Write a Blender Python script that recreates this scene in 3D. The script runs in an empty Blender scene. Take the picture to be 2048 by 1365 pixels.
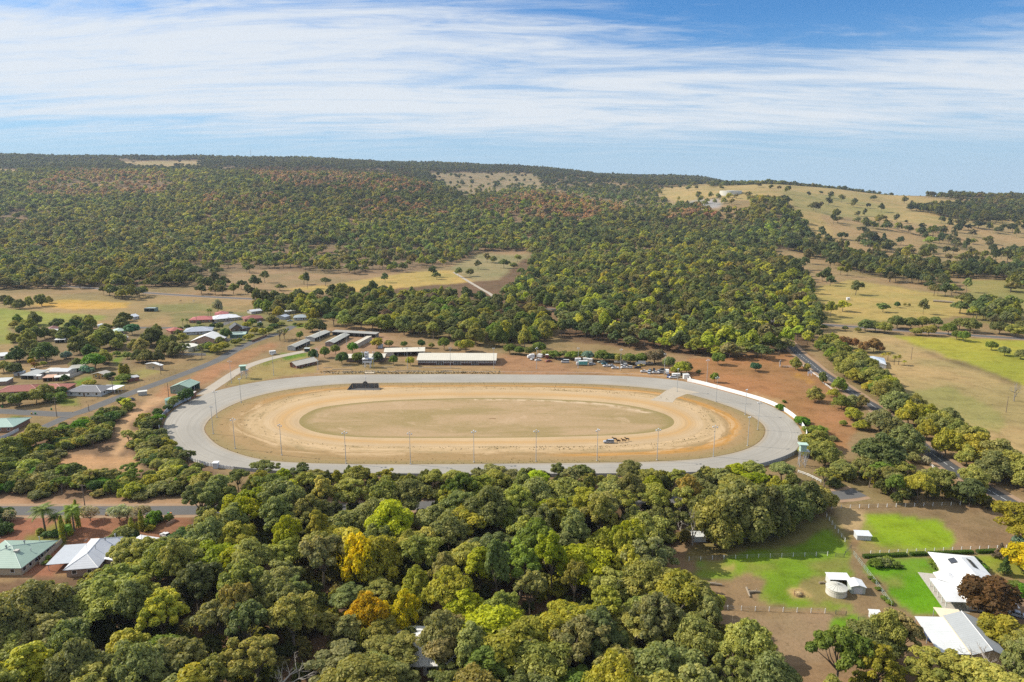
import bpy, math, random
import numpy as np
from mathutils import Vector
R_ = math.radians
rng = np.random.default_rng(7)
random.seed(7)
C = bpy.context.scene.collection
SC = bpy.context.scene

# ------------------------------------------------------------------ camera, sky, sun, exposure
CAM_H = 115.0                      # the drone's height above the plain
PITCH = R_(11.9)
F = 2048 * 24 / 36                 # focal length of the 24 mm lens in photo pixels
CX, CY = 1024.0, 682.5
cp, sp = math.cos(PITCH), math.sin(PITCH)
cam = bpy.data.cameras.new('camera'); cam.lens = 24; cam.sensor_width = 36
cam.clip_start = 1; cam.clip_end = 40000
camo = bpy.data.objects.new('camera', cam); C.objects.link(camo)
camo.location = (0, 0, CAM_H); camo.rotation_euler = (math.pi / 2 - PITCH, 0, 0)
SC.camera = camo

SUN_EL, SUN_AZ = R_(38), math.atan2(-0.97, 0.25)      # azimuth from +Y towards +X
sun = bpy.data.lights.new('sun', 'SUN'); sun.energy = 5.0; sun.angle = R_(0.53); sun.color = (1.0, 0.925, 0.80)
suno = bpy.data.objects.new('sun', sun); C.objects.link(suno)
sd = Vector((math.sin(SUN_AZ) * math.cos(SUN_EL), math.cos(SUN_AZ) * math.cos(SUN_EL), math.sin(SUN_EL)))
suno.rotation_euler = sd.to_track_quat('Z', 'Y').to_euler(); suno.location = (-300, 80, 300)

SC.view_settings.view_transform = 'Standard'; SC.view_settings.look = 'None'
SC.view_settings.exposure = 0.34; SC.view_settings.gamma = 1.0; SC.view_settings.use_curve_mapping = False
SC.cycles.max_bounces = 6; SC.cycles.diffuse_bounces = 4; SC.cycles.sample_clamp_indirect = 4; SC.cycles.glossy_bounces = 2
SC.cycles.transmission_bounces = 2; SC.cycles.transparent_max_bounces = 6; SC.cycles.volume_bounces = 0
SC.cycles.use_denoising = False

class NT:
    """small helper to write node trees"""
    def __init__(s, nt): s.nt = nt; nt.nodes.clear()
    def n(s, t, **kw):
        nd = s.nt.nodes.new(t)
        for k, v in kw.items():
            if k.startswith('i_'):
                nd.inputs[int(k[2:]) if k[2:].isdigit() else k[2:].replace('_', ' ')].default_value = v
            else: setattr(nd, k, v)
        return nd
    def l(s, a, b): s.nt.links.new(a, b)
    def math(s, op, a, b=None, clamp=False):
        nd = s.nt.nodes.new('ShaderNodeMath'); nd.operation = op; nd.use_clamp = clamp
        for i, v in enumerate((a, b)):
            if v is None: continue
            if isinstance(v, (int, float)): nd.inputs[i].default_value = v
            else: s.l(v, nd.inputs[i])
        return nd.outputs[0]
    def mix(s, fac, a, b, blend='MIX'):
        nd = s.nt.nodes.new('ShaderNodeMix'); nd.data_type = 'RGBA'; nd.blend_type = blend
        for i, v in ((0, fac), (6, a), (7, b)):
            if isinstance(v, (int, float)): nd.inputs[i].default_value = v
            elif isinstance(v, tuple): nd.inputs[i].default_value = v if len(v) == 4 else (*v, 1)
            else: s.l(v, nd.inputs[i])
        return nd.outputs[2]
    def noise(s, vec, scale, detail=4, rough=.55, dist=0.0):
        nd = s.n('ShaderNodeTexNoise'); nd.inputs['Scale'].default_value = scale
        nd.inputs['Detail'].default_value = detail; nd.inputs['Roughness'].default_value = rough
        nd.inputs['Distortion'].default_value = dist
        if vec is not None: s.l(vec, nd.inputs['Vector'])
        return nd.outputs['Fac']
    def ramp(s, fac, lo, hi, smooth=True):
        nd = s.n('ShaderNodeMapRange'); nd.interpolation_type = 'SMOOTHSTEP' if smooth else 'LINEAR'
        nd.inputs['From Min'].default_value = lo; nd.inputs['From Max'].default_value = hi
        s.l(fac, nd.inputs['Value']); return nd.outputs['Result']

world = bpy.data.worlds.new('World'); SC.world = world; world.use_nodes = True
w = NT(world.node_tree)
sky = w.n('ShaderNodeTexSky', sky_type='NISHITA', sun_disc=False, sun_elevation=SUN_EL, sun_rotation=SUN_AZ % (2 * math.pi),
          altitude=200, air_density=1.0, dust_density=0.6, ozone_density=1.2)
SKY_STRENGTH = 0.115
SKY_TINT = (.24, .60, .95)
# thin cirrus: streaks on a flat sheet high above the plain, seen in perspective
tc = w.n('ShaderNodeTexCoord'); sep = w.n('ShaderNodeSeparateXYZ'); w.l(tc.outputs['Generated'], sep.inputs[0])
el = w.math('MAXIMUM', sep.outputs[2], 0.0)
den = w.math('ADD', el, 0.10)
cu = w.math('DIVIDE', sep.outputs[0], den); cv = w.math('DIVIDE', sep.outputs[1], den)
cmb = w.n('ShaderNodeCombineXYZ'); w.l(cu, cmb.inputs[0]); w.l(cv, cmb.inputs[1])
def cloudmap(rot, sx, sy, ox, oy):
    m = w.n('ShaderNodeMapping'); m.inputs['Rotation'].default_value = (0, 0, R_(rot))
    m.inputs['Scale'].default_value = (sx, sy, 1); m.inputs['Location'].default_value = (ox, oy, 0)
    w.l(cmb.outputs[0], m.inputs['Vector']); return m.outputs[0]
big = w.noise(cloudmap(-12, .42, .85, 3.4, 1.7), 1.0, 3, .5, .3)
streak = w.noise(cloudmap(-9, .42, 2.1, 1.1, 5.2), 1.0, 8, .64, 1.4)
wisp = w.noise(cloudmap(18, 1.1, 3.4, 7.7, 2.9), 1.0, 9, .68, 2.2)
sm = w.math('ADD', w.math('MULTIPLY', big, .50), w.math('ADD', w.math('MULTIPLY', streak, 1.05), w.math('MULTIPLY', wisp, .62)))
# a veil of thin cloud in the middle of the sky; clearer higher up on the right and just above the hills
z_, x_ = sep.outputs[2], sep.outputs[0]
veil = w.math('MULTIPLY', w.ramp(z_, .055, .12), w.math('SUBTRACT', 1, w.math('MULTIPLY', w.math('MULTIPLY', w.ramp(z_, .17, .26), w.ramp(z_, .50, .34)), .75)))  # veil full again overhead, out of view, to raise the ambient light
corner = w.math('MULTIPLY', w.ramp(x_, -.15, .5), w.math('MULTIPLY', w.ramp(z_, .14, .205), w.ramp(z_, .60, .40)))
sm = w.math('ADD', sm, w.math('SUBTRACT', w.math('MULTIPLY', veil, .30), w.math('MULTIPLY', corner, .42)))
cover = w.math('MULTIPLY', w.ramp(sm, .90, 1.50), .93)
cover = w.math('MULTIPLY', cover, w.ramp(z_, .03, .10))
skyc = w.n('ShaderNodeMix', data_type='RGBA', blend_type='MULTIPLY'); skyc.inputs[0].default_value = 1
w.l(sky.outputs[0], skyc.inputs[6]); skyc.inputs[7].default_value = (SKY_TINT[0], SKY_TINT[1], SKY_TINT[2], 1)
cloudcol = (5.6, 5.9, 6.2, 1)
low_air = w.math('MULTIPLY', w.math('SUBTRACT', 1, w.ramp(z_, -.02, .24)), .95)     # pale air low over the horizon
skyb = w.mix(low_air, skyc.outputs[2], (3.2, 4.5, 5.7))
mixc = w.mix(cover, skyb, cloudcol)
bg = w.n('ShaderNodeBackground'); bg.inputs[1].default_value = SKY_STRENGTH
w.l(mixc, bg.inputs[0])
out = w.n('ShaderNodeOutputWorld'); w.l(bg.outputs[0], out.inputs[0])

# ------------------------------------------------------------------ measuring: photo pixel <-> place on the ground
def gp(px, py, z=0.0):
    u, v = (px - CX) / F, (py - CY) / F
    dy, dz = cp - v * sp, -sp - v * cp
    t = (z - CAM_H) / dz
    return np.array((u * t, dy * t))
def proj(x, y, z):
    d = y * cp - (z - CAM_H) * sp
    d = np.where(np.abs(d) < 1e-3, 1e-3, d)
    return CX + F * x / d, CY + F * (-y * sp - (z - CAM_H) * cp) / d
def inpoly(px, py, poly):
    poly = np.asarray(poly, float); r = np.zeros(px.shape, bool)
    m = (px >= poly[:, 0].min()) & (px <= poly[:, 0].max()) & (py >= poly[:, 1].min()) & (py <= poly[:, 1].max())
    if not m.any(): return r
    x, y = px[m], py[m]; c = np.zeros(x.shape, bool)
    for (x0, y0), (x1, y1) in zip(poly, np.roll(poly, -1, 0)):
        if y0 == y1: continue
        k = (y0 > y) != (y1 > y)
        c ^= k & (x < (x1 - x0) * (y - y0) / (y1 - y0) + x0)
    r[m] = c; return r
def vnoise(x, y, scale, seed=0):
    """cheap smooth value noise, -1..1"""
    r = np.random.default_rng(seed).random((64, 64)) * 2 - 1
    X, Y = np.asarray(x, float) / scale, np.asarray(y, float) / scale
    i, j = np.floor(X).astype(int), np.floor(Y).astype(int)
    a, b = X - i, Y - j; a, b = a * a * (3 - 2 * a), b * b * (3 - 2 * b)
    g = lambda p, q: r[p % 64, q % 64]
    return (g(i, j) * (1 - a) + g(i + 1, j) * a) * (1 - b) + (g(i, j + 1) * (1 - a) + g(i + 1, j + 1) * a) * b
def fbm(x, y, scale, seed=0, o=4):
    s, a, t = 0, 1, 0
    for k in range(o): s = s + a * vnoise(x, y, scale / 2 ** k, seed + k); t += a; a *= .5
    return s / t

# ------------------------------------------------------------------ the land: hill profiles measured along sight lines (distance, photo row)
PROF = {
 -500: [(900, 0), (1300, 530), (1700, 460), (2100, 402), (2500, 362), (2750, 350), (3300, 335), (4200, 312), (4800, 318)],
 0:    [(900, 0), (1300, 530), (1700, 458), (2100, 400), (2500, 362), (2750, 350), (3000, 349), (3300, 340), (3700, 324), (4200, 313), (4700, 318)],
 256:  [(900, 0), (1300, 528), (1700, 456), (2100, 400), (2500, 360), (2700, 348), (3000, 347), (3400, 337), (3800, 327), (4300, 316), (4800, 321)],
 512:  [(900, 0), (1300, 526), (1700, 456), (2100, 400), (2500, 364), (2750, 350), (3000, 347), (3500, 333), (4000, 322), (4500, 317), (5000, 322)],
 640:  [(950, 0), (1300, 524), (1700, 455), (2100, 400), (2450, 364), (2650, 351), (3000, 350), (3500, 338), (4000, 326), (4500, 320), (5000, 326)],
 768:  [(1000, 0), (1300, 522), (1700, 450), (2000, 405), (2300, 374), (2500, 360), (2650, 354), (3000, 354), (3500, 343), (4000, 333), (4500, 328), (5000, 334)],
 896:  [(1000, 0), (1300, 521), (1700, 450), (2000, 408), (2250, 386), (2500, 391), (2700, 384), (3100, 366), (3500, 353), (3900, 341), (4400, 328), (4900, 334)],
 1024: [(1000, 0), (1300, 520), (1600, 466), (1850, 417), (2000, 399), (2200, 406), (2600, 394), (3000, 376), (3500, 359), (4000, 346), (4500, 333), (5000, 339)],
 1100: [(1000, 0), (1300, 518), (1600, 463), (1850, 413), (2000, 395), (2200, 403), (2600, 391), (3000, 374), (3400, 358), (4000, 347), (4500, 340), (5000, 347)],
 1200: [(1000, 0), (1300, 515), (1600, 466), (1850, 427), (2000, 415), (2200, 413), (2600, 396), (3000, 379), (3500, 364), (4200, 355), (4800, 351), (5300, 357)],
 1300: [(1000, 0), (1300, 512), (1600, 466), (1800, 438), (1950, 430), (2100, 427), (2400, 406), (2800, 386), (3200, 372), (3800, 364), (4500, 354), (5200, 360)],
 1408: [(1000, 0), (1300, 510), (1600, 464), (1750, 438), (1850, 424), (2000, 416), (2300, 398), (2600, 381), (2900, 371), (3150, 368), (3500, 376), (4500, 358), (5200, 364)],
 1536: [(1000, 0), (1300, 505), (1550, 457), (1700, 428), (1800, 418), (2000, 407), (2300, 387), (2600, 370), (2750, 365), (3000, 371), (4000, 384)],
 1664: [(900, 0), (1200, 522), (1500, 472), (1800, 437), (2100, 411), (2400, 391), (2600, 381), (2700, 379), (3000, 388), (4000, 398)],
 1792: [(850, 0), (1100, 546), (1400, 497), (1700, 456), (2000, 426), (2200, 407), (2400, 396), (2500, 393), (2800, 402), (4000, 410)],
 1920: [(850, 0), (1100, 551), (1400, 506), (1700, 466), (2000, 432), (2300, 407), (2500, 397), (2650, 392), (3000, 402), (4000, 410)],
 2048: [(850, 0), (1100, 556), (1400, 512), (1700, 472), (2000, 440), (2300, 414), (2600, 401), (2800, 397), (3200, 405), (4000, 412)],
 2550: [(850, 0), (1100, 556), (1400, 514), (1700, 476), (2000, 446), (2300, 420), (2600, 408), (2800, 404), (3200, 412), (4000, 418)],
}
LY = np.linspace(math.log(500), math.log(9500), 420)
COLS = sorted(PROF); S_C = np.array([(c - CX) / F / 1.013 for c in COLS]); ZG = []
for c in COLS:
    ys, zs = [500, PROF[c][0][0]], [0, 0]
    for Y, py in PROF[c][1:]:
        v = (py - CY) / F; t = Y / (cp - v * sp); ys.append(Y); zs.append(CAM_H + t * (-sp - v * cp))
    ys += [6500, 9500]; zs += [zs[-1] * .9, zs[-1] * .75]
    z = np.interp(LY, np.log(ys), zs)
    k = np.exp(-np.linspace(-2, 2, 13) ** 2); k /= k.sum()
    z = np.convolve(np.pad(z, 6, mode='edge'), k, 'valid'); z[np.exp(LY) < PROF[c][0][0] * .93] = 0
    ZG.append(np.maximum(z, 0))
ZG = np.array(ZG)
SF = np.linspace(S_C[0], S_C[-1], 260)
ZF = np.array([np.interp(SF, S_C, ZG[:, j]) for j in range(ZG.shape[1])]).T
k = np.exp(-np.linspace(-2, 2, 11) ** 2); k /= k.sum()
ZF = np.array([np.convolve(np.pad(ZF[:, j], 5, mode='edge'), k, 'valid') for j in range(ZF.shape[1])]).T
def terrain(x, y):
    x, y = np.asarray(x, float), np.asarray(y, float)
    yy = np.clip(y, 500, 9499); s = np.clip(x / np.maximum(y, 1), SF[0], SF[-1] - 1e-6)
    a = (s - SF[0]) / (SF[1] - SF[0]); b = (np.log(yy) - LY[0]) / (LY[1] - LY[0])
    i = np.clip(a.astype(int), 0, len(SF) - 2); j = np.clip(b.astype(int), 0, len(LY) - 2); a, b = a - i, b - j
    z = (ZF[i, j] * (1 - a) + ZF[i + 1, j] * a) * (1 - b) + (ZF[i, j + 1] * (1 - a) + ZF[i + 1, j + 1] * a) * b
    bump = fbm(x, y, 330, 11, 3) * 13 + fbm(x + .35 * y, y * .45, 520, 21, 2) * 24 * np.clip((2750 - y) / 500, 0, 1) * np.clip((y - 1050) / 900, 0, 1)
    return np.where(y < 700, 0, np.maximum(z + bump * np.clip(z / 30, 0, 1), 0))

# ------------------------------------------------------------------ haze: one closed box of thin air round the place
HAZE = 4.6e-5
hm = bpy.data.materials.new('haze'); hm.use_nodes = True; hn = hm.node_tree; hn.nodes.clear()
pv = hn.nodes.new('ShaderNodeVolumePrincipled'); pv.inputs['Color'].default_value = (.72, .84, 1, 1); pv.inputs['Density'].default_value = HAZE; pv.inputs['Anisotropy'].default_value = .1
ho = hn.nodes.new('ShaderNodeOutputMaterial'); hn.links.new(pv.outputs[0], ho.inputs['Volume'])
hme = bpy.data.meshes.new('haze'); bx = [(x, y, z) for z in (-1.5, 520) for x, y in ((-9700, -1700), (9700, -1700), (9700, 9700), (-9700, 9700))]
hme.from_pydata(bx, [], [(3, 2, 1, 0), (4, 5, 6, 7), (0, 1, 5, 4), (1, 2, 6, 5), (2, 3, 7, 6), (3, 0, 4, 7)]); hme.materials.append(hm)
hob = bpy.data.objects.new('haze', hme); C.objects.link(hob); hob['kind'] = 'stuff'; hob.display_type = 'WIRE'

# ------------------------------------------------------------------ materials
_m = {}
def newmat(name):
    m = bpy.data.materials.new(name); m.use_nodes = True; return m, NT(m.node_tree)
def surf(t, col, rough=.85, spec=.25, bump=None, bs=.3, bd=.1, metal=0):
    b = t.n('ShaderNodeBsdfPrincipled'); b.inputs['Roughness'].default_value = rough
    b.inputs['Specular IOR Level'].default_value = spec; b.inputs['Metallic'].default_value = metal
    if isinstance(col, tuple): b.inputs['Base Color'].default_value = (*col, 1) if len(col) == 3 else col
    else: t.l(col, b.inputs['Base Color'])
    if bump is not None:
        bn = t.n('ShaderNodeBump'); bn.inputs['Strength'].default_value = bs; bn.inputs['Distance'].default_value = bd
        t.l(bump, bn.inputs['Height']); t.l(bn.outputs[0], b.inputs['Normal'])
    o = t.n('ShaderNodeOutputMaterial'); t.l(b.outputs[0], o.inputs[0]); return b
def mat(col, rough=.7, var=.16, scale=1.2, spec=.3, metal=0):
    key = (tuple(col), rough, var, scale, metal)
    if key in _m: return _m[key]
    m, t = newmat('paint')
    tcn = t.n('ShaderNodeTexCoord'); nz = t.noise(tcn.outputs['Object'], scale, 5, .6)
    c = t.mix(nz, tuple(x * (1 - var) for x in col), tuple(min(1, x * (1 + var)) for x in col))
    surf(t, c, rough, spec, metal=metal); _m[key] = m; return m
def roofmat(col, pitch=.76, axis=0, tile=False):
    """ribbed sheet metal (or rows of tiles)"""
    key = ('roof', tuple(col), pitch, axis, tile)
    if key in _m: return _m[key]
    m, t = newmat('roof_tiles' if tile else 'roof_sheet')
    tcn = t.n('ShaderNodeTexCoord'); sx = t.n('ShaderNodeSeparateXYZ'); t.l(tcn.outputs['Object'], sx.inputs[0])
    rib = t.math('SINE', t.math('MULTIPLY', sx.outputs[axis], 2 * math.pi / pitch))
    rib = t.math('POWER', t.math('MAXIMUM', rib, 0), 6)
    dirt = t.noise(tcn.outputs['Object'], .35, 5, .65)
    c = t.mix(dirt, tuple(x * .82 for x in col), tuple(min(1, x * 1.12) for x in col))
    c = t.mix(t.math('MULTIPLY', rib, .22), c, tuple(x * .6 for x in col))
    surf(t, c, .75 if tile else .5, .3, rib, .5, .05); _m[key] = m; return m
def leafmat(name, instancer):
    m, t = newmat(name)
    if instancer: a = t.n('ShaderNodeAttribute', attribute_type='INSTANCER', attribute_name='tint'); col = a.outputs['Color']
    else: a = t.n('ShaderNodeObjectInfo'); col = a.outputs['Color']
    lf = t.n('ShaderNodeAttribute', attribute_type='GEOMETRY', attribute_name='leaf')
    f = lf.outputs['Fac']
    v = t.math('ADD', t.math('MULTIPLY', f, .75), .62)
    vc = t.n('ShaderNodeCombineXYZ'); t.l(t.math('ADD', t.math('MULTIPLY', f, .85), .60), vc.inputs[0]); t.l(t.math('ADD', t.math('MULTIPLY', f, .66), .68), vc.inputs[1]); t.l(t.math('ADD', t.math('MULTIPLY', f, .5), .52), vc.inputs[2])
    c = t.mix(1.0, col, vc.outputs[0], 'MULTIPLY')
    p = t.n('ShaderNodeBsdfPrincipled'); p.inputs['Roughness'].default_value = .55; p.inputs['Specular IOR Level'].default_value = .22
    t.l(c, p.inputs['Base Color'])
    tr = t.n('ShaderNodeBsdfTranslucent'); t.l(t.mix(1.0, c, (1.25, 1.2, .6), 'MULTIPLY'), tr.inputs[0])
    mx = t.n('ShaderNodeMixShader'); mx.inputs[0].default_value = .42; t.l(p.outputs[0], mx.inputs[1]); t.l(tr.outputs[0], mx.inputs[2])
    o = t.n('ShaderNodeOutputMaterial'); t.l(mx.outputs[0], o.inputs[0]); return m
LEAF, LEAF_I = leafmat('leaves', False), leafmat('far_leaves', True)
def tintmat(name, rough, spec, metal=0):
    m, t = newmat(name); a = t.n('ShaderNodeObjectInfo'); tcn = t.n('ShaderNodeTexCoord')
    nz = t.noise(tcn.outputs['Object'], 2.5, 5, .65)
    c = t.mix(t.ramp(nz, .3, .7), a.outputs['Color'], t.mix(1.0, a.outputs['Color'], (.72, .70, .68), 'MULTIPLY'))
    surf(t, c, rough, spec, metal=metal); return m
BARK = tintmat('bark', .9, .1); PAINT = tintmat('car_paint', .28, .5); BARK_I = mat((.16, .13, .10), .9, .3)
GLASS = mat((.02, .025, .03), .12, .1, 1, .6); RUBBER = mat((.015, .015, .016), .8)
STEEL = mat((.42, .43, .44), .4, .1, 2, .5); WHITE = mat((.78, .78, .76), .6, .06); CONC = mat((.42, .39, .34), .9, .2)

# ------------------------------------------------------------------ mesh helpers
class MB:
    def __init__(s): s.v, s.f, s.mi = [], [], []
    def add(s, vs, fs, m=0):
        o = len(s.v); s.v += [tuple(map(float, p)) for p in vs]; s.f += [tuple(i + o for i in f) for f in fs]; s.mi += [m] * len(fs); return s
    def box(s, x0, x1, y0, y1, z0, z1, m=0):
        return s.add([(x0, y0, z0), (x1, y0, z0), (x1, y1, z0), (x0, y1, z0), (x0, y0, z1), (x1, y0, z1), (x1, y1, z1), (x0, y1, z1)],
                     [(3, 2, 1, 0), (4, 5, 6, 7), (0, 1, 5, 4), (1, 2, 6, 5), (2, 3, 7, 6), (3, 0, 4, 7)], m)
    def prism(s, prof, y0, y1, m=0, axis='y'):
        n = len(prof)
        g = (lambda a, b, c: (a, c, b)) if axis == 'y' else (lambda a, b, c: (c, a, b))
        vs = [g(a, b, y0) for a, b in prof] + [g(a, b, y1) for a, b in prof]
        fs = [tuple(range(n)), tuple(range(2 * n - 1, n - 1, -1))] + [(i, i + n, (i + 1) % n + n, (i + 1) % n) for i in range(n)]
        return s.add(vs, fs, m)
    def tube(s, pts, rad, seg=6, m=0, cap=True):
        pts = [Vector(p) for p in pts]; vs, fs = [], []
        for i, p in enumerate(pts):
            d = (pts[min(i + 1, len(pts) - 1)] - pts[max(i - 1, 0)]).normalized()
            a = d.cross(Vector((0, 0, 1)) if abs(d.z) < .9 else Vector((1, 0, 0))).normalized(); b = d.cross(a)
            r = rad[i] if isinstance(rad, (list, tuple)) else rad
            vs += [p + (a * math.cos(2 * math.pi * q / seg) + b * math.sin(2 * math.pi * q / seg)) * r for q in range(seg)]
        for i in range(len(pts) - 1):
            for q in range(seg): fs.append((i * seg + q, i * seg + (q + 1) % seg, (i + 1) * seg + (q + 1) % seg, (i + 1) * seg + q))
        if cap: fs += [tuple(range(seg - 1, -1, -1)), tuple((len(pts) - 1) * seg + q for q in range(seg))]
        return s.add(vs, fs, m)
    def lathe(s, prof, seg=24, m=0, c=(0, 0)):
        vs, fs = [], []
        for r, z in prof: vs += [(c[0] + r * math.cos(2 * math.pi * q / seg), c[1] + r * math.sin(2 * math.pi * q / seg), z) for q in range(seg)]
        for i in range(len(prof) - 1):
            for q in range(seg): fs.append((i * seg + q, i * seg + (q + 1) % seg, (i + 1) * seg + (q + 1) % seg, (i + 1) * seg + q))
        return s.add(vs, fs, m)
    def mesh(s, name, *mats):
        me = bpy.data.meshes.new(name); me.from_pydata(s.v, [], s.f)
        for q in mats: me.materials.append(q)
        if len(mats) > 1: me.polygons.foreach_set('material_index', s.mi)
        return me
def link(name, me, parent=None, loc=None, rot=None, scl=None, color=None, kind=None):
    o = bpy.data.objects.new(name, me); C.objects.link(o)
    if parent is not None: o.parent = parent
    if loc is not None: o.location = loc
    if rot is not None: o.rotation_euler = rot if isinstance(rot, tuple) else (0, 0, rot)
    if scl is not None: o.scale = scl
    if color is not None: o.color = (*color, 1)
    if kind: o['kind'] = kind
    return o
def tag(o, label, cat, group=None):
    o['label'] = label; o['category'] = cat
    if group: o['group'] = group
    return o
def thing(name, label, cat, loc, rz=0, group=None):
    return tag(link(name, None, loc=loc, rot=rz), label, cat, group)
def copy_tree(o, parent=None):
    c = o.copy(); C.objects.link(c)
    if parent is not None: c.parent = parent
    for ch in list(o.children): copy_tree(ch, c)
    return c
def spline(pts, closed=False, per=10):
    P = [np.asarray(p, float) for p in pts]; n = len(P); o = []
    for i in range(n if closed else n - 1):
        g = (lambda k: P[k % n]) if closed else (lambda k: P[min(max(k, 0), n - 1)])
        p0, p1, p2, p3 = g(i - 1), g(i), g(i + 1), g(i + 2)
        for q in range(per):
            t = q / per
            o.append(.5 * (2 * p1 + (p2 - p0) * t + (2 * p0 - 5 * p1 + 4 * p2 - p3) * t * t + (3 * p1 - p0 - 3 * p2 + p3) * t ** 3))
    if not closed: o.append(P[-1])
    return np.array(o)
def pxline(pts, **k): return spline([gp(*p) for p in pts], **k)

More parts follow.
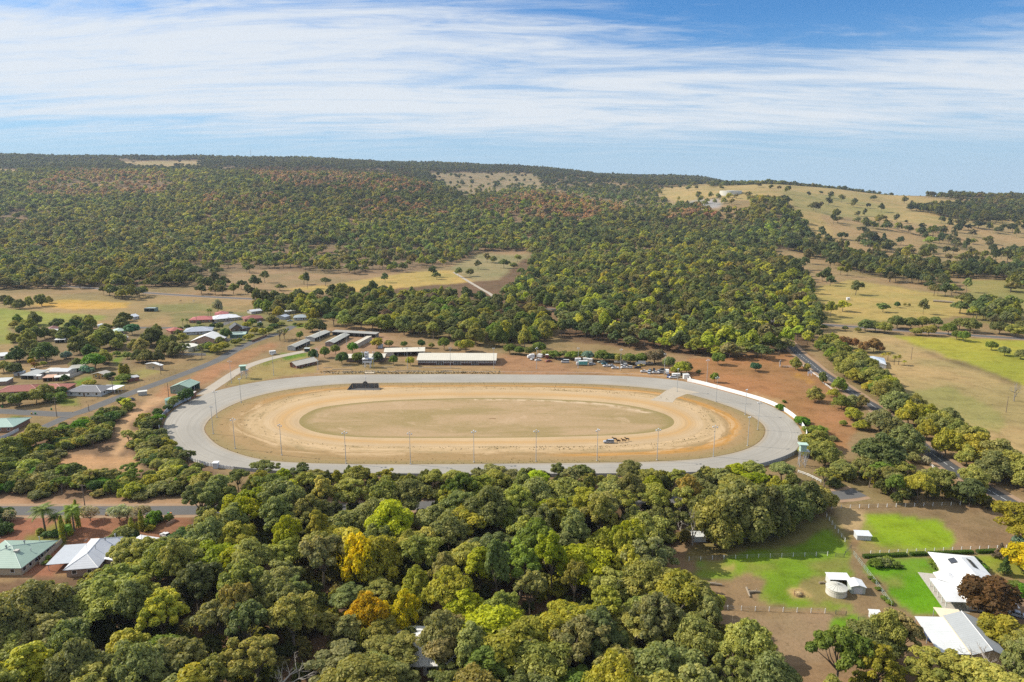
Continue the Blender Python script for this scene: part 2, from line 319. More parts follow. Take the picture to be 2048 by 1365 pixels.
# ------------------------------------------------------------------ ground: one sheet, soil and grass colours by area
DRY, STRAW, GOLD, SAGE = (.25, .185, .095), (.32, .25, .125), (.42, .285, .085), (.225, .205, .085)
LITTER, RED, BROWN, TAN = (.15, .10, .06), (.31, .16, .078), (.26, .17, .095), (.42, .31, .185)
LUSH, LIME, LAWN = (.12, .20, .02), (.24, .255, .05), (.11, .19, .018)
AREAS = [  # photo outline, colour, (nearest, farthest) distance
 ([(0, 300), (1000, 300), (1300, 430), (1600, 500), (1000, 620), (0, 600), (-700, 600), (-700, 300)], (.20, .145, .085), (880, 9000)),
 ([(230, 324), (410, 322), (400, 334), (280, 337)], STRAW, (3000, 9000)), ([(-20, 334), (42, 342), (30, 350), (-20, 350)], STRAW, (2800, 9000)),
 ([(850, 346), (1060, 346), (1150, 372), (1200, 380), (1290, 382), (1420, 366), (1420, 400), (1360, 420), (1280, 430), (1200, 410), (1100, 388), (1060, 380), (1000, 388), (940, 398), (890, 385)], (.26, .21, .12), (2050, 9000)),
 ([(1290, 380), (1420, 366), (1530, 358), (1660, 374), (1790, 390), (1960, 405), (2600, 420), (2600, 560), (1930, 575), (1741, 515), (1640, 490), (1600, 445), (1567, 408), (1480, 400), (1380, 416)], (.345, .27, .115), (1200, 9000)),
 ([(1560, 380), (1700, 395), (1800, 425), (1700, 440), (1600, 420)], (.29, .255, .10), (1200, 9000)),
 ([(1640, 430), (1860, 450), (2600, 470), (2600, 560), (1900, 565), (1700, 520)], (.315, .235, .118), (1100, 9000)),
 ([(1378, 402), (1438, 398), (1442, 416), (1370, 420)], (.30, .30, .31), (1500, 9000)),
 ([(1478, 498), (1560, 498), (1741, 540), (1860, 574), (1940, 600), (1940, 632), (1707, 650), (1610, 650), (1610, 560), (1532, 511)], (.285, .21, .108), (600, 1400)),
 ([(1620, 580), (1700, 560), (1930, 598), (1940, 632), (1707, 648), (1615, 640)], (.36, .285, .10), (600, 1400)),
 ([(1930, 560), (2600, 560), (2600, 660), (2040, 660), (1950, 640)], (.25, .23, .08), (600, 1400)),
 ([(-700, 575), (520, 596), (520, 640), (300, 700), (0, 760), (-700, 760)], (.285, .215, .105), (300, 950)),
 ([(-700, 606), (0, 616), (60, 622), (216, 632), (200, 642), (130, 662), (60, 680), (0, 690), (-700, 730)], (.235, .265, .06), (300, 950)),
 ([(60, 611), (140, 599), (258, 606), (252, 616), (150, 620)], (.44, .29, .075), (300, 950)),
 ([(290, 612), (390, 606), (460, 615), (420, 622), (330, 625)], SAGE, (300, 950)),
 ([(380, 555), (520, 540), (700, 550), (810, 545), (905, 530), (960, 505), (1062, 505), (1060, 560), (1010, 600), (960, 598), (520, 592), (380, 590)], (.275, .20, .11), (600, 1500)),
 ([(560, 580), (690, 566), (817, 545), (902, 541), (947, 564), (966, 588), (700, 588)], (.39, .295, .10), (600, 1500)),
 ([(903, 535), (960, 508), (1058, 510), (1052, 560), (1005, 592), (968, 586), (946, 562)], (.255, .225, .115), (600, 1500)),
 ([(1000, 600), (1115, 615), (1110, 640), (1000, 640)], (.31, .19, .12), (400, 900)),
 ([(1085, 512), (1360, 488), (1352, 508), (1200, 516)], (.23, .17, .10), (800, 1500)),
 ([(520, 600), (1110, 625), (1120, 680), (1400, 715), (1610, 712), (1640, 640), (1550, 520), (1080, 490), (1000, 560)], LITTER, (480, 1300)),
 # the racecourse grounds
 ([(240, 820), (300, 780), (430, 728), (540, 690), (620, 655), (760, 655), (1000, 705), (1240, 715), (1620, 705), (1700, 800), (1720, 900), (1600, 960), (1500, 1000), (400, 1000), (300, 900)], (.27, .19, .105), (200, 800)),
 ([(300, 790), (430, 730), (520, 690), (560, 684), (540, 700), (470, 735), (410, 765), (330, 800)], (.33, .185, .10), (200, 800)),
 ([(450, 770), (500, 735), (545, 715), (620, 712), (630, 745), (560, 755), (480, 772)], (.27, .225, .09), (200, 800)),
 ([(610, 704), (640, 690), (760, 662), (800, 700), (760, 715), (640, 715)], (.30, .20, .125), (200, 800)),
 ([(560, 706), (622, 704), (618, 714), (566, 721)], (.09, .19, .015), (200, 800)),
 ([(618, 696), (630, 690), (628, 697), (620, 699)], (.09, .19, .015), (200, 800)),
 ([(520, 722), (552, 712), (560, 716), (524, 732)], (.16, .2, .03), (200, 800)),
 ([(640, 725), (1000, 735), (1000, 752), (630, 754)], (.30, .215, .11), (200, 800)),
 ([(1000, 708), (1200, 718), (1340, 735), (1380, 764), (1160, 752), (1000, 750)], (.285, .175, .095), (200, 800)),
 ([(1130, 738), (1330, 742), (1370, 762), (1200, 748)], (.37, .225, .115), (200, 800)),
 ([(1372, 716), (1610, 706), (1650, 752), (1700, 830), (1700, 900), (1612, 895), (1606, 866), (1560, 820), (1520, 800), (1380, 762)], (.315, .165, .075), (200, 800)),
 ([(1560, 740), (1660, 770), (1720, 860), (1690, 880), (1620, 800)], (.30, .165, .08), (200, 800)),
 ([(1500, 785), (1560, 800), (1610, 850), (1640, 900), (1610, 900), (1600, 860), (1560, 818)], (.40, .27, .14), (200, 800)),
 ([(1594, 745), (1604, 748), (1630, 768), (1612, 769)], (.42, .22, .05), (200, 800)),
 # dry paddock and lush strip beyond the right road
 ([(1630, 660), (1700, 662), (1800, 672), (1960, 735), (2300, 840), (2300, 1000), (1960, 905), (1860, 840), (1760, 760), (1680, 700)], (.345, .265, .125), (200, 800)),
 ([(1790, 672), (2300, 690), (2300, 850), (2048, 768), (1960, 737), (1860, 702)], (.30, .30, .045), (200, 800)),
 ([(1850, 702), (1960, 737), (2048, 768), (2048, 776), (1955, 744), (1840, 704)], (.20, .15, .075), (200, 800)),
 ([(1800, 790), (1900, 770), (2010, 830), (2000, 870), (1870, 830)], (.29, .26, .10), (200, 800)),
 # scrub left of the track
 ([(-400, 900), (100, 855), (240, 812), (330, 800), (330, 870), (450, 950), (400, 1005), (-400, 1005)], (.20, .135, .085), (150, 500)),
 ([(95, 918), (150, 908), (275, 912), (272, 944), (180, 946), (110, 935)], (.42, .26, .14), (150, 500)),
 ([(228, 905), (238, 870), (252, 835), (300, 795), (330, 790), (325, 806), (275, 840), (262, 880), (245, 915)], (.42, .28, .16), (150, 500)),
 ([(-400, 1000), (390, 998), (390, 1012), (-400, 1013)], (.36, .23, .14), (150, 500)),
 ([(345, 628), (640, 618), (640, 656), (560, 660), (480, 690), (420, 712), (345, 700)], (.20, .185, .08), (300, 800)), ([(20, 655), (330, 650), (345, 715), (250, 735), (30, 735)], (.22, .165, .095), (300, 800)),
 # town gardens
 ([(100, 800), (170, 797), (160, 812), (128, 816)], LAWN, (150, 600)), ([(140, 765), (183, 752), (186, 770), (160, 771)], LUSH, (150, 600)),
 ([(225, 762), (262, 756), (245, 778), (222, 782)], LUSH, (150, 600)), ([(220, 716), (255, 700), (258, 712), (230, 735)], LAWN, (150, 600)),
 ([(365, 655), (398, 646), (398, 656), (370, 660)], LAWN, (150, 800)), ([(20, 834), (48, 832), (42, 842), (22, 842)], LAWN, (150, 600)),
 ([(262, 748), (290, 736), (330, 742), (262, 765)], (.27, .24, .09), (150, 600)),
 ([(578, 650), (610, 645), (625, 652), (600, 658)], LAWN, (150, 800)),
 # yards at the lower left
 ([(-400, 1030), (378, 1031), (400, 1050), (375, 1100), (300, 1125), (240, 1150), (-400, 1160)], (.27, .13, .08), (120, 400)),
 ([(56, 1082), (96, 1048), (110, 1044), (148, 1046), (146, 1072), (120, 1090), (60, 1092)], (.20, .20, .05), (120, 400)),
 ([(104, 1088), (120, 1080), (128, 1086), (112, 1098)], LAWN, (120, 400)),
 # forest floor of the near wood and the farm below right
 ([(395, 985), (1640, 975), (1700, 1000), (1640, 1030), (1400, 1080), (1345, 1120), (1370, 1200), (1420, 1260), (1580, 1400), (1580, 1900), (-900, 1900), (-900, 1200), (240, 1150), (380, 1100)], LITTER, (60, 300)),
 ([(1380, 1060), (1660, 1010), (1900, 1008), (2300, 1000), (2300, 1400), (1560, 1400), (1400, 1260), (1350, 1190), (1350, 1110)], (.25, .175, .10), (100, 300)),
 ([(1400, 1085), (1480, 1075), (1560, 1050), (1655, 1030), (1690, 1075), (1700, 1108), (1380, 1122)], (.21, .18, .07), (100, 300)),
 ([(1400, 1126), (1560, 1120), (1700, 1118), (1700, 1150), (1560, 1165), (1500, 1145), (1400, 1134)], (.11, .28, .010), (100, 300)),
 ([(1390, 1150), (1440, 1112), (1545, 1098), (1590, 1085), (1640, 1060), (1688, 1082), (1700, 1120), (1700, 1218), (1580, 1220), (1520, 1205), (1535, 1165), (1490, 1150), (1440, 1160)], (.165, .265, .022), (100, 300)),
 ([(1610, 1160), (1650, 1150), (1700, 1155), (1700, 1205), (1630, 1208), (1600, 1190)], (.24, .20, .08), (100, 300)),
 ([(1655, 1000), (1720, 1030), (1700, 1062), (1668, 1050)], (.38, .28, .15), (100, 300)),
 ([(1577, 1187), (1590, 1181), (1618, 1186), (1628, 1198), (1605, 1204), (1582, 1198)], (.55, .38, .18), (100, 300)),
 ([(1440, 1136), (1460, 1134), (1462, 1142), (1442, 1144)], (.42, .32, .13), (100, 300)),
 ([(1712, 1027), (1867, 1037), (1921, 1067), (1912, 1096), (1814, 1108), (1728, 1108), (1707, 1067)], (.205, .31, .018), (100, 300)),
 ([(1700, 1075), (1760, 1085), (1820, 1102), (1760, 1108), (1712, 1104)], (.25, .21, .08), (100, 300)),
 ([(1736, 1116), (1852, 1112), (1862, 1130), (1868, 1152), (1882, 1180), (1916, 1222), (1900, 1236), (1830, 1226), (1786, 1208)], (.125, .29, .010), (100, 300)),
 ([(1945, 1110), (2300, 1110), (2300, 1170), (2048, 1162), (1990, 1152), (1960, 1140)], (.22, .28, .03), (100, 300)),
 ([(1664, 1240), (1700, 1230), (1734, 1252), (1732, 1306), (1690, 1304), (1676, 1275)], (.13, .26, .015), (100, 300)),
 ([(1440, 1236), (1660, 1230), (1680, 1290), (1640, 1330), (1560, 1340), (1480, 1290)], (.27, .195, .12), (100, 300)),
 ([(1975, 1165), (2300, 1175), (2300, 1400), (2010, 1330), (1960, 1260), (1990, 1230)], (.22, .15, .10), (100, 300)),
 ([(1852, 1120), (1866, 1120), (1872, 1145), (1930, 1222), (1916, 1222), (1882, 1180), (1866, 1150)], (.35, .28, .22), (100, 300)),
]
ys = np.concatenate(([-1500, -300], np.geomspace(60, 9500, 560)))
ss = np.concatenate((-np.geomspace(4, 1.02, 8), np.linspace(-.97, .97, 440), np.geomspace(1.02, 4, 8)))
ysd = np.geomspace(60, 9500, 560)
SS, YY = np.meshgrid(ss, ysd); X = (SS * YY).ravel(); Y = YY.ravel(); Z = terrain(X, Y)
col = np.empty((len(X), 3)); col[:] = DRY
PX, PY = proj(X, Y, Z)
wob = np.clip(F / np.maximum(Y, 1) * 3.0, 1.2, 26)
PXw = PX + fbm(X, Y, 14, 3, 3) * wob * 1.6; PYw = PY + fbm(X, Y, 14, 9, 3) * wob * .45
for poly, c, (d0, d1) in AREAS:
    m = inpoly(PXw, PYw, poly) & (Y >= d0) & (Y <= d1); col[m] = c
    if c[1] > c[0] * 1.1:            # grass: worn and dry in patches
        kk = np.clip(fbm(X[m], Y[m], 9, 31, 4) * 1.3 - .02, 0, .7)[:, None]; col[m] = np.array(c) * (1 - kk) + np.array((.25, .215, .075)) * kk
g = col.reshape(YY.shape + (3,)); g2 = g.copy()
for _ in range(1):
    g2[1:-1, 1:-1] = (g[1:-1, 1:-1] * 2 + g[:-2, 1:-1] + g[2:, 1:-1] + g[1:-1, :-2] + g[1:-1, 2:]) / 6; g = g2.copy()
col = g2.reshape(-1, 3)
nr, nc = YY.shape
idx = np.arange(nr * nc).reshape(nr, nc)
quads = np.stack((idx[:-1, :-1], idx[:-1, 1:], idx[1:, 1:], idx[1:, :-1]), -1).reshape(-1, 4)
V = np.column_stack((X, Y, Z)); nb = len(V)
V = np.vstack((V, [(-9500, -1600, -.4), (9500, -1600, -.4), (9500, 9600, -.4), (-9500, 9600, -.4)]))
quads = np.vstack((quads, [(nb, nb + 1, nb + 2, nb + 3)])); col = np.vstack((col, [DRY] * 4))
me = bpy.data.meshes.new('ground'); me.vertices.add(len(V)); me.vertices.foreach_set('co', V.ravel())
me.loops.add(len(quads) * 4); me.loops.foreach_set('vertex_index', quads.ravel().astype(np.int32))
me.polygons.add(len(quads)); me.polygons.foreach_set('loop_start', np.arange(0, len(quads) * 4, 4, dtype=np.int32))
me.polygons.foreach_set('use_smooth', np.ones(len(quads), bool)); me.update(calc_edges=True)
ca = me.color_attributes.new('soil', 'FLOAT_COLOR', 'POINT'); ca.data.foreach_set('color', np.column_stack((col, np.ones(len(col)))).ravel())
m, t = newmat('soil_and_grass')
at = t.n('ShaderNodeAttribute', attribute_name='soil'); geo = t.n('ShaderNodeNewGeometry')
pos = geo.outputs['Position']
n1 = t.noise(pos, .012, 5, .6); n2 = t.noise(pos, .09, 6, .65, .4); n3 = t.noise(pos, .9, 4, .7)
mp = t.n('ShaderNodeMapping'); mp.inputs['Scale'].default_value = (.03, .22, .2); t.l(pos, mp.inputs['Vector']); n4 = t.noise(mp.outputs[0], 1, 5, .7, .6)
c = t.mix(t.ramp(n1, .35, .68), at.outputs['Color'], t.mix(1, at.outputs['Color'], (.80, .82, .72), 'MULTIPLY'))
c = t.mix(t.math('MULTIPLY', t.ramp(n1, .62, .40), .5), c, t.mix(1, c, (1.12, .93, .86), 'MULTIPLY'))
c = t.mix(t.math('MULTIPLY', t.ramp(n2, .42, .72), .75), c, t.mix(1, c, (.66, .64, .62), 'MULTIPLY'))
c = t.mix(t.math('MULTIPLY', t.ramp(n4, .5, .75), .55), c, t.mix(1, c, (1.32, 1.22, 1.12), 'MULTIPLY'))
n5 = t.noise(pos, .28, 6, .75, .8)
c = t.mix(t.math('MULTIPLY', t.ramp(n5, .52, .70), .6), c, t.mix(1, c, (.62, .64, .58), 'MULTIPLY'))
c = t.mix(t.math('MULTIPLY', t.ramp(n5, .46, .30), .45), c, t.mix(1, c, (1.25, 1.18, 1.05), 'MULTIPLY'))
c = t.mix(t.math('MULTIPLY', t.ramp(n3, .45, .75), .6), c, t.mix(1, c, (.62, .62, .58), 'MULTIPLY'))
surf(t, c, .95, .08, n3, .5, .35)
me.materials.append(m); link('ground', me, kind='structure')
# ------------------------------------------------------------------ race track, training track, infield
OUT = [(328, 866), (327, 852), (335, 833), (356, 814), (391, 797), (425, 784), (462, 775), (500, 767), (563, 758), (627, 753), (703, 750), (881, 749), (1020, 749.5), (1152, 750.5), (1254, 753), (1330, 758.5), (1381, 766), (1447, 783), (1520, 804), (1560, 822), (1588, 843), (1603, 864), (1605, 880), (1588, 904), (1553, 922), (1500, 937), (1440, 946), (1320, 951), (1185, 952), (1000, 953), (800, 952), (650, 950), (550, 946), (447, 935), (406, 926), (373, 912), (345, 892)]
INN = [(408, 862), (411, 850), (420, 838), (445, 820), (482, 803), (525, 790), (580, 779), (640, 772), (700, 768), (760, 766.5), (900, 766), (1020, 766), (1152, 768), (1254, 773), (1330, 781), (1381, 790), (1457, 813), (1505, 834), (1528, 852), (1531, 866), (1522, 882), (1498, 897), (1457, 909), (1381, 920), (1254, 925), (1000, 928), (754, 929), (600, 926), (520, 919), (465, 904), (430, 887)]
TOU = [(527, 846), (532, 834), (551, 820), (602, 801), (678, 789), (805, 782), (1020, 780), (1127, 783), (1254, 791), (1330, 803), (1381, 821), (1403, 840), (1406, 855), (1381, 873), (1305, 886), (1203, 892), (1000, 893.5), (754, 893), (652, 888), (576, 874), (538, 860)]
TIN = [(598, 846), (603, 835), (620, 824), (652, 814), (754, 803), (881, 798), (1020, 797), (1178, 803), (1267, 813), (1330, 829), (1349, 845), (1330, 859), (1267, 869), (1127, 874), (1000, 876), (754, 876), (652, 869), (610, 857)]
TC = gp(985, 838)
ANG = np.linspace(-math.pi, math.pi, 361)[:-1]
def loop(px, smooth=4):
    p = spline([gp(*q) for q in px], True, 24) - TC
    a = np.arctan2(p[:, 1], p[:, 0]); r = np.hypot(p[:, 0], p[:, 1]); o = np.argsort(a)
    rr = np.interp(ANG, a[o], r[o], period=2 * math.pi)
    k = np.exp(-np.linspace(-2, 2, 2 * smooth + 1) ** 2); k /= k.sum()
    x, y = rr * np.cos(ANG), rr * np.sin(ANG)
    f = lambda q: np.convolve(np.concatenate((q[-smooth:], q, q[:smooth])), k, 'valid')
    return np.column_stack((f(x), f(y))) + TC
L_OUT, L_INN, L_TOU, L_TIN = loop(OUT), loop(INN), loop(TOU), loop(TIN)
def band(name, a, b, z, material, closed=True, n=8, kind='structure'):
    """strip between two lines; 'across' runs 0..1 from a to b, 'along' in metres"""
    N = len(a); f = np.linspace(0, 1, n + 1)
    P = a[:, None, :] * (1 - f[None, :, None]) + b[:, None, :] * f[None, :, None]
    x, y = P[..., 0].ravel(), P[..., 1].ravel()
    zz = terrain(x, y) + z
    al = np.concatenate(([0], np.cumsum(np.hypot(*np.diff((a + b) / 2, axis=0).T))))
    fs = []
    for i in range(N if closed else N - 1):
        j = (i + 1) % N
        for q in range(n): fs.append((i * (n + 1) + q, i * (n + 1) + q + 1, j * (n + 1) + q + 1, j * (n + 1) + q))
    me = bpy.data.meshes.new(name); me.from_pydata(np.column_stack((x, y, zz)).tolist(), [], fs)
    u = me.attributes.new('across', 'FLOAT', 'POINT'); u.data.foreach_set('value', np.tile(f, N).astype(np.float32))
    v = me.attributes.new('along', 'FLOAT', 'POINT'); v.data.foreach_set('value', np.repeat(al, n + 1).astype(np.float32))
    # all faces up
    me.update()
    if len(me.polygons) and me.polygons[0].normal.z < 0: me.flip_normals()
    me.materials.append(material); return link(name, me, kind=kind)
def trackmat(name, base, line, lines=70, mid=None, dark=.85, edge=None):
    m, t = newmat(name)
    a = t.n('ShaderNodeAttribute', attribute_name='across'); geo = t.n('ShaderNodeNewGeometry')
    n1 = t.noise(geo.outputs['Position'], .03, 5, .6); n2 = t.noise(geo.outputs['Position'], .6, 5, .7)
    c1 = t.n('ShaderNodeCombineXYZ'); t.l(t.math('MULTIPLY', t.math('ADD', a.outputs['Fac'], t.math('MULTIPLY', n1, .04)), lines), c1.inputs[0])
    c1.inputs[1].default_value = .3; r = t.noise(c1.outputs[0], 1, 3, .6)
    c = t.mix(t.ramp(n1, .3, .7), tuple(x * .88 for x in base), tuple(x * 1.08 for x in base))
    cs = t.n('ShaderNodeCombineXYZ'); t.l(t.math('MULTIPLY', a.outputs['Fac'], 6), cs.inputs[0]); t.l(t.math('MULTIPLY', t.n('ShaderNodeAttribute', attribute_name='along').outputs['Fac'], .02), cs.inputs[1])
    c = t.mix(t.math('MULTIPLY', t.ramp(t.noise(cs.outputs[0], 1, 6, .7, .8), .5, .7), .6), c, t.mix(1, c, (.84, .84, .85), 'MULTIPLY'))
    if mid: 
        k = t.math('ADD', a.outputs['Fac'], t.math('MULTIPLY', t.math('SUBTRACT', n1, .5), .35))
        k = t.math('SUBTRACT', 1, t.math('ABSOLUTE', t.math('MULTIPLY', t.math('SUBTRACT', k, .5), 3.0)), True)
        c = t.mix(t.math('MULTIPLY', k, .8), c, mid)
    if edge:
        k = t.math('ADD', a.outputs['Fac'], t.math('MULTIPLY', t.math('SUBTRACT', n1, .5), .30))
        k = t.ramp(k, .80, 1.02); c = t.mix(t.math('MULTIPLY', k, .75), c, edge)
    c = t.mix(t.math('MULTIPLY', t.ramp(r, .42, .68), .8), c, line)
    c = t.mix(t.math('MULTIPLY', n2, .25), c, t.mix(1, c, (dark,) * 3, 'MULTIPLY'))
    surf(t, c, .95, .1, n2, .3, .1); return m
band('race_track', L_OUT, L_INN, .06, trackmat('track_gravel', (.345, .322, .282), (.265, .248, .215), 60, edge=(.38, .30, .20)))
band('training_track', L_TOU, L_TIN, .07, trackmat('track_sand', (.47, .345, .205), (.37, .255, .135), 30, mid=(.46, .275, .105)))
band('infield_verge', L_INN - (L_INN - TC) * .004, L_TOU, .05, bpy.data.materials['soil_and_grass'])
m, t = newmat('verge_soil')
a = t.n('ShaderNodeAttribute', attribute_name='across'); geo = t.n('ShaderNodeNewGeometry'); P = geo.outputs['Position']
al = t.n('ShaderNodeAttribute', attribute_name='along')
cc = t.n('ShaderNodeCombineXYZ'); t.l(t.math('MULTIPLY', a.outputs['Fac'], 5), cc.inputs[0]); t.l(t.math('MULTIPLY', al.outputs['Fac'], .035), cc.inputs[1])
s1 = t.noise(cc.outputs[0], 1.0, 6, .65, .5); s2 = t.noise(P, .35, 6, .72); s3 = t.noise(P, .05, 4, .6)
k = t.math('ADD', a.outputs['Fac'], t.math('MULTIPLY', t.math('SUBTRACT', s1, .5), .45))
c = t.mix(t.ramp(k, .02, .30), (.245, .185, .085), (.30, .20, .095))
c = t.mix(t.ramp(k, .58, .74), c, (.42, .30, .165))
st = t.math('MULTIPLY', t.ramp(k, .30, .40), t.math('SUBTRACT', 1, t.ramp(k, .50, .58)))
c = t.mix(t.math('MULTIPLY', st, t.math('MULTIPLY', t.ramp(s3, .12, .40), t.n('ShaderNodeAttribute', attribute_name='sandy').outputs['Fac'])), c, (.40, .21, .06))
c = t.mix(t.math('MULTIPLY', t.ramp(s1, .52, .66), .6), c, (.22, .165, .075))
c = t.mix(t.math('MULTIPLY', t.math('MULTIPLY', t.ramp(s1, .50, .40), t.ramp(k, .25, .55)), .75), c, (.50, .36, .21))
c = t.mix(t.math('MULTIPLY', t.ramp(s2, .52, .66), .55), c, t.mix(1, c, (.66, .64, .55), 'MULTIPLY'))
surf(t, c, .95, .1, s2, .5, .25)
vg = bpy.data.objects['infield_verge'].data; vg.materials[0] = m
sm_ = np.where((ANG > -1.0) & (ANG < 1.15), 1.0, np.where((ANG >= 1.15) & (ANG < 2.9), .75, 0.0)); kk = np.ones(15) / 15
sm_ = np.convolve(np.concatenate((sm_[-7:], sm_, sm_[:7])), kk, 'valid'); vg.attributes.new('sandy', 'FLOAT', 'POINT').data.foreach_set('value', np.repeat(sm_, 9).astype(np.float32))
m2, t = newmat('infield_grass')
geo = t.n('ShaderNodeNewGeometry'); P = geo.outputs['Position']
mp = t.n('ShaderNodeMapping'); mp.inputs['Scale'].default_value = (.012, .05, 1); t.l(P, mp.inputs['Vector'])
s1 = t.noise(mp.outputs[0], 1, 6, .68, .5); s2 = t.noise(P, .5, 6, .72); a = t.n('ShaderNodeAttribute', attribute_name='across')
c = t.mix(t.ramp(s1, .36, .60), (.275, .205, .095), (.37, .26, .15)); c = t.mix(t.math('MULTIPLY', t.ramp(t.noise(P, .045, 6, .7, 1.2), .55, .66), .7), c, (.42, .30, .185))
c = t.mix(t.math('MULTIPLY', t.ramp(a.outputs['Fac'], .0, .10), 1), (.235, .185, .075), c)
c = t.mix(t.math('MULTIPLY', t.ramp(s2, .5, .7), .5), c, t.mix(1, c, (.68, .68, .56), 'MULTIPLY'))
surf(t, c, .95, .08, s2, .4, .2)
wt = t.n('ShaderNodeAttribute', attribute_name='white_streak').outputs['Fac']
bsdf = [n for n in m2.node_tree.nodes if n.type == 'BSDF_PRINCIPLED'][0]
c = t.mix(t.math('MULTIPLY', wt, t.ramp(t.noise(P, .12, 5, .7), .42, .55)), c, (.52, .40, .27)); t.l(c, bsdf.inputs['Base Color'])
inf = band('infield', L_TIN, TC + (L_TIN - TC) * .02, .05, m2, True, 24)
fa = np.linspace(0, 1, 25); ws = np.exp(-((fa - .09) / .035) ** 2)[None, :] * np.where((ANG > .12) & (ANG < 1.9), 1.0, 0.0)[:, None]
inf.data.attributes.new('white_streak', 'FLOAT', 'POINT').data.foreach_set('value', ws.astype(np.float32).ravel())

# ------------------------------------------------------------------ roads
def asphalt(name, base, line=None):
    m, t = newmat(name); a = t.n('ShaderNodeAttribute', attribute_name='across'); geo = t.n('ShaderNodeNewGeometry')
    n1 = t.noise(geo.outputs['Position'], .15, 5, .65); n2 = t.noise(geo.outputs['Position'], 1.5, 4, .7)
    c = t.mix(n1, tuple(x * .85 for x in base), tuple(x * 1.18 for x in base))
    k = t.math('ABSOLUTE', t.math('SUBTRACT', a.outputs['Fac'], .5))
    c = t.mix(t.math('MULTIPLY', t.ramp(t.math('ADD', k, t.math('MULTIPLY', n2, .08)), .44, .56), .7), c, (.24, .16, .10))
    surf(t, c, .9, .15, n2, .3, .05); return m
ASPH, ASPH2, GRAV = asphalt('asphalt', (.115, .112, .108)), asphalt('dark_asphalt', (.075, .075, .076)), asphalt('gravel_road', (.37, .325, .265))
ROADS = []
def road(name, px, wd, material, z=.04, shoulder=None):
    c = pxline(px, per=8) if not isinstance(px, np.ndarray) else px
    d = np.gradient(c, axis=0); d /= np.maximum(np.hypot(*d.T)[:, None], 1e-6); nrm = np.column_stack((-d[:, 1], d[:, 0]))
    ROADS.append((c, wd))
    if shoulder:
        band(name + '_shoulder', c - nrm * (wd / 2 + shoulder), c + nrm * (wd / 2 + shoulder), z - .02, SHOULDER, False, 4)
    return band(name, c - nrm * wd / 2, c + nrm * wd / 2, z, material, False, 4), c, nrm
m, t = newmat('road_shoulder'); geo = t.n('ShaderNodeNewGeometry'); n1 = t.noise(geo.outputs['Position'], .3, 6, .7)
surf(t, t.mix(n1, (.25, .155, .095), (.36, .26, .17)), .95, .1, n1, .4, .2); SHOULDER = m
road('street', [(-120, 822), (0, 823), (60, 826), (122, 829), (160, 825), (228, 799), (305, 771), (381, 743), (437, 720), (482, 695), (520, 679), (560, 666), (580, 656), (588, 652)], 8.5, ASPH, .045)
road('side_street', [(150, 828), (125, 838), (101, 849), (70, 862), (38, 876), (-30, 905)], 6.5, ASPH, .035)
road('lower_street', [(-250, 1023), (0, 1022), (200, 1022), (378, 1021), (640, 1017), (900, 1010), (1300, 1000), (1640, 993), (1720, 985)], 8.0, ASPH, .04, 2.0)
_, RR, RRN = road('right_road', [(1560, 668), (1585, 695), (1602, 712), (1620, 726), (1639, 742), (1666, 760), (1695, 779), (1727, 801), (1749, 814), (1800, 855), (1840, 889), (1875, 916), (1928, 952), (1985, 985), (2060, 1030), (2200, 1120)], 7.5, ASPH2, .045, 2.5)
road('highway', [(100, 570), (200, 578), (279, 585), (381, 592), (520, 599), (700, 606), (900, 612), (1107, 619), (1400, 633), (1623, 648), (1784, 660), (1955, 672), (2048, 678), (2300, 694)], 10, ASPH, .05, 3)
road('inner_street', [(205, 654), (280, 656), (340, 656), (430, 653), (462, 642), (480, 632)], 7, ASPH, .04)
road('gravel_driveway', [(404, 790), (420, 779), (440, 766), (470, 746), (500, 731), (540, 718), (580, 709), (610, 703)], 8, GRAV, .05)
road('paddock_track', [(1002, 614), (985, 592), (962, 578), (935, 562), (908, 545)], 5, GRAV, .05)
# dashes down the middle of the right road
dm = MB()
for i in range(8, len(RR) - 3, 2):
    p, q = RR[i], RR[i] + (RR[i + 1] - RR[i]) / np.hypot(*(RR[i + 1] - RR[i])) * 3.2
    n_ = RRN[i] * .09
    dm.add([(*(p - n_), .062), (*(q - n_), .062), (*(q + n_), .062), (*(p + n_), .062)], [(3, 2, 1, 0)])
link('road_marking', dm.mesh('road_marking', WHITE), kind='structure')
# crossing where the two tracks join
p = np.array([gp(*q) for q in [(1348, 775), (1330, 783), (1318, 792), (1300, 801), (1345, 806), (1352, 797), (1372, 789), (1400, 786)]])
me = bpy.data.meshes.new('track_crossing'); me.from_pydata([(*q, .085) for q in p], [], [tuple(range(len(p)))]); me.update()
if me.polygons[0].normal.z < 0: me.flip_normals()
me.materials.append(mat((.40, .34, .26), .95, .12, .25)); link('track_crossing', me, kind='structure')

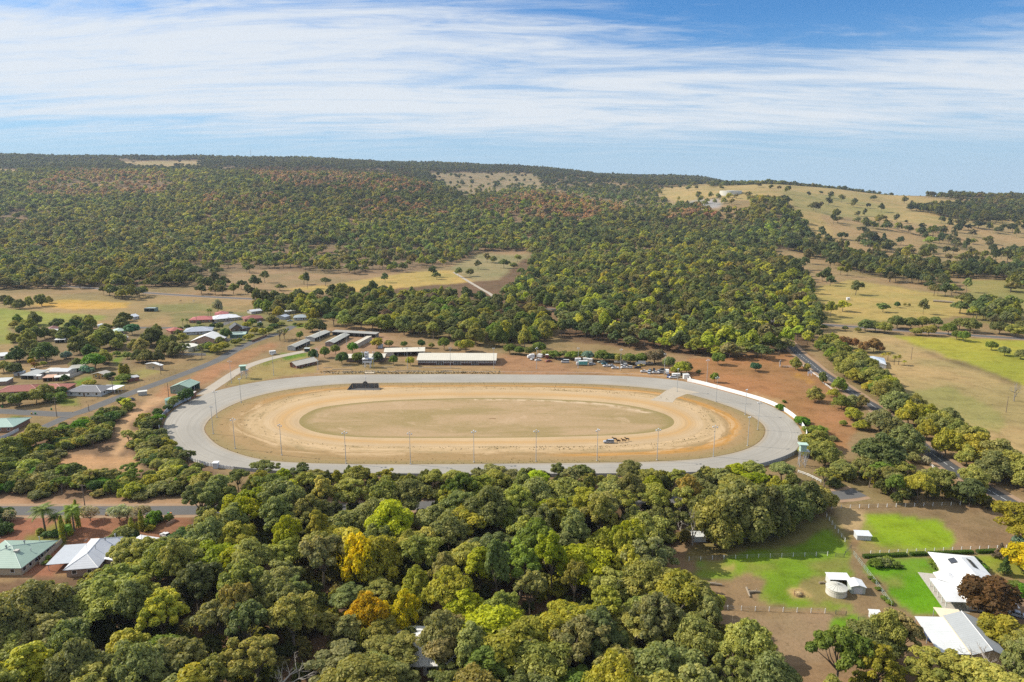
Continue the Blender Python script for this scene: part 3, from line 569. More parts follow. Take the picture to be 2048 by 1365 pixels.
# ------------------------------------------------------------------ buildings
EAVE = 3
_unit = MB().box(-.5, .5, -.5, .5, -.5, .5)
def shared(key, build, _c={}):
    if key not in _c: _c[key] = build()
    return _c[key]
def winmesh(): return shared('win', lambda: MB().box(-.6, .6, -.03, .03, -.55, .55).mesh('pane', GLASS))
def frmmesh(): return shared('frm', lambda: (MB().box(-.72, .72, -.02, .02, -.67, -.55).box(-.72, .72, -.02, .02, .55, .67).box(-.72, -.6, -.02, .02, -.55, .55).box(.6, .72, -.02, .02, -.55, .55).box(-.03, .03, -.022, .022, -.55, .55)).mesh('window', WHITE))
def window(parent, x, y, z, rz, sx=1, sz=1):
    f = link('window', frmmesh(), parent, (x, y, z), rz, (sx, 1, sz)); link('pane', winmesh(), f, (0, 0, 0))
def roofsolid(mb, kind, L, D, wh, rise, e, th=.14):
    x, y = L / 2 + e, D / 2 + e
    if kind == 'gable':
        z0 = wh - rise * e / (D / 2)
        mb.prism([(-y, z0), (0, wh + rise), (y, z0), (y, z0 + th), (0, wh + rise + th), (-y, z0 + th)], -x, x, 0, 'x')
    elif kind == 'gable_y':
        z0 = wh - rise * e / (L / 2)
        mb.prism([(-x, z0), (0, wh + rise), (x, z0), (x, z0 + th), (0, wh + rise + th), (-x, z0 + th)], -y, y, 0, 'y')
    elif kind == 'skillion':      # rises towards the back
        mb.prism([(-y, wh), (y, wh + rise), (y, wh + rise + th), (-y, wh + th)], -x, x, 0, 'x')
    else:                          # hip
        if L >= D: r = [(-x + y, 0, wh + rise), (x - y, 0, wh + rise)]
        else: r = [(0, -y + x, wh + rise), (0, y - x, wh + rise)]
        b = [(-x, -y, wh), (x, -y, wh), (x, y, wh), (-x, y, wh)]
        t_ = [(p[0], p[1], wh + th) for p in b]
        fs = [(3, 2, 1, 0)] + [(i, (i + 1) % 4, 4 + (i + 1) % 4, 4 + i) for i in range(4)]
        if L >= D: fs += [(4, 5, 9, 8), (5, 6, 9), (6, 7, 8, 9), (7, 4, 8)]
        else: fs += [(4, 5, 8), (5, 6, 9, 8), (6, 7, 9), (7, 4, 8, 9)]
        mb.add(b + t_ + r, fs)
        return r
    return []
def building(name, label, A, B, Cc, wh, kind, rise, wallc, roofc, eave=.6, win=0, swin=0, open_=None, cat='house', tile=False, door=True, ridge=None, group=None, ribaxis=None, gable=True, rib=.76):
    a, b = gp(*A), gp(*B); ux = (b - a) / np.hypot(*(b - a)); L = float(np.hypot(*(b - a)))
    n = np.array((-ux[1], ux[0]))
    if isinstance(Cc, tuple): dd = float((gp(*Cc) - a) @ n)
    else: dd = Cc if n[1] > 0 or (abs(n[1]) < .2) else -Cc
    if dd < 0: ux, n, a = -ux, -n, b; dd = -dd; 
    if (-ux[1] * n[0] + ux[0] * n[1]) < 0: n = -n
    n = np.array((-ux[1], ux[0])); 
    D = dd; c = a + ux * L / 2 + n * D / 2
    o = thing(name, label, cat, (c[0], c[1], 0), math.atan2(ux[1], ux[0]), group)
    wm = mat(wallc, .8, .1, .8); mb = MB(); x, y = L / 2, D / 2
    if open_:
        t_ = .15
        mb.box(-x, x, y - t_, y, 0, wh); mb.box(-x, -x + t_, -y, y - t_, 0, wh); mb.box(x - t_, x, -y, y - t_, 0, wh)
        k = max(2, int(L / 4.5)); pm = shared(('post', round(wh, 1)), lambda: MB().box(-.09, .09, -.09, .09, 0, wh).mesh('post', STEEL))
        for i in range(1, k): link('post', pm, o, (-x + L * i / k, -y + .1, 0))
        if D > 5: 
            for i in range(1, k): mb.box(-x + L * i / k - .06, -x + L * i / k + .06, 0, y - t_, 0, wh * .8)
    else:
        mb.box(-x, x, -y, y, 0, wh)
    if gable and kind == 'gable':
        for s in (-1, 1): mb.prism([(-y, wh), (y, wh), (0, wh + rise)], s * x - .08 if s > 0 else s * x, s * x if s > 0 else s * x + .08, 0, 'x')
    if kind == 'gable_y':
        for s in (-1, 1): mb.prism([(-x, wh), (x, wh), (0, wh + rise)], s * y - .08 if s > 0 else s * y, s * y if s > 0 else s * y + .08, 0, 'y')
    if kind == 'skillion':
        mb.prism([(-y, wh), (y, wh), (y, wh + rise)], -x, -x + .1, 0, 'x'); mb.prism([(-y, wh), (y, wh), (y, wh + rise)], x - .1, x, 0, 'x')
        mb.box(-x + .1, x - .1, y - .1, y, wh, wh + rise)
    link('wall', mb.mesh('wall', wm), o)
    rb = MB(); rr = roofsolid(rb, kind, L, D, wh, rise, eave)
    ax = ribaxis if ribaxis is not None else (1 if kind == 'gable_y' or (kind == 'hip' and D > L) else 0)
    ro = link('roof', rb.mesh('roof', roofmat(roofc, rib, ax, tile)), o, (0, 0, .01))
    if ridge:
        cb = MB()
        if kind == 'hip':
            X_, Y_ = x + eave, y + eave; zt = wh + .17
            cb.tube([rr[0], rr[1]], .13, 4)
            ends = ([(-X_, -Y_, zt), (-X_, Y_, zt)], [(X_, -Y_, zt), (X_, Y_, zt)]) if L >= D else ([(-X_, -Y_, zt), (X_, -Y_, zt)], [(-X_, Y_, zt), (X_, Y_, zt)])
            for p, es in zip(rr, ends):
                for q in es: cb.tube([p, q], .12, 4)
        elif kind == 'gable': cb.tube([(-x - eave, 0, wh + rise + .15), (x + eave, 0, wh + rise + .15)], .14, 4)
        link('ridge_cap', cb.mesh('ridge_cap', mat(ridge, .6, .05)), ro)
    for i in range(win):
        px_ = -x + L * (i + .5) / win
        window(o, px_, -y - .03, min(1.6, wh * .58), 0)
    for i in range(swin):
        py_ = -y + D * (i + .5) / swin
        window(o, x + .03, py_, min(1.6, wh * .58), math.pi / 2); window(o, -x - .03, py_, min(1.6, wh * .58), math.pi / 2)
    if door and not open_:
        dx = -x + L * (.5 if win % 2 == 0 else .5 + .5 / max(win, 1)) if win else 0
        d = link('door', shared('door', lambda: MB().box(-.45, .45, -.04, .04, 0, 2.05).mesh('door', mat((.16, .10, .07), .6))), o, (dx, -y - .045, 0))
        link('handle', shared('handle', lambda: MB().box(.3, .38, -.09, -.045, .95, 1.05).mesh('handle', STEEL)), d)
    return o, L, D
def addbox(parent, name, x0, x1, y0, y1, z0, z1, material): return link(name, MB().box(x0, x1, y0, y1, z0, z1).mesh(name, material), parent)
def roofthing(o, x, y, z, kind):
    if kind == 'vent': link('vent', shared('vent', lambda: MB().lathe([(.16, -.3), (.16, .45), (.3, .5), (.32, .8), (.2, 1.0), (.0, 1.02)], 10).mesh('vent', mat((.28, .3, .3), .5))), o, (x, y, z))
    elif kind == 'flue': link('flue', shared('flue', lambda: MB().tube([(0, 0, -.3), (0, 0, 1.3)], .1, 8).lathe([(.18, 1.3), (.18, 1.5), (0, 1.55)], 8).mesh('flue', STEEL)), o, (x, y, z))
    elif kind == 'cooler': link('cooler', shared('cooler', lambda: MB().box(-.6, .6, -.6, .6, -.3, .75).box(-.68, .68, -.68, .68, .75, .9).mesh('cooler', mat((.45, .43, .38), .6))), o, (x, y, z))
    elif kind == 'aerial': link('aerial', shared('aerial', lambda: (lambda q: q.mesh('aerial', STEEL))(MB().tube([(0, 0, -.3), (0, 0, 4.2)], .035, 5).tube([(-.9, 0, 4.0), (.9, 0, 4.0)], .025, 4).tube([(-.6, -.35, 4.0), (-.6, .35, 4.0)], .02, 4).tube([(0, -.4, 4.0), (0, .4, 4.0)], .02, 4).tube([(.6, -.45, 4.0), (.6, .45, 4.0)], .02, 4))), o, (x, y, z))
CREAM, BEIGE, BRICK, RBRICK, GREYW = (.55, .49, .38), (.46, .39, .28), (.27, .15, .10), (.24, .10, .07), (.50, .50, .48)
REDR, REDR2, GREYR, ZINC, WHITER, GREENR, SLATE, CREAMR = (.26, .085, .065), (.36, .13, .095), (.17, .17, .18), (.50, .51, .52), (.74, .74, .73), (.29, .40, .33), (.075, .08, .09), (.62, .58, .48)
# stables and grandstands
building('stable', 'long open stable with pale grey gable roof, nearest of the stable rows to the driveway', (591, 702), (620.5, 688.6), (576, 701), 3.0, 'gable', 1.1, (.42, .43, .42), (.42, .41, .36), .5, open_=1, cat='stable', group='stable rows behind the pavilion')
building('stable', 'long pale roofed stable end to end behind the driveway stable, beside dirt yard', (629.8, 683.6), (660, 670.6), (614.5, 681.5), 3.0, 'gable', 1.1, (.42, .43, .42), (.44, .43, .38), .5, open_=1, cat='stable', group='stable rows behind the pavilion')
building('stable', 'brown walled middle stable with grey gable roof standing alone in the yard', (668, 693.5), (698.7, 676.4), (652.5, 692), 3.0, 'gable', 1.1, (.25, .2, .17), (.42, .42, .37), .5, open_=1, cat='stable', group='stable rows behind the pavilion')
building('stable', 'narrow stable with beige back wall and low skillion roof by round green tree', (715.3, 696.8), (743.6, 681.0), 4.2, 3.6, 'skillion', -.6, (.50, .45, .36), (.62, .58, .48), .3, cat='stable', door=False, group='stable rows behind the pavilion')
building('stable', 'wide dark open fronted stable with flat grey roof across back of the yard', (665, 671.5), (751.4, 676.5), 6.0, 3.2, 'skillion', .5, (.22, .21, .2), (.34, .33, .3), .5, open_=1, cat='stable', group='stable rows behind the pavilion')
o, L, D = building('pavilion', 'low brick pavilion with cream hipped roof and deep shaded verandah beside track', (593.7, 737.4), (631.8, 728.5), (578.5, 734.6), 2.7, 'gable', 1.6, RBRICK, (.55, .50, .42), 1.4, win=4, swin=1, cat='pavilion', ridge=(.5, .46, .4))
for i in range(5): addbox(o, 'post', -L / 2 - 1 + i * (L + 2) / 4 - .07, -L / 2 - 1 + i * (L + 2) / 4 + .07, -D / 2 - 1.25, -D / 2 - 1.11, 0, 2.15, STEEL)
building('stand', 'low dark clubroom with cream metal roof half hidden by two round trees', (693, 724.5), (768, 723.5), 12, 3.0, 'gable', .9, (.22, .15, .12), CREAMR, .8, win=8, cat='clubroom')
o, L, D = building('stand', 'open fronted betting shed with cream roof beside the long glazed grandstand', (770, 713.5), (848, 711.6), 13, 3.4, 'gable', .9, (.5, .46, .38), CREAMR, .8, open_=1, cat='shed')
addbox(o, 'end_room', -L / 2 + .2, -L / 2 + 6.5, -D / 2 + .02, -D / 2 + 5, 0, 3.3, mat((.55, .5, .42), .8))
for k in (.44, .86): roofthing(o, -L / 2 + L * k, -1.5, 4.2, 'vent')
o, L, D = building('grandstand', 'long grandstand with cream metal roof and a row of windows facing the track', (836, 730.2), (990.5, 730.8), 21, 3.7, 'gable', 2.3, (.52, .53, .54), (.60, .56, .46), .9, cat='grandstand', door=False, ribaxis=0, rib=1.5)
link('brick_base', MB().box(-L / 2 - .02, L / 2 + .02, -D / 2 - .12, -D / 2, 0, 1.5).mesh('brick_base', mat((.10, .055, .045), .9)), o)
for i in range(48):
    xx = -L / 2 + .8 + i * (L - 1.6) / 47
    k = (i + .5) / 48
    if any(abs(k - q) < .034 for q in (.285, .51, .735)): continue
    window(o, xx, -D / 2 - .06, 2.35, 0, .66, 1.05)
glz = shared('gdoor', lambda: MB().box(-.42, .42, -.03, .03, 0, 2.6).mesh('glass_door', GLASS))
for q in (.285, .51, .735):
    for j in range(4): link('glass_door', glz, o, (-L / 2 + L * q + (j - 1.5) * 1.15, -D / 2 - .17, .15))
    addbox(o, 'door_frame', -L / 2 + L * q - 2.5, -L / 2 + L * q + 2.5, -D / 2 - .14, -D / 2 - .125, .1, 2.95, mat((.45, .46, .46), .6))
# town houses
def H(*a, **k): return building('house', *a, **k)
H('red tiled hip roofed house behind street trees, leftmost of the front row', (-6, 794), (78, 790), 13, 2.6, 'hip', 2.3, BRICK, REDR, .7, win=4, tile=True, ridge=(.4, .2, .16))
H('house with pale red tiled roof between street trees and grey tiled house', (64, 791), (128, 789), 14, 2.6, 'hip', 2.3, BRICK, REDR2, .7, win=4, tile=True, ridge=(.5, .3, .25))
o, L, D = H('grey tiled corner house with white walls and flat white patio roof', (135, 792.5), (202, 793.5), 14, 2.6, 'hip', 2.1, (.6, .6, .58), GREYR, .7, win=4, swin=2, tile=True, ridge=(.6, .6, .6))
p = link('patio_roof', MB().box(L / 2 - 6, L / 2 + 5.5, -2, 8, 2.75, 2.88).mesh('patio_roof', mat((.75, .75, .74), .5)), o)
for xx in (L / 2 + 5.2,):
    for yy in (-1.8, 1.5, 4.8, 7.8): addbox(o, 'post', xx - .07, xx + .07, yy - .07, yy + .07, 0, 2.75, WHITE)
building('shed', 'long pale steel shed beside the fence, widest in the back yards', (99, 753), (136, 753.5), 9, 3.2, 'gable', .9, (.5, .47, .42), (.52, .54, .55), .3, cat='shed')
building('shed', 'grey skillion carport left of the long pale steel shed', (42, 759), (70, 759.5), 13, 2.5, 'skillion', .5, (.34, .31, .27), (.36, .37, .36), .3, open_=1, cat='carport')
building('shed', 'cream flat roofed lean-to against the long pale steel shed', (80, 753), (99, 753), 11, 2.5, 'skillion', .4, (.45, .42, .36), (.62, .58, .49), .3, cat='lean-to')
building('shed', 'grey roofed open carport behind long pale steel shed and fence', (138, 746), (164, 744.5), 9, 2.8, 'skillion', .4, (.42, .42, .42), (.38, .37, .33), .5, open_=1, cat='carport')
building('shed', 'orange edged patio roof in yard before long pale steel shed', (86, 764), (106, 763), 7, 2.4, 'skillion', .3, (.45, .25, .13), (.58, .36, .24), .2, open_=1, cat='patio')
building('shed', 'small white patio roof right of the orange edged patio', (110, 763.5), (140, 760), 5, 2.4, 'skillion', .3, (.5, .46, .4), (.68, .66, .6), .2, open_=1, cat='patio')
building('shed', 'tiny white roofed garden shed in yard before grey carport', (68, 759.5), (82, 759), 4, 2.2, 'gable', .5, (.42, .4, .36), (.70, .69, .66), .2, cat='shed')
building('shed', 'small pale blue roofed shed at the far left back fence', (28, 753), (47, 752), 4, 2.2, 'skillion', .3, (.4, .4, .38), (.55, .58, .62), .2, cat='shed')
building('shed', 'brown shed with pale roof at left edge behind red roofed house', (-30, 773), (14, 771), 8, 2.5, 'skillion', .4, (.28, .2, .15), (.5, .52, .5), .3, cat='shed')
H('yellow fronted house with beige gable roof on lawn above corner house', (186, 757), (212, 758.5), (183, 752), 2.8, 'gable_y', 1.3, (.52, .33, .11), (.44, .41, .35), .8, win=2, ribaxis=1)
building('shed', 'small red brick hut with grey roof on lawn beside street', (258, 765), (279, 761.5), 5, 2.4, 'skillion', .3, RBRICK, (.40, .40, .40), .3, cat='hut')
building('shed', 'big beige shed with white gable roof and maroon door beside street', (292, 738.5), (322, 742), (283, 735.5), 3.6, 'gable_y', 1.2, (.47, .36, .25), (.76, .76, .75), .4, win=1, cat='shed', ribaxis=1)
o, L, D = building('shed', 'large green gabled workshop beside left end of grey track', (379, 788.6), (400.5, 777.5), (341.5, 787.5), 4.0, 'gable', 1.9, (.20, .28, .22), GREENR, .35, open_=1, cat='workshop', ridge=(.4, .5, .44))
addbox(o, 'front_panel', -L / 2 + .16, -L / 2 + 3, -D / 2, -D / 2 + .12, 0, 3.9, mat((.20, .28, .22), .8))
for yy in (-3.5, 3.5): window(o, -L / 2 - .03, yy, 1.8, math.pi / 2, 1.1, .8)
building('shed', 'low maroon brick hut with pale flat roof below the green workshop', (355, 798), (385, 797.5), 5.5, 2.5, 'skillion', .2, RBRICK, (.55, .5, .44), .3, cat='hut')
H('red tiled house with driveway and palms in front, by open paddock', (379, 646.5), (424, 645), 15, 2.6, 'hip', 2.6, BRICK, (.40, .13, .12), .7, win=4, tile=True)
H('red tiled house beside the white roofed house, farther from the street', (431, 636), (456, 634.5), 14, 2.6, 'hip', 2.6, BRICK, (.38, .13, .12), .7, win=2, tile=True)
H('broad white metal roofed house between two red roofed houses', (430, 645), (480, 640), 15, 2.7, 'hip', 2.8, BEIGE, (.70, .71, .73), .9, win=4, swin=2, ridge=(.75, .75, .76))
H('dark red tiled house right of the broad white roof', (490, 645), (526, 642), 15, 2.6, 'hip', 2.6, BRICK, (.25, .09, .075), .7, win=3, tile=True)
H('red tiled low house half hidden by trees near the inner street', (342, 669), (366, 666), 12, 2.6, 'hip', 1.9, BRICK, (.36, .12, .09), .7, win=2, tile=True)
H('blue grey hip roofed house above the large white gabled house', (369, 671), (423, 668), 16, 2.6, 'hip', 2.8, (.5, .5, .5), (.36, .39, .45), .8, win=4, ridge=(.6, .6, .62))
H('dark slate gabled house of brown brick among garden trees', (462, 665), (486, 663), 12, 3.0, 'gable_y', 3.4, (.15, .10, .075), SLATE, .5, win=2, tile=True)
H('low dark slate wing roof joined right of dark gabled house', (487, 664), (500, 661), 10, 2.6, 'hip', 1.8, (.16, .11, .09), (.10, .105, .12), .6, win=1, tile=True)
o, L, D = building('shed', 'green steel shed with solar panels on its roof beside dark gabled house', (460, 677.5), (491, 676.5), 11, 3.2, 'gable', 1.1, (.12, .20, .16), (.36, .47, .42), .4, cat='shed')
for i in range(7): link('solar_panel', shared('sp', lambda: MB().box(-.5, .5, -.8, .8, 0, .06).mesh('solar_panel', mat((.015, .02, .04), .2, .1, 1, .6))), o, (-L / 2 + 2.2 + i * 1.15, -2.2, 4.0), (R_(11), 0, 0))
H('large white gabled house behind yellow green garden trees and pale wall', (383, 690), (440, 689), 18, 3.0, 'gable_y', 4.2, (.5, .3, .22), (.74, .73, .70), .8, win=3, ribaxis=1)
building('shed', 'cream steel shed with white roof behind the pale boundary wall', (377, 705), (400, 699.5), (371, 697), 3.4, 'gable', .8, (.50, .47, .36), (.68, .66, .58), .3, cat='shed')
H('small grey roofed house at the top end of the inner street', (503, 629), (524, 626.5), 10, 2.6, 'gable', 1.2, (.45, .43, .4), (.55, .57, .6), .5, win=2)
H('grey green hip roofed house on cul de sac near the palms', (588, 641.5), (617, 640.5), 13, 2.6, 'hip', 2.2, (.4, .4, .4), (.30, .34, .36), .7, win=3)
building('shed', 'pair of pale sheds among trees above the cul de sac', (570, 629.5), (592, 627), 8, 2.8, 'gable', .7, (.45, .45, .42), (.6, .62, .62), .3, cat='shed')
building('shed', 'long thin pale roof among dark trees behind the cul de sac', (553, 625.5), (572, 624), 6, 2.6, 'skillion', .4, (.4, .4, .38), (.55, .56, .57), .3, cat='shed')
H('small blue grey house right of cul de sac sheds behind hedge', (570, 640), (580, 637), 9, 2.6, 'gable', 1.2, (.4, .4, .4), (.42, .47, .55), .5, win=1)
building('shed', 'lone green open shed standing out in the dry paddock', (288.5, 624), (309, 624), 8, 3.6, 'skillion', -.5, (.20, .27, .22), (.40, .46, .45), .3, open_=1, cat='shed')
H('tiny white roofed cottage beside dark tree clump near paddock', (267, 640), (278, 638), 9, 2.8, 'gable', 1.8, (.55, .52, .46), (.65, .68, .72), .5, win=1)
H('pale green roofed house half hidden among tall town trees', (232, 670), (250, 668), 11, 2.7, 'hip', 1.8, BEIGE, (.42, .52, .47), .7, win=2)
H('grey roofed house glimpsed between tall trees above bright willow', (238, 684), (256, 681), 11, 2.7, 'gable', 1.5, (.3, .22, .18), (.44, .46, .48), .7, win=2)
H('white roofed house hidden by gum trees, edge of green field', (80, 672), (112, 670), 12, 2.7, 'hip', 1.9, (.45, .42, .38), (.66, .67, .67), .7, win=2)
H('dark red roofed house behind town trees at edge of green field', (99, 665), (116, 663.5), 9, 2.7, 'hip', 2.0, BRICK, (.22, .10, .09), .6, win=1, tile=True)
building('shed', 'small white roof between tall gum trunks in the town wood', (110, 687), (130, 686), 7, 2.6, 'skillion', .4, (.4, .36, .3), (.66, .66, .64), .4, open_=1, cat='carport')
building('shed', 'white roof glimpsed through gums right of town wood', (322, 691), (338, 689), 10, 3.0, 'gable', 1.0, (.45, .42, .38), (.68, .7, .72), .4, cat='shed')
H('brick house with pale green roof cut off by left edge', (-45, 866), (27, 864), 14, 2.6, 'hip', 2.2, BRICK, (.30, .42, .36), .7, win=4, ridge=(.4, .5, .45))
H('white roofed house cut by left edge beside green field track', (-22, 722), (13, 719), 11, 2.7, 'gable', 1.4, (.5, .47, .42), (.66, .67, .67), .5, win=2)
H('small grey roofed house on inner street behind the green roofed house', (199, 660), (214, 658.5), 10, 2.7, 'hip', 1.8, BEIGE, (.44, .46, .48), .6, win=2)
H('small cream roofed house between tall town trees near the willow', (150, 700), (170, 698), 10, 2.7, 'gable', 1.4, (.45, .4, .33), (.6, .57, .5), .6, win=2)
# lower left houses: (seen large)
o, L, D = H('big house with green metal hip roof at the lower left corner', (44, 1151), (113, 1098), (-62, 1150), 2.6, 'hip', 2.9, BEIGE, (.27, .37, .31), .6, win=6, swin=3, ridge=(.46, .54, .49), ribaxis=0)
for xx, yy, zz, kd in ((-2, -3, 4.3, 'cooler'), (3, -2, 4.9, 'vent'), (-L / 2 + 7, .8, 5.4, 'vent'), (7, -4, 3.6, 'flue'), (0, -6, 3.2, 'flue'), (-1, 3, 4.6, 'aerial'), (-5, 4, 4.4, 'vent')): roofthing(o, xx, yy, zz, kd)
link('solar_heater', MB().box(-1.0, 1.0, -.6, .6, 0, .1).tube([(-1.1, .75, .25), (1.1, .75, .25)], .26, 10).mesh('solar_heater', mat((.06, .07, .09), .3)), o, (-3, 4.2, 4.3), (R_(-20), 0, 0))
link('carport_roof', MB().box(-L / 2 + 8, L / 2 - 4, D / 2 + .7, D / 2 + 6, 2.5, 2.66).mesh('carport_roof', roofmat((.33, .42, .37), .76, 0)), o)
o, L, D = H('house with grey and white metal roof between green roof and hidden roof', (196, 1150), (243, 1091), (140, 1148), 2.6, 'hip', 2.5, (.36, .26, .2), (.50, .52, .56), .6, win=6, swin=2, ridge=(.75, .75, .74), ribaxis=0)
for xx, yy, zz, kd in ((5, -1.5, 4.4, 'vent'), (-1, -1, 4.7, 'flue'), (2, -4.6, 3.2, 'vent'), (-3, .6, 4.9, 'aerial'), (9, -3, 3.6, 'vent')): roofthing(o, xx, yy, zz, kd)
cr = link('carport_roof', MB().box(-L / 2 + 4, L / 2 - 2, D / 2 + .62, D / 2 + 7.5, 2.48, 2.62).mesh('carport_roof', roofmat((.44, .47, .51), .76, 0)), o)
for xx in (-L / 2 + 5, 0, L / 2 - 3): addbox(o, 'post', xx - .07, xx + .07, D / 2 + 7.2, D / 2 + 7.34, 0, 2.48, STEEL)
H('white roofed house mostly hidden by gum trees below blue car', (268, 1142), (338, 1096), 11, 2.7, 'hip', 2.4, BEIGE, (.66, .67, .69), .6, win=4, ridge=(.74, .74, .74))
H('white roof glimpsed through tall gums at the bottom of the wood', (780, 1352), (905, 1350), 15, 2.8, 'hip', 2.5, (.5, .48, .44), (.76, .76, .75), .6, win=4)
H('grey roof edge showing between trees at far left bottom', (-70, 1290), (10, 1248), 10, 2.8, 'hip', 2.3, BEIGE, (.62, .63, .66), .6, win=2)
# farm, lower right
o, L, D = H('white roofed farmhouse with skylight beside the bright green lawn', (1864, 1126), (1936, 1221), (1934, 1126), 2.9, 'hip', 2.7, (.62, .58, .5), (.82, .82, .81), 1.2, win=5, swin=2, ribaxis=0, rib=4)
sl = math.atan2(2.7, D / 2 + 1.2)
def roofpanel(name, x, y, w_, d_, side, material, h=.1):
    z = 2.9 + 2.7 * (1 - abs(y) / (D / 2 + 1.2)) + .16
    link(name, MB().box(-w_ / 2, w_ / 2, -d_ / 2, d_ / 2, 0, h).mesh(name, material), o, (x, y, z), (-sl * side, 0, 0))
DARKGL = mat((.05, .055, .065), .25, .1, 1, .6)
fx_ = -1 if (np.array(o.matrix_basis @ Vector((1, 0, 0)))[1] < o.location.y) else 1     # +1 when local +x points away from the camera
roofpanel('skylight', fx_ * 6.5, -2.6, 2.6, 1.9, -1, DARKGL, .3); roofpanel('skylight', fx_ * 6.0, 2.6, 5.0, 1.5, 1, DARKGL, .12)
VB = MB().prism([(-D / 2 - 6.2, 2.35), (-D / 2 - 1.1, 2.8), (-D / 2 - 1.1, 2.9), (-D / 2 - 6.2, 2.45)], *sorted((-fx_ * 1.5, -fx_ * 14)), 0, 'x')
link('verandah_roof', VB.mesh('verandah_roof', roofmat((.62, .64, .66), .76, 0)), o)
for k in range(5):
    xx = -fx_ * (2 + 2.85 * k); addbox(o, 'verandah_post', xx - .09, xx + .09, -D / 2 - 6.0, -D / 2 - 5.82, 0, 2.36, WHITE)
gz = MB(); 
for k in range(6):
    a0, a1 = k * math.pi / 3, (k + 1) * math.pi / 3; q = 3.6
    gz.add([(math.cos(a0) * q, math.sin(a0) * q, 2.9), (math.cos(a1) * q, math.sin(a1) * q, 2.9), (0, 0, 4.6)], [(0, 1, 2)])
gz.add([(math.cos(k * math.pi / 3) * 3.6, math.sin(k * math.pi / 3) * 3.6, 2.9) for k in range(6)], [(5, 4, 3, 2, 1, 0)])
link('bay_roof', gz.mesh('bay_roof', roofmat((.80, .80, .80), 4, 0)), o, (-fx_ * .5, -D / 2 - 1.2, .05))
link('paving', MB().box(*sorted((-fx_ * -6, -fx_ * 14.5)), -D / 2 - 6.6, -D / 2, -.1, .06).mesh('paving', CONC), o)
o, L, D = building('shed', 'big grey gabled farm shed with wide white awning in lower right corner', (1887, 1257), (1943, 1334), (1946, 1257), 3.6, 'gable', 1.7, (.58, .50, .38), (.34, .36, .37), .4, cat='shed', ridge=(.55, .55, .55), ribaxis=0)
fx_ = -1 if (np.array(o.matrix_basis @ Vector((1, 0, 0)))[1] < o.location.y) else 1
aw = MB().prism([(-D / 2 - 7.6, 2.7), (-D / 2 - .5, 3.3), (-D / 2 - .5, 3.42), (-D / 2 - 7.6, 2.82)], -L / 2, L / 2, 0, 'x')
link('awning_roof', aw.mesh('awning_roof', roofmat((.58, .60, .60), .76, 0)), o)
link('barge_board', MB().box(-L / 2, L / 2, -D / 2 - .62, -D / 2 - .45, 3.25, 3.6).mesh('barge_board', mat((.72, .60, .42), .7)), o)
for k in range(5): addbox(o, 'awning_post', -L / 2 + .3 + k * (L - .6) / 4 - .08, -L / 2 + .3 + k * (L - .6) / 4 + .08, -D / 2 - 7.4, -D / 2 - 7.24, 0, 2.72, STEEL)
link('lean_to_roof', MB().box(*sorted((fx_ * (L / 2 + .45), fx_ * (L / 2 + 5))), -D / 2 - 1, D / 2 - 2.5, 3.0, 3.12).mesh('lean_to_roof', mat((.70, .60, .44), .6)), o)
for yy in (-D / 2 - .8, D / 2 - 2.7): addbox(o, 'lean_to_post', fx_ * (L / 2 + 4.7) - .07, fx_ * (L / 2 + 4.7) + .07, yy - .07, yy + .07, 0, 3.0, STEEL)
def hut(label, px, py, w_, d_, h, rot, wallc, roofc, rise=.5, kind='skillion', openf=False):
    x, y = gp(px, py); o = thing('animal_shelter' if openf else 'small_shed', label, 'shed', (x, y, 0), R_(rot)); mb = MB()
    if openf: mb.box(-w_ / 2, w_ / 2, d_ / 2 - .08, d_ / 2, 0, h).box(-w_ / 2, -w_ / 2 + .08, -d_ / 2, d_ / 2 - .08, 0, h).box(w_ / 2 - .08, w_ / 2, -d_ / 2, d_ / 2 - .08, 0, h)
    else: mb.box(-w_ / 2, w_ / 2, -d_ / 2, d_ / 2, 0, h)
    if kind == 'gable': mb.prism([(-w_ / 2, h), (w_ / 2, h), (0, h + rise)], -d_ / 2, d_ / 2)
    link('wall', mb.mesh('wall', mat(wallc, .7, .06)), o); rb = MB(); roofsolid(rb, 'gable_y' if kind == 'gable' else kind, w_, d_, h + .01, rise, .25, .08); link('roof', rb.mesh('roof', roofmat(roofc, .5, 0)), o)
    if kind == 'gable': link('roller_door', MB().box(-w_ * .3, w_ * .3, -d_ / 2 - .04, -d_ / 2, 0, h * .86).mesh('roller_door', mat((.55, .57, .58), .5)), o)
hut('grey green garden shed with white gable roof right of round water tank', 1711, 1181, 4.0, 4.0, 2.3, -8, (.42, .47, .42), (.74, .75, .75), .6, 'gable')
hut('open white roofed shelter directly behind the round water tank', 1675, 1167, 6.0, 3.2, 2.2, -3, (.55, .57, .57), (.76, .77, .77), .25, openf=True)
hut('small white tin shelter on bare dirt beside the dark wood edge', 1400, 1190, 3.4, 3.6, 1.9, 12, (.60, .62, .62), (.66, .67, .67), .3)
hut('flat white sheet roofed kennel left of small tin shelter', 1379, 1184, 2.6, 2.2, 1.1, 5, (.5, .5, .5), (.72, .73, .74), .1)
hut('low grey white shelter alone at edge of bright upper paddock', 1724.5, 1077, 4.6, 3.0, 1.7, -6, (.5, .52, .52), (.62, .65, .68), .35)
hut('white shelter in deep shade under the big gums', 1397, 1080, 4.2, 3.2, 2.0, 4, (.58, .6, .6), (.7, .72, .72), .3)
hut('white pump cabin beside the garden gate below the lawn', 1749, 1237, 2.6, 1.8, 1.8, -6, (.6, .6, .58), (.66, .66, .64), .2)
hut('small green white ticket box at stable entrance', 614.5, 703.6, 3.6, 2.4, 2.6, 2, (.03, .05, .04), (.60, .64, .62), .1)
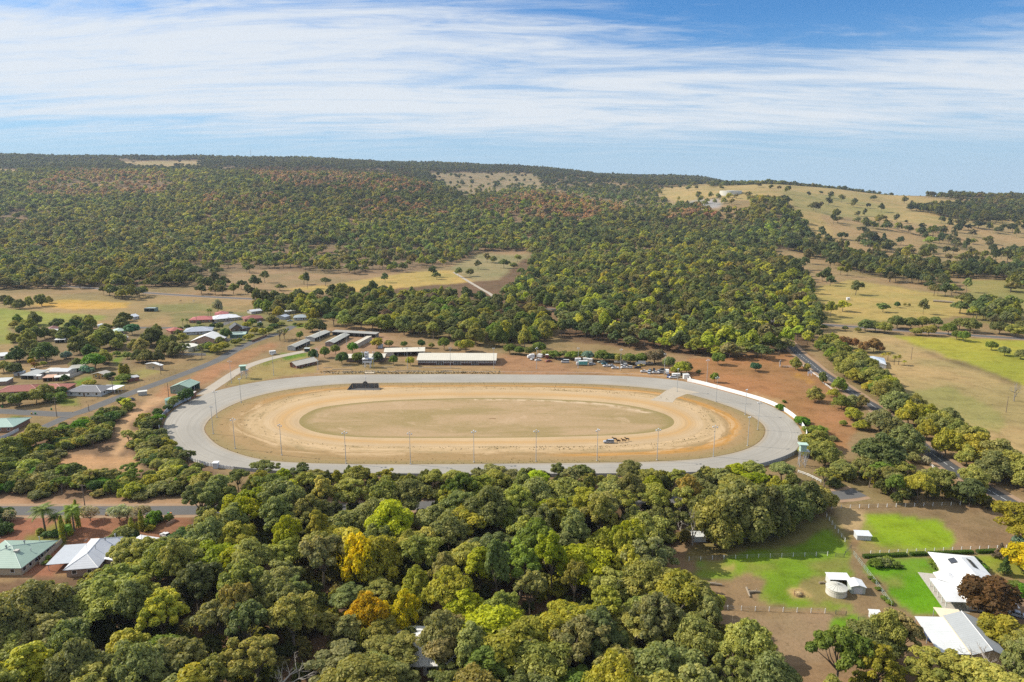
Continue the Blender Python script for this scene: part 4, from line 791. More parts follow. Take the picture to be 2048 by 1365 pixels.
hut('white roofed bus shelter box on verge beside the street', 285.5, 790.5, 4.6, 2.2, 2.3, 28, (.40, .41, .38), (.62, .61, .56), .2)
hut('pale shed beside shrubs behind betting shed', 761, 696, 3.6, 3, 2.2, 0, (.5, .55, .6), (.5, .58, .66), .2)
hut('pale blue hut among gums at farm bottom left', 1503, 1275, 3.4, 3.4, 2.2, 10, (.55, .6, .6), (.6, .68, .68), .3)
hut('small white roofed shed beside right hand country house', 1758, 735, 7.5, 6, 2.8, -20, (.55, .54, .5), (.70, .72, .74), .8, 'gable')
H('country house with mottled pale blue roof behind roadside trees', (1722, 729), (1768, 733), 13, 2.8, 'hip', 2.4, BEIGE, (.48, .54, .62), .9, win=3)
hut('lone white hut far out in the right paddock', 1696, 600.5, 3, 3, 2.6, 0, (.6, .6, .58), (.7, .7, .7), .2)
# round tanks
def tank(label, px, py, r, h, wallc, roofc, cone=.9, seg=28, z=None, y_=None):
    x, y = gp(px, py) if y_ is None else y_; zz = float(terrain(x, y)) if z is None else z
    o = thing('water_tank', label, 'water tank', (x, y, zz)); link('wall', MB().lathe([(r, -.3), (r, h), (r - .12, h), (r - .12, h - .3)], seg).mesh('wall', mat(wallc, .6, .1)), o)
    rm = MB().lathe([(r + .12, h - .02), (r + .12, h + .08), (.25, h + cone), (0, h + cone + .05)], seg); link('roof', rm.mesh('roof', mat(roofc, .5, .08)), o)
    rb = MB()
    for k in range(16):
        a = k * math.pi / 8; rb.tube([(math.cos(a) * (r + .1), math.sin(a) * (r + .1), h + .1), (math.cos(a) * .3, math.sin(a) * .3, h + cone + .03)], .045, 3, cap=False)
    link('roof_rib', rb.mesh('roof_rib', mat(tuple(c * .72 for c in roofc), .6)), o); link('band', MB().lathe([(r + .02, h * .62), (r + .02, h * .62 + .12)], seg).mesh('band', mat(tuple(c * .6 for c in wallc), .6)), o)
tank('round white water tank with ribbed cone roof on the farm paddock', 1672, 1187, 2.9, 2.1, (.62, .60, .54), (.55, .54, .48))
tank('round dark green water tank with flat lid beside track wall', 347, 806.5, 4.3, 2.6, (.20, .29, .25), (.20, .33, .27), .35)
# the white reservoir on the hill crest
YT = 2230.0; sx_ = (1460 - CX) / F / 1.02
xt = sx_ * YT; zt = float(terrain(xt, YT)); o = thing('reservoir', 'large white cylindrical water reservoir on the golden hill', 'reservoir', (xt, YT, zt))
link('wall', MB().lathe([(34, -12), (34, 9), (32, 9.5)], 40).mesh('wall', mat((.56, .55, .49), .7, .2, .05)), o); link('roof', MB().lathe([(34.2, 9), (2, 10.5), (0, 10.5)], 40).mesh('roof', mat((.46, .46, .45), .6)), o)
xm = (509 - CX) / F / 1.02 * 4300; zm = float(terrain(xm, 4300)); o = thing('radio_mast', 'thin steel radio mast on the far wooded skyline', 'mast', (xm, 4300, zm)); mb = MB()
for a in range(3): mb.tube([(math.cos(a * 2.1) * 1.6, math.sin(a * 2.1) * 1.6, 0), (0.2, 0, 62)], .45, 4)
for k in range(9): mb.tube([(-1.3 + k * .12, -.5, 5 + k * 6), (1.3 - k * .12, .5, 8 + k * 6)], .25, 3)
link('lattice', mb.mesh('lattice', STEEL), o); link('antenna', MB().box(-1.5, 1.5, -.6, .6, 50, 56).mesh('antenna', WHITE), o)
# commentary tower opposite the winning post
x, y = gp(736, 735); o = thing('commentary_tower', 'white commentary tower with boxed cabin on stilts facing the winning post', 'tower', (x, y, 0)); LG = mat((.56, .57, .58), .6, .08)
for sx2 in (-1.8, 1.8):
    for sy2 in (-1.4, 1.4): addbox(o, 'leg', sx2 - .2, sx2 + .2, sy2 - .2, sy2 + .2, 0, 3.6, WHITE)
addbox(o, 'crossbeam', -1.6, 1.6, -1.45, -1.3, 2.4, 2.65, STEEL)
cb_ = addbox(o, 'lower_cabin', -3.2, 3.2, -1.8, 2.2, 3.6, 5.6, LG); addbox(cb_, 'window', -3.0, 3.0, -1.84, -1.81, 4.9, 5.45, GLASS); addbox(o, 'deck_roof', -3.5, 3.5, -2.1, 2.4, 6.1, 6.25, WHITE)
for sx2 in (-3.1, 0, 3.1): addbox(o, 'rail_post', sx2 - .06, sx2 + .06, -1.78, -1.66, 5.6, 6.1, WHITE)
addbox(o, 'stair_panel', .5, 3.3, -2.1, -1.95, 6.26, 6.7, mat((.06, .12, .3), .5))
ub = addbox(o, 'upper_cabin', -1.9, .5, -1.3, 1.6, 6.25, 10.8, LG); addbox(ub, 'window', -1.7, .3, -1.34, -1.31, 7.2, 7.9, GLASS); link('clock', MB().lathe([(.42, 0), (.42, .06), (0, .06)], 16).mesh('clock', mat((.05, .05, .05), .5)), ub, (-.7, -1.3, 9.6), (math.pi / 2, 0, 0))
for k, (ax_, ay_) in enumerate(((-1.5, .5), (-.7, 1), (.1, .3))): link('horn', shared('horn', lambda: MB().lathe([(.06, 0), (.1, .3), (.28, .7)], 8).mesh('horn', mat((.06, .06, .06), .6))), o, (ax_, ay_, 10.8), (R_(-60), 0, k))
addbox(o, 'ladder', 3.3, 3.9, -1.0, -.9, 0, 5.6, mat((.55, .45, .1), .6))
# low dark results board on the infield
x, y = gp(727.5, 780.5); o = thing('results_board', 'long dark results board with splayed wings and round centre on infield', 'board', (x, y, 0)); DK = mat((.13, .12, .11), .8, .25)
for k in range(6): addbox(o, 'panel', -8 + k * 2.68, -8 + (k + 1) * 2.68 - .06, 5.0, 5.14, .1, 2.9, DK)
for s in (-1, 1): link('wing', MB().add([(s * 8.1, 5.0, .1), (s * 9.8, -.6, .1), (s * 9.8, -.6, .5), (s * 8.1, 5.0, 2.9), (s * 8.22, 5.02, .1), (s * 9.92, -.58, .1), (s * 9.92, -.58, .5), (s * 8.22, 5.02, 2.9)], [(0, 1, 2, 3), (7, 6, 5, 4), (0, 4, 5, 1), (1, 5, 6, 2), (2, 6, 7, 3), (3, 7, 4, 0)]).mesh('wing', DK), o)
link('roundel', MB().lathe([(1.5, 0), (1.5, .16), (0, .16)], 24).mesh('roundel', mat((.10, .09, .08), .8)), o, (0, 5.0, 2.7), (math.pi / 2, 0, 0)); addbox(o, 'kerb', -9.6, 9.6, -.75, -.55, 0, .25, mat((.5, .46, .38), .8)); addbox(o, 'painted_shade_apron', -9.4, 9.4, -.5, 4.9, .075, .1, mat((.09, .085, .08), .9, .3))  # apron's dark colour paints in the shade in front of the board
addbox(o, 'winning_post', -.12, .12, 6.3, 6.54, 0, 8.4, WHITE); link('finial', MB().lathe([(.35, 0), (.35, .8), (0, .9)], 10).mesh('finial', WHITE), o, (0, 6.42, 6.2))
# judge's and timing towers
def tower(label, px, py, hb, deckw, rot, roofc, wallc):
    x, y = gp(px, py); o = thing('lookout_tower', label, 'tower', (x, y, 0), R_(rot)); w_ = deckw / 2; mb = MB()
    for sx2 in (-1, 1):
        for sy2 in (-1, 1): addbox(o, 'leg', sx2 * w_ - .09, sx2 * w_ + .09, sy2 * w_ - .09, sy2 * w_ + .09, 0, hb, STEEL)
    n = max(2, int(hb / 2.6))
    for k in range(n):
        z0, z1 = hb * k / n, hb * (k + 1) / n
        for s in (-1, 1):
            mb.tube([(-w_, s * w_, z0), (w_, s * w_, z1)], .06, 4).tube([(w_, s * w_, z0), (-w_, s * w_, z1)], .06, 4).tube([(s * w_, -w_, z0), (s * w_, w_, z1)], .06, 4).tube([(-w_, s * w_, z1), (w_, s * w_, z1)], .06, 4).tube([(s * w_, -w_, z1), (s * w_, w_, z1)], .06, 4)
    link('bracing', mb.mesh('bracing', STEEL), o); addbox(o, 'platform', -w_ - .3, w_ + 1.4, -w_ - .3, w_ + .3, hb, hb + .15, mat((.45, .46, .46), .6))
    cab = addbox(o, 'cabin', -w_ - .1, w_ - .1, -w_ - .1, w_ + .1, hb + .15, hb + 2.9, mat(wallc, .6, .08)); addbox(cab, 'window', w_ - .09, w_ - .06, -w_ + .2, w_ - .2, hb + 1.2, hb + 2.2, GLASS)
    addbox(o, 'roof', -w_ - .9, w_ + .5, -w_ - .5, w_ + .5, hb + 2.9, hb + 3.2, mat(roofc, .5, .08))
    sm_ = MB()
    for k in range(10): sm_.box(w_ + .5, w_ + 1.3, -w_ - .4 + k * .3, -w_ - .15 + k * .3, hb * (1 - k / 10) - .3, hb * (1 - k / 10) - .22)
    sm_.tube([(w_ + .5, -w_ - .4, hb + 1), (w_ + .5, w_ + .4, 1)], .05, 4).tube([(w_ + 1.3, -w_ - .4, hb + 1), (w_ + 1.3, w_ + .4, 1)], .05, 4); link('stairs', sm_.mesh('stairs', STEEL), o)
tower('pale green boxed lookout tower on steel legs at right end of track', 1603, 933, 7.2, 2.4, -8, (.42, .56, .47), (.33, .47, .38))
tower('green roofed lookout tower on braced legs beside gravel driveway', 488, 757, 5.4, 3.0, 12, (.40, .54, .44), (.16, .28, .19))
x, y = gp(447, 935.5); hut('small white hut against fence at left front of track', 432.5, 936.5, 2.0, 2.0, 2.6, 0, (.6, .62, .64), (.75, .76, .76), .1)
hut('white timing hut at the start of the white track wall', 1371.5, 757.5, 3.4, 2.4, 2.8, 8, (.62, .62, .60), (.66, .66, .64), .15)
# ------------------------------------------------------------------ walls, fences
def offset_line(px, closed=False, per=6): return pxline(px, per=per)
def resample(c, step):
    d = np.concatenate(([0], np.cumsum(np.hypot(*np.diff(c, axis=0).T)))); n = max(2, int(round(d[-1] / step)) + 1); s = np.linspace(0, d[-1], n)
    return np.column_stack((np.interp(s, d, c[:, 0]), np.interp(s, d, c[:, 1])))
def panelwall(name, label, cat, line, step, h, material, posts=None, group=None, z0=.0, alt=None, gap=.03):
    c = resample(line, step); o = thing(name, label, cat, (c[0][0], c[0][1], 0), 0, group); b = c[0]
    for i in range(len(c) - 1):
        p, q = c[i] - b, c[i + 1] - b; Lp = float(np.hypot(*(q - p))); a = math.atan2(*(q - p)[::-1])
        link('panel', shared((name, round(Lp, 2), h, id(material)), lambda: MB().box(gap, Lp - gap, -.04, .04, z0, h).mesh('panel', material)), o, (p[0], p[1], 0), a)
    if posts:
        pm = shared(('pp', h), lambda: MB().box(-.08, .08, -.13, .07, 0, h + .1).mesh('post', posts))
        for p in c: link('post', pm, o, (p[0] - b[0], p[1] - b[1], 0))
    return o
def outer(a0, a1, k=1.012):
    """piece of the outer edge of the race track between two photo points, pushed outwards"""
    pa, pb = gp(*a0) - TC, gp(*a1) - TC; t0, t1 = math.atan2(pa[1], pa[0]), math.atan2(pb[1], pb[0])
    if t1 < t0: t1 += 2 * math.pi
    t = np.linspace(t0, t1, 80); f = lambda q: np.interp(t, np.concatenate((ANG - 2 * math.pi, ANG, ANG + 2 * math.pi)), np.tile(q, 3))
    P_ = np.column_stack((f(L_OUT[:, 0]), f(L_OUT[:, 1]))); return TC + (P_ - TC) * k
WHT = mat((.80, .80, .78), .5, .04)
GRYW = mat((.55, .57, .60), .5, .08)
panelwall('track_wall', 'tall bright white sheet wall curving round the right bend of track', 'wall', outer((1608, 884), (1381, 762)), 3.0, 2.3, WHT, group=None, gap=.008)
panelwall('track_wall', 'white sheet wall running back from track to the timing hut', 'wall', pxline([(1381, 763), (1378, 758), (1373, 752)], per=4), 2.5, 2.2, WHT)
panelwall('track_fence', 'blue grey sheet fence with posts at the lower right bend', 'fence', outer((1440, 948), (1606, 886)), 2.9, 1.9, mat((.30, .33, .37), .6, .12), STEEL)
panelwall('track_fence', 'grey fence along the near straight half hidden by tree tops', 'fence', outer((470, 940), (1436, 948)), 3.4, 1.5, mat((.28, .30, .32), .7, .15), STEEL)
panelwall('track_fence', 'white picket panel fence at the left front of track', 'fence', outer((352, 898), (468, 940)), 1.7, 1.5, WHT, mat((.35, .36, .38), .6))
panelwall('track_wall', 'grey white sheet wall curving round the left bend of track', 'wall', outer((392, 797), (351, 897)), 2.9, 2.3, GRYW, gap=.008)
ad = thing('advert_board', 'pair of dark printed hoardings on the left bend wall', 'hoarding', (*outer((341, 827), (336, 832))[0], 0)); b0 = ad.location
for (p0, p1) in (((355, 816), (348, 820)), ((339, 828), (334, 837))):
    c_ = outer(p0, p1, 1.0095); q = c_[-1] - c_[0]; link('board', MB().box(0, float(np.hypot(*q)), -.05, .03, .5, 2.1).mesh('board', mat((.16, .15, .20), .5, .5, 1.4)), ad, (c_[0][0] - b0.x, c_[0][1] - b0.y, 0), math.atan2(q[1], q[0]))
def railfence(name, label, line, step, h, rails, material, ph=None, pr=.07, railr=.04, wire=None, cat='fence', group=None):
    c = resample(line, step); b = c[0]; o = thing(name, label, cat, (b[0], b[1], float(terrain(*b))), 0, group); pm = shared(('rp', name, h, pr, id(material)), lambda: MB().box(-pr, pr, -pr, pr, -.2, h).mesh('post', material))
    for p in c: link('post', pm, o, (p[0] - b[0], p[1] - b[1], 0))
    for z in rails:
        mb = MB(); mb.tube([(p[0] - b[0], p[1] - b[1], z) for p in c], railr, 4); link('rail' if railr > .03 else 'wire', mb.mesh('rail', wire or material), o)
    return o
WP = mat((.74, .74, .72), .6, .06); WIRE = mat((.35, .35, .33), .5)
railfence('track_rail', 'low white running rail along far straight before the stands', pxline([(630, 750.8), (703, 747.2), (881, 746.2), (1020, 746.8), (1152, 748), (1254, 750.5), (1330, 755.5), (1372, 762)], per=5), 6.0, 1.05, (1.0,), WP, pr=.05, railr=.05)
for lab, ln in (('white two rail fence beside road near the small sign', [(1602, 731), (1620, 744), (1639, 758)]), ('white two rail fence between red dirt and road below the sign', [(1643, 765), (1667, 783)]), ('white two rail fence under the big dark roadside gum', [(1826, 909), (1847, 922), (1870, 940)]), ('white two rail fence on bare ground below lookout tower', [(1596, 946), (1618, 954), (1642, 966)]), ('short white fence along the tree edge by the framed sign', [(1566, 735), (1600, 737)])):
    railfence('rail_fence', lab, pxline(ln, per=6), 2.4, 1.3, (.55, 1.1), WP, pr=.09, railr=.09)
FP = 'white topped post and wire fence '
for lab, ln, st in (('across the middle of the farm paddock', [(1378, 1122), (1500, 1117), (1655, 1112)], 3.9), ('along the bottom of the dirt paddock', [(1345, 1214), (1371, 1217), (1500, 1222), (1650, 1227)], 3.95), ('along the top edge below the street trees', [(1589, 1020), (1700, 1017), (1879, 1012), (1920, 1011)], 3.7), ('running down between the two green paddocks', [(1653, 1034), (1670, 1058), (1690, 1084)], 3.0), ('behind the clipped hedge of the farmhouse', [(1741, 1110), (1900, 1103), (2048, 1097)], 3.2)):
    railfence('post_fence', FP + lab, pxline(ln, per=6), st, 1.45, (.5, 1.0, 1.35), WP, pr=.085, railr=.018, wire=WIRE)
railfence('garden_fence', 'pale green wire mesh fence between paddock and farmhouse lawn', pxline([(1707, 1110), (1745, 1160), (1783, 1213)], per=6), 2.2, 1.4, (.1, .7, 1.35), mat((.36, .44, .38), .5), pr=.045, railr=.035)
railfence('wire_fence', 'thin wire fence along green verge beside the street', pxline([(150, 815), (228, 787), (300, 762), (350, 747)], per=6), 4.0, 1.2, (.4, .8, 1.15), mat((.2, .16, .12), .8), pr=.05, railr=.012, wire=WIRE)
railfence('wire_fence', 'thin dark fence along lower side of gravel driveway', pxline([(452, 774), (470, 757), (500, 741), (540, 728), (590, 716)], per=6), 4.0, 1.2, (.4, .8, 1.15), mat((.12, .10, .08), .8), pr=.06, railr=.02, wire=WIRE)
for lab, a, b_ in (('dark gate at bottom right of dirt paddock', (1671, 1229), (1692, 1231)), ('open green gate at top of the garden fence', (1690, 1110), (1702, 1097)), ('dark gate at end of the middle paddock fence', (1671, 1114), (1688, 1115)), ('dark gate before the pump cabin', (1716, 1242), (1740, 1236))):
    railfence('farm_gate', lab, np.array([gp(*a), gp(*b_)]), 4.5, 1.25, (.25, .55, .9, 1.2), mat((.10, .11, .10), .6), pr=.06, railr=.035, cat='gate')
panelwall('boundary_fence', 'beige sheet fence between green roof house and driveway', 'fence', pxline([(80, 1132), (103, 1108), (126, 1085)], per=4), 2.4, 1.8, mat((.52, .45, .34), .7, .08))
panelwall('boundary_wall', 'long pale boundary wall below cream shed in town', 'wall', pxline([(334, 708), (370, 711), (412, 711.5)], per=4), 4.0, 1.9, mat((.50, .47, .43), .8, .08))
panelwall('boundary_wall', 'pale wall in front of green solar panel shed', 'wall', pxline([(446, 682), (490, 681)], per=4), 4.0, 1.9, mat((.48, .44, .40), .8, .08))
panelwall('boundary_fence', 'cream sheet fence round the long pale steel shed yard', 'fence', pxline([(126, 763), (150, 753), (172, 745), (184, 746)], per=4), 3.0, 1.9, mat((.50, .45, .38), .7, .08))
panelwall('boundary_fence', 'white fence before the house cut by left edge', 'fence', pxline([(-20, 885), (10, 876), (38, 862)], per=4), 2.6, 1.6, mat((.62, .62, .60), .7, .06))
panelwall('brick_wall', 'low pale brick wall beside the clipped bush at the driveway', 'wall', pxline([(333, 1052), (350, 1044)], per=3), 1.6, 1.1, mat((.50, .36, .27), .8, .1)); panelwall('brick_wall', 'low brown brick wall in the garden by orange driveway', 'wall', pxline([(504, 685), (534, 673)], per=3), 3, 1.6, mat((.24, .13, .09), .8, .1))
# clipped hedges of the farmhouse
def hedge(label, a, b_):
    p, q = gp(*a), gp(*b_); Lh = float(np.hypot(*(q - p))); o = thing('hedge', label, 'hedge', (*p, 0), math.atan2(*(q - p)[::-1]), 'clipped hedges beside the farmhouse'); r = np.random.default_rng(int(a[0]))
    n = int(Lh * 240); u = r.random(n); f = r.random(n); X_ = r.random(n) * Lh; face = r.integers(0, 3, n)
    P_ = np.where((face == 0)[:, None], np.column_stack((X_, (u - .5) * 1.3, np.full(n, 1.0))), np.column_stack((X_, np.where(face == 1, -.65, .65), u * 1.0))) + r.normal(size=(n, 3)) * .05
    N0 = np.where((face == 0)[:, None], (0, 0, 1), np.column_stack((np.zeros(n), np.where(face == 1, -1, 1), np.zeros(n)))) + r.normal(size=(n, 3)) * .45
    t_ = np.cross(N0, r.normal(size=(n, 3))); t_ /= np.linalg.norm(t_, axis=1)[:, None]; bb = np.cross(N0, t_); bb /= np.linalg.norm(bb, axis=1)[:, None]
    Q = np.stack((P_ - t_ * .13, P_ - bb * .08, P_ + t_ * .13, P_ + bb * .08), 1).reshape(-1, 3); me = bpy.data.meshes.new('leaves'); me.from_pydata(Q.tolist(), [], np.arange(n * 4).reshape(-1, 4).tolist()); me.attributes.new('leaf', 'FLOAT', 'FACE').data.foreach_set('value', r.random(n).astype(np.float32)); me.materials.append(LEAF)
    link('leaves', me, o, color=(.10, .17, .02)); link('core', MB().box(0.05, Lh - .05, -.55, .55, 0, .9).mesh('core', mat((.03, .05, .012), .9)), o)
hedge('clipped hedge behind the white flowering rose bed', (1726, 1116), (1813, 1112)); hedge('short clipped hedge touching the upper left farmhouse corner', (1820, 1111.5), (1852, 1110)); hedge('long clipped hedge directly behind the white farmhouse roof', (1857, 1110), (1945, 1107)); hedge('clipped hedge right of the farmhouse towards the yellow tree', (1953, 1106.5), (2034, 1103))
# logs, feeder
def log(label, a, b_, r=.4):
    p, q = gp(*a), gp(*b_); o = thing('log', label, 'log', (*p, 0)); d = q - p; link('trunk', MB().tube([(0, 0, r * .9), (d[0] * .5, d[1] * .5 + .15, r), (d[0], d[1], r * .8)], [r, r * .9, r * .7], 8).mesh('trunk', mat((.27, .22, .16), .9, .3)), o); link('branch_stub', MB().tube([(d[0] * .6, d[1] * .6, r), (d[0] * .6 + .5, d[1] * .6 + .4, r + .8)], [.14, .08], 5).mesh('branch_stub', mat((.3, .25, .19), .9, .3)), o)
log('long fallen log on brown dirt right of tin shelter', (1408, 1169), (1444, 1172), .45); log('fallen log lying left to right in the green paddock', (1496, 1187), (1520, 1186), .42); log('short log crossing the other in the green paddock', (1493, 1178), (1500, 1196), .38); log('log beside the white roofed shelter near tank', (1638, 1168), (1652, 1168), .35); log('long heap of felled trunks in far right paddock', (1866, 604), (1908, 607), 1.3)
x, y = gp(1597, 1191); o = thing('hay_feeder', 'round rusty hay feeder on pale spilled straw', 'feeder', (x, y, 0)); mb = MB()
for k in range(14):
    a = k * math.pi / 7; mb.tube([(math.cos(a) * 1.2, math.sin(a) * 1.2, 0), (math.cos(a) * 1.2, math.sin(a) * 1.2, 1.2)], .04, 4)
for z in (.1, .6, 1.2): mb.tube([(math.cos(k * math.pi / 10) * 1.2, math.sin(k * math.pi / 10) * 1.2, z) for k in range(21)], .05, 4)
link('frame', mb.mesh('frame', mat((.2, .12, .07), .8)), o); link('hay', MB().lathe([(1.05, .05), (1.0, .7), (.5, 1.05), (0, 1.15)], 14).mesh('hay', mat((.40, .30, .15), .95, .3, 4)), o)
# ------------------------------------------------------------------ light poles round the track
def lightpole(label, px, py, h=14.0, heads=3, turn=0.0):
    x, y = gp(px, py); o = thing('light_pole', label, 'light pole', (x, y, 0), turn, 'floodlight poles round the track')
    link('pole', shared(('lp', h), lambda: MB().tube([(0, 0, 0), (0, 0, h * .5), (0, 0, h)], [.17, .13, .09], 8).mesh('pole', mat((.40, .42, .42), .5, .08))), o); link('base', shared('lpb', lambda: MB().box(-.35, .35, -.35, .35, 0, .3).mesh('base', CONC)), o)
    arm = link('arm', shared('lpa', lambda: MB().box(-1.0, 1.0, -.06, .06, -.06, .06).mesh('arm', STEEL)), o, (0, 0, h - .15))
    fl = shared('lpf', lambda: MB().prism([(-.2, -.14), (.2, -.22), (.2, .22), (-.2, .14)], -.3, .3).mesh('floodlight', mat((.50, .53, .56), .35, .06)))
    for k in range(heads): link('floodlight', fl, arm, ((k - (heads - 1) / 2) * .95, 0, .32 + (.55 if heads == 3 and k == 1 else 0)), (0, 0, 0 if k % 2 else .5))
POLES = [((563.5, 911), 'first near straight floodlight pole beside left bend'), ((692, 927.5), 'tall floodlight pole below the bleached left tip of infield grass'), ((821, 929), 'tall floodlight pole third from the left along near straight'), ((948, 925), 'tall floodlight pole at middle of the near straight'), ((1072, 924), 'tall floodlight pole right of the middle of near straight'), ((1194, 922), 'tall floodlight pole just left of the silver wagon'), ((1314, 921), 'tall floodlight pole right of the trotting horses'), ((1426.6, 914), 'floodlight pole at start of lower right bend'), ((1495, 892), 'floodlight pole on lower right bend above shaded fence'), ((1515.5, 860), 'floodlight pole at the far right tip of the infield'), ((1490, 830.5), 'floodlight pole on upper right bend, shadow across track'), ((1432, 804), 'floodlight pole on inside of upper right bend before white wall'), ((1354, 784), 'floodlight pole standing on the track crossing'),
         ((1413.5, 764.6), 'floodlight pole on red dirt behind white wall'), ((1328.5, 750), 'floodlight pole beside the row of parked cars'), ((1241, 741), 'floodlight pole in the middle of the car park'), ((1156, 737), 'floodlight pole next to the turquoise horse truck'), ((1073, 737.6), 'floodlight pole at left end of the car park'), ((987.7, 737.4), 'floodlight pole at right end of long grandstand'), ((901, 737), 'floodlight pole in front of long grandstand middle'), ((815, 737), 'floodlight pole left of the long grandstand'), ((636, 739.6), 'floodlight pole beside right corner of pavilion'), ((547.5, 751), 'floodlight pole on grass left of the pavilion'), ((463, 767), 'floodlight pole beside the gravel driveway mouth'), ((482.5, 806), 'floodlight pole inside upper left bend'), ((434, 835.5), 'floodlight pole on inner edge of left bend, upper one'), ((426.7, 868.6), 'floodlight pole on inner edge of left bend, middle one'), ((470.4, 898), 'floodlight pole on inner edge of lower left bend')]
for i, ((px, py), lab) in enumerate(POLES): lightpole(lab, px, py, 14.0, 3 if py > 900 or i % 2 else 2, (i * .7) % 1.2 - .4)
lightpole('short floodlight pole right of commentary tower', 748, 733, 10, 2); lightpole('short floodlight pole left of commentary tower', 726, 733, 10, 2); lightpole('floodlight pole in the stable yard by middle stable', 693, 691, 10, 2); lightpole('floodlight pole at front corner of rear left stable', 640, 682.5, 9, 2); lightpole('floodlight pole at end of nearest driveway stable', 613, 697.5, 9, 2)
def powerpole(label, px, py, h=10.5, arms=1, rot=0):
    x, y = gp(px, py); o = thing('power_pole', label, 'power pole', (x, y, 0), rot, 'wooden power poles'); WD = mat((.20, .15, .11), .9, .2)
    link('pole', shared(('wp', h), lambda: MB().tube([(0, 0, -.3), (0, 0, h)], [.2, .14], 7).mesh('pole', WD)), o)
    for k in range(arms): 
        am = link('crossarm', shared('ca', lambda: MB().box(-1.2, 1.2, -.07, .07, -.07, .07).mesh('crossarm', WD)), o, (0, .1, h - .35 - k * 1.5))
        for q in (-1, 0, 1): link('insulator', shared('ins', lambda: MB().lathe([(.05, 0), (.08, .12), (.05, .26), (0, .27)], 8).mesh('insulator', mat((.4, .38, .34), .3))), am, (q, 0, .07))
for lab, px, py, h, ar, rot in (('power pole with two crossarms at the street corner', 114, 835, 11, 2, 0), ('power pole beside lawn of the grey tiled corner house', 227, 790, 11, 2, .5), ('short pole on scrub side of the street bend', 178, 823, 4, 0, 0), ('power pole before big beige shed', 322, 750, 9, 1, .4), ('power pole beside green workshop and tank', 338, 798, 9.5, 0, .4), ('power pole beside the pale boundary wall', 404, 718, 9, 1, .4), ('power pole among garden trees by dark gabled house', 459, 657, 10, 1, 0), ('power pole behind leafless trees on lower street', 170, 1014, 9, 1, 0), ('leaning bare pole alone in the right dry paddock', 2012, 825, 9, 0, 0), ('power pole beside palms of right country house', 1822, 720, 9, 1, 0), ('power pole by right road under yellow green trees', 1848, 876, 10, 1, .7), ('pole in left paddock near the lone green shed', 394, 653, 9, 1, 0)): powerpole(lab, px, py, h, ar, rot)
# signs
x, y = gp(1560, 734); o = thing('framed_sign', 'tall white framed sign with black picture panel at edge of red dirt', 'sign', (x, y, 0), R_(58)); WSG = mat((.75, .75, .74), .6)
addbox(o, 'board', -1.9, 1.9, -.03, .03, .8, 4.6, WSG); addbox(o, 'picture', -1.3, 1.3, -.045, -.031, 2.0, 4.2, mat((.03, .03, .03), .6)); link('horse_mark', MB().lathe([(.55, 0), (.4, .02), (0, .02)], 10).mesh('horse_mark', WSG), o, (0, -.046, 2.7), (math.pi / 2, 0, 0), (1, .8, 1))
for s in (-1.8, 1.8): addbox(o, 'post', s - .1, s + .1, .04, .2, 0, 4.7, WSG)
x, y = gp(1619.5, 752); o = thing('road_sign', 'plain white board sign on two posts beside the white rail fence', 'sign', (x, y, 0), R_(4)); addbox(o, 'board', -1.6, 1.6, -.04, .04, 1.5, 3.0, mat((.66, .66, .72), .6))
for s in (-1.1, 1.1): addbox(o, 'post', s - .12, s + .12, .045, .25, 0, 2.9, WSG)
# ------------------------------------------------------------------ terraces before the stands
def step(label, a, b_, h=.4):
    p, q = gp(*a), gp(*b_); Ls = float(np.hypot(*(q - p))); o = tag(link('terrace_step', MB().box(0, Ls, -.25, .25, -.1, h).mesh('terrace_step', mat((.42, .34, .24), .9, .2)), loc=(*p, 0), rot=math.atan2(*(q - p)[::-1])), label, 'step', 'low terrace steps facing the far straight')
for lab, a, b_ in (('low terrace step left below the round trees, upper row', (646, 736.5), (664, 735.8)), ('low terrace step left below the round trees, middle row', (664, 740), (684, 739)), ('low terrace step left, bottom row nearest the track', (645, 743.5), (664, 742.5)), ('upper low terrace step between pavilion and commentary tower', (684, 733.5), (704, 733)), ('middle low terrace step below commentary tower left leg', (684, 739.6), (704, 739.2)), ('bottom low terrace step below commentary tower', (684, 743.5), (706, 743)), ('low terrace step right of commentary tower in bushy shade', (762, 735), (790, 735)), ('long low terrace step before left end of long grandstand', (792, 742), (842, 742.5)), ('pale low terrace step before middle of grandstand', (886, 742), (905, 742)), ('upper low terrace step before left grandstand windows', (838, 736.3), (922, 737.3))): step(lab, a, b_)
x, y = gp(739, 747); o = thing('winners_stand', 'small cream platform with white rails at edge of the far straight', 'platform', (x, y, 0)); addbox(o, 'platform', -3.2, 3.2, -1.2, 1.2, 0, .5, mat((.55, .46, .33), .8)); 
for s in (-3.1, -1.0, 1.0, 3.1): addbox(o, 'rail_post', s - .05, s + .05, 1.05, 1.15, .5, 1.6, WHITE)
addbox(o, 'rail', -3.1, 3.1, 1.07, 1.13, 1.5, 1.6, WHITE)
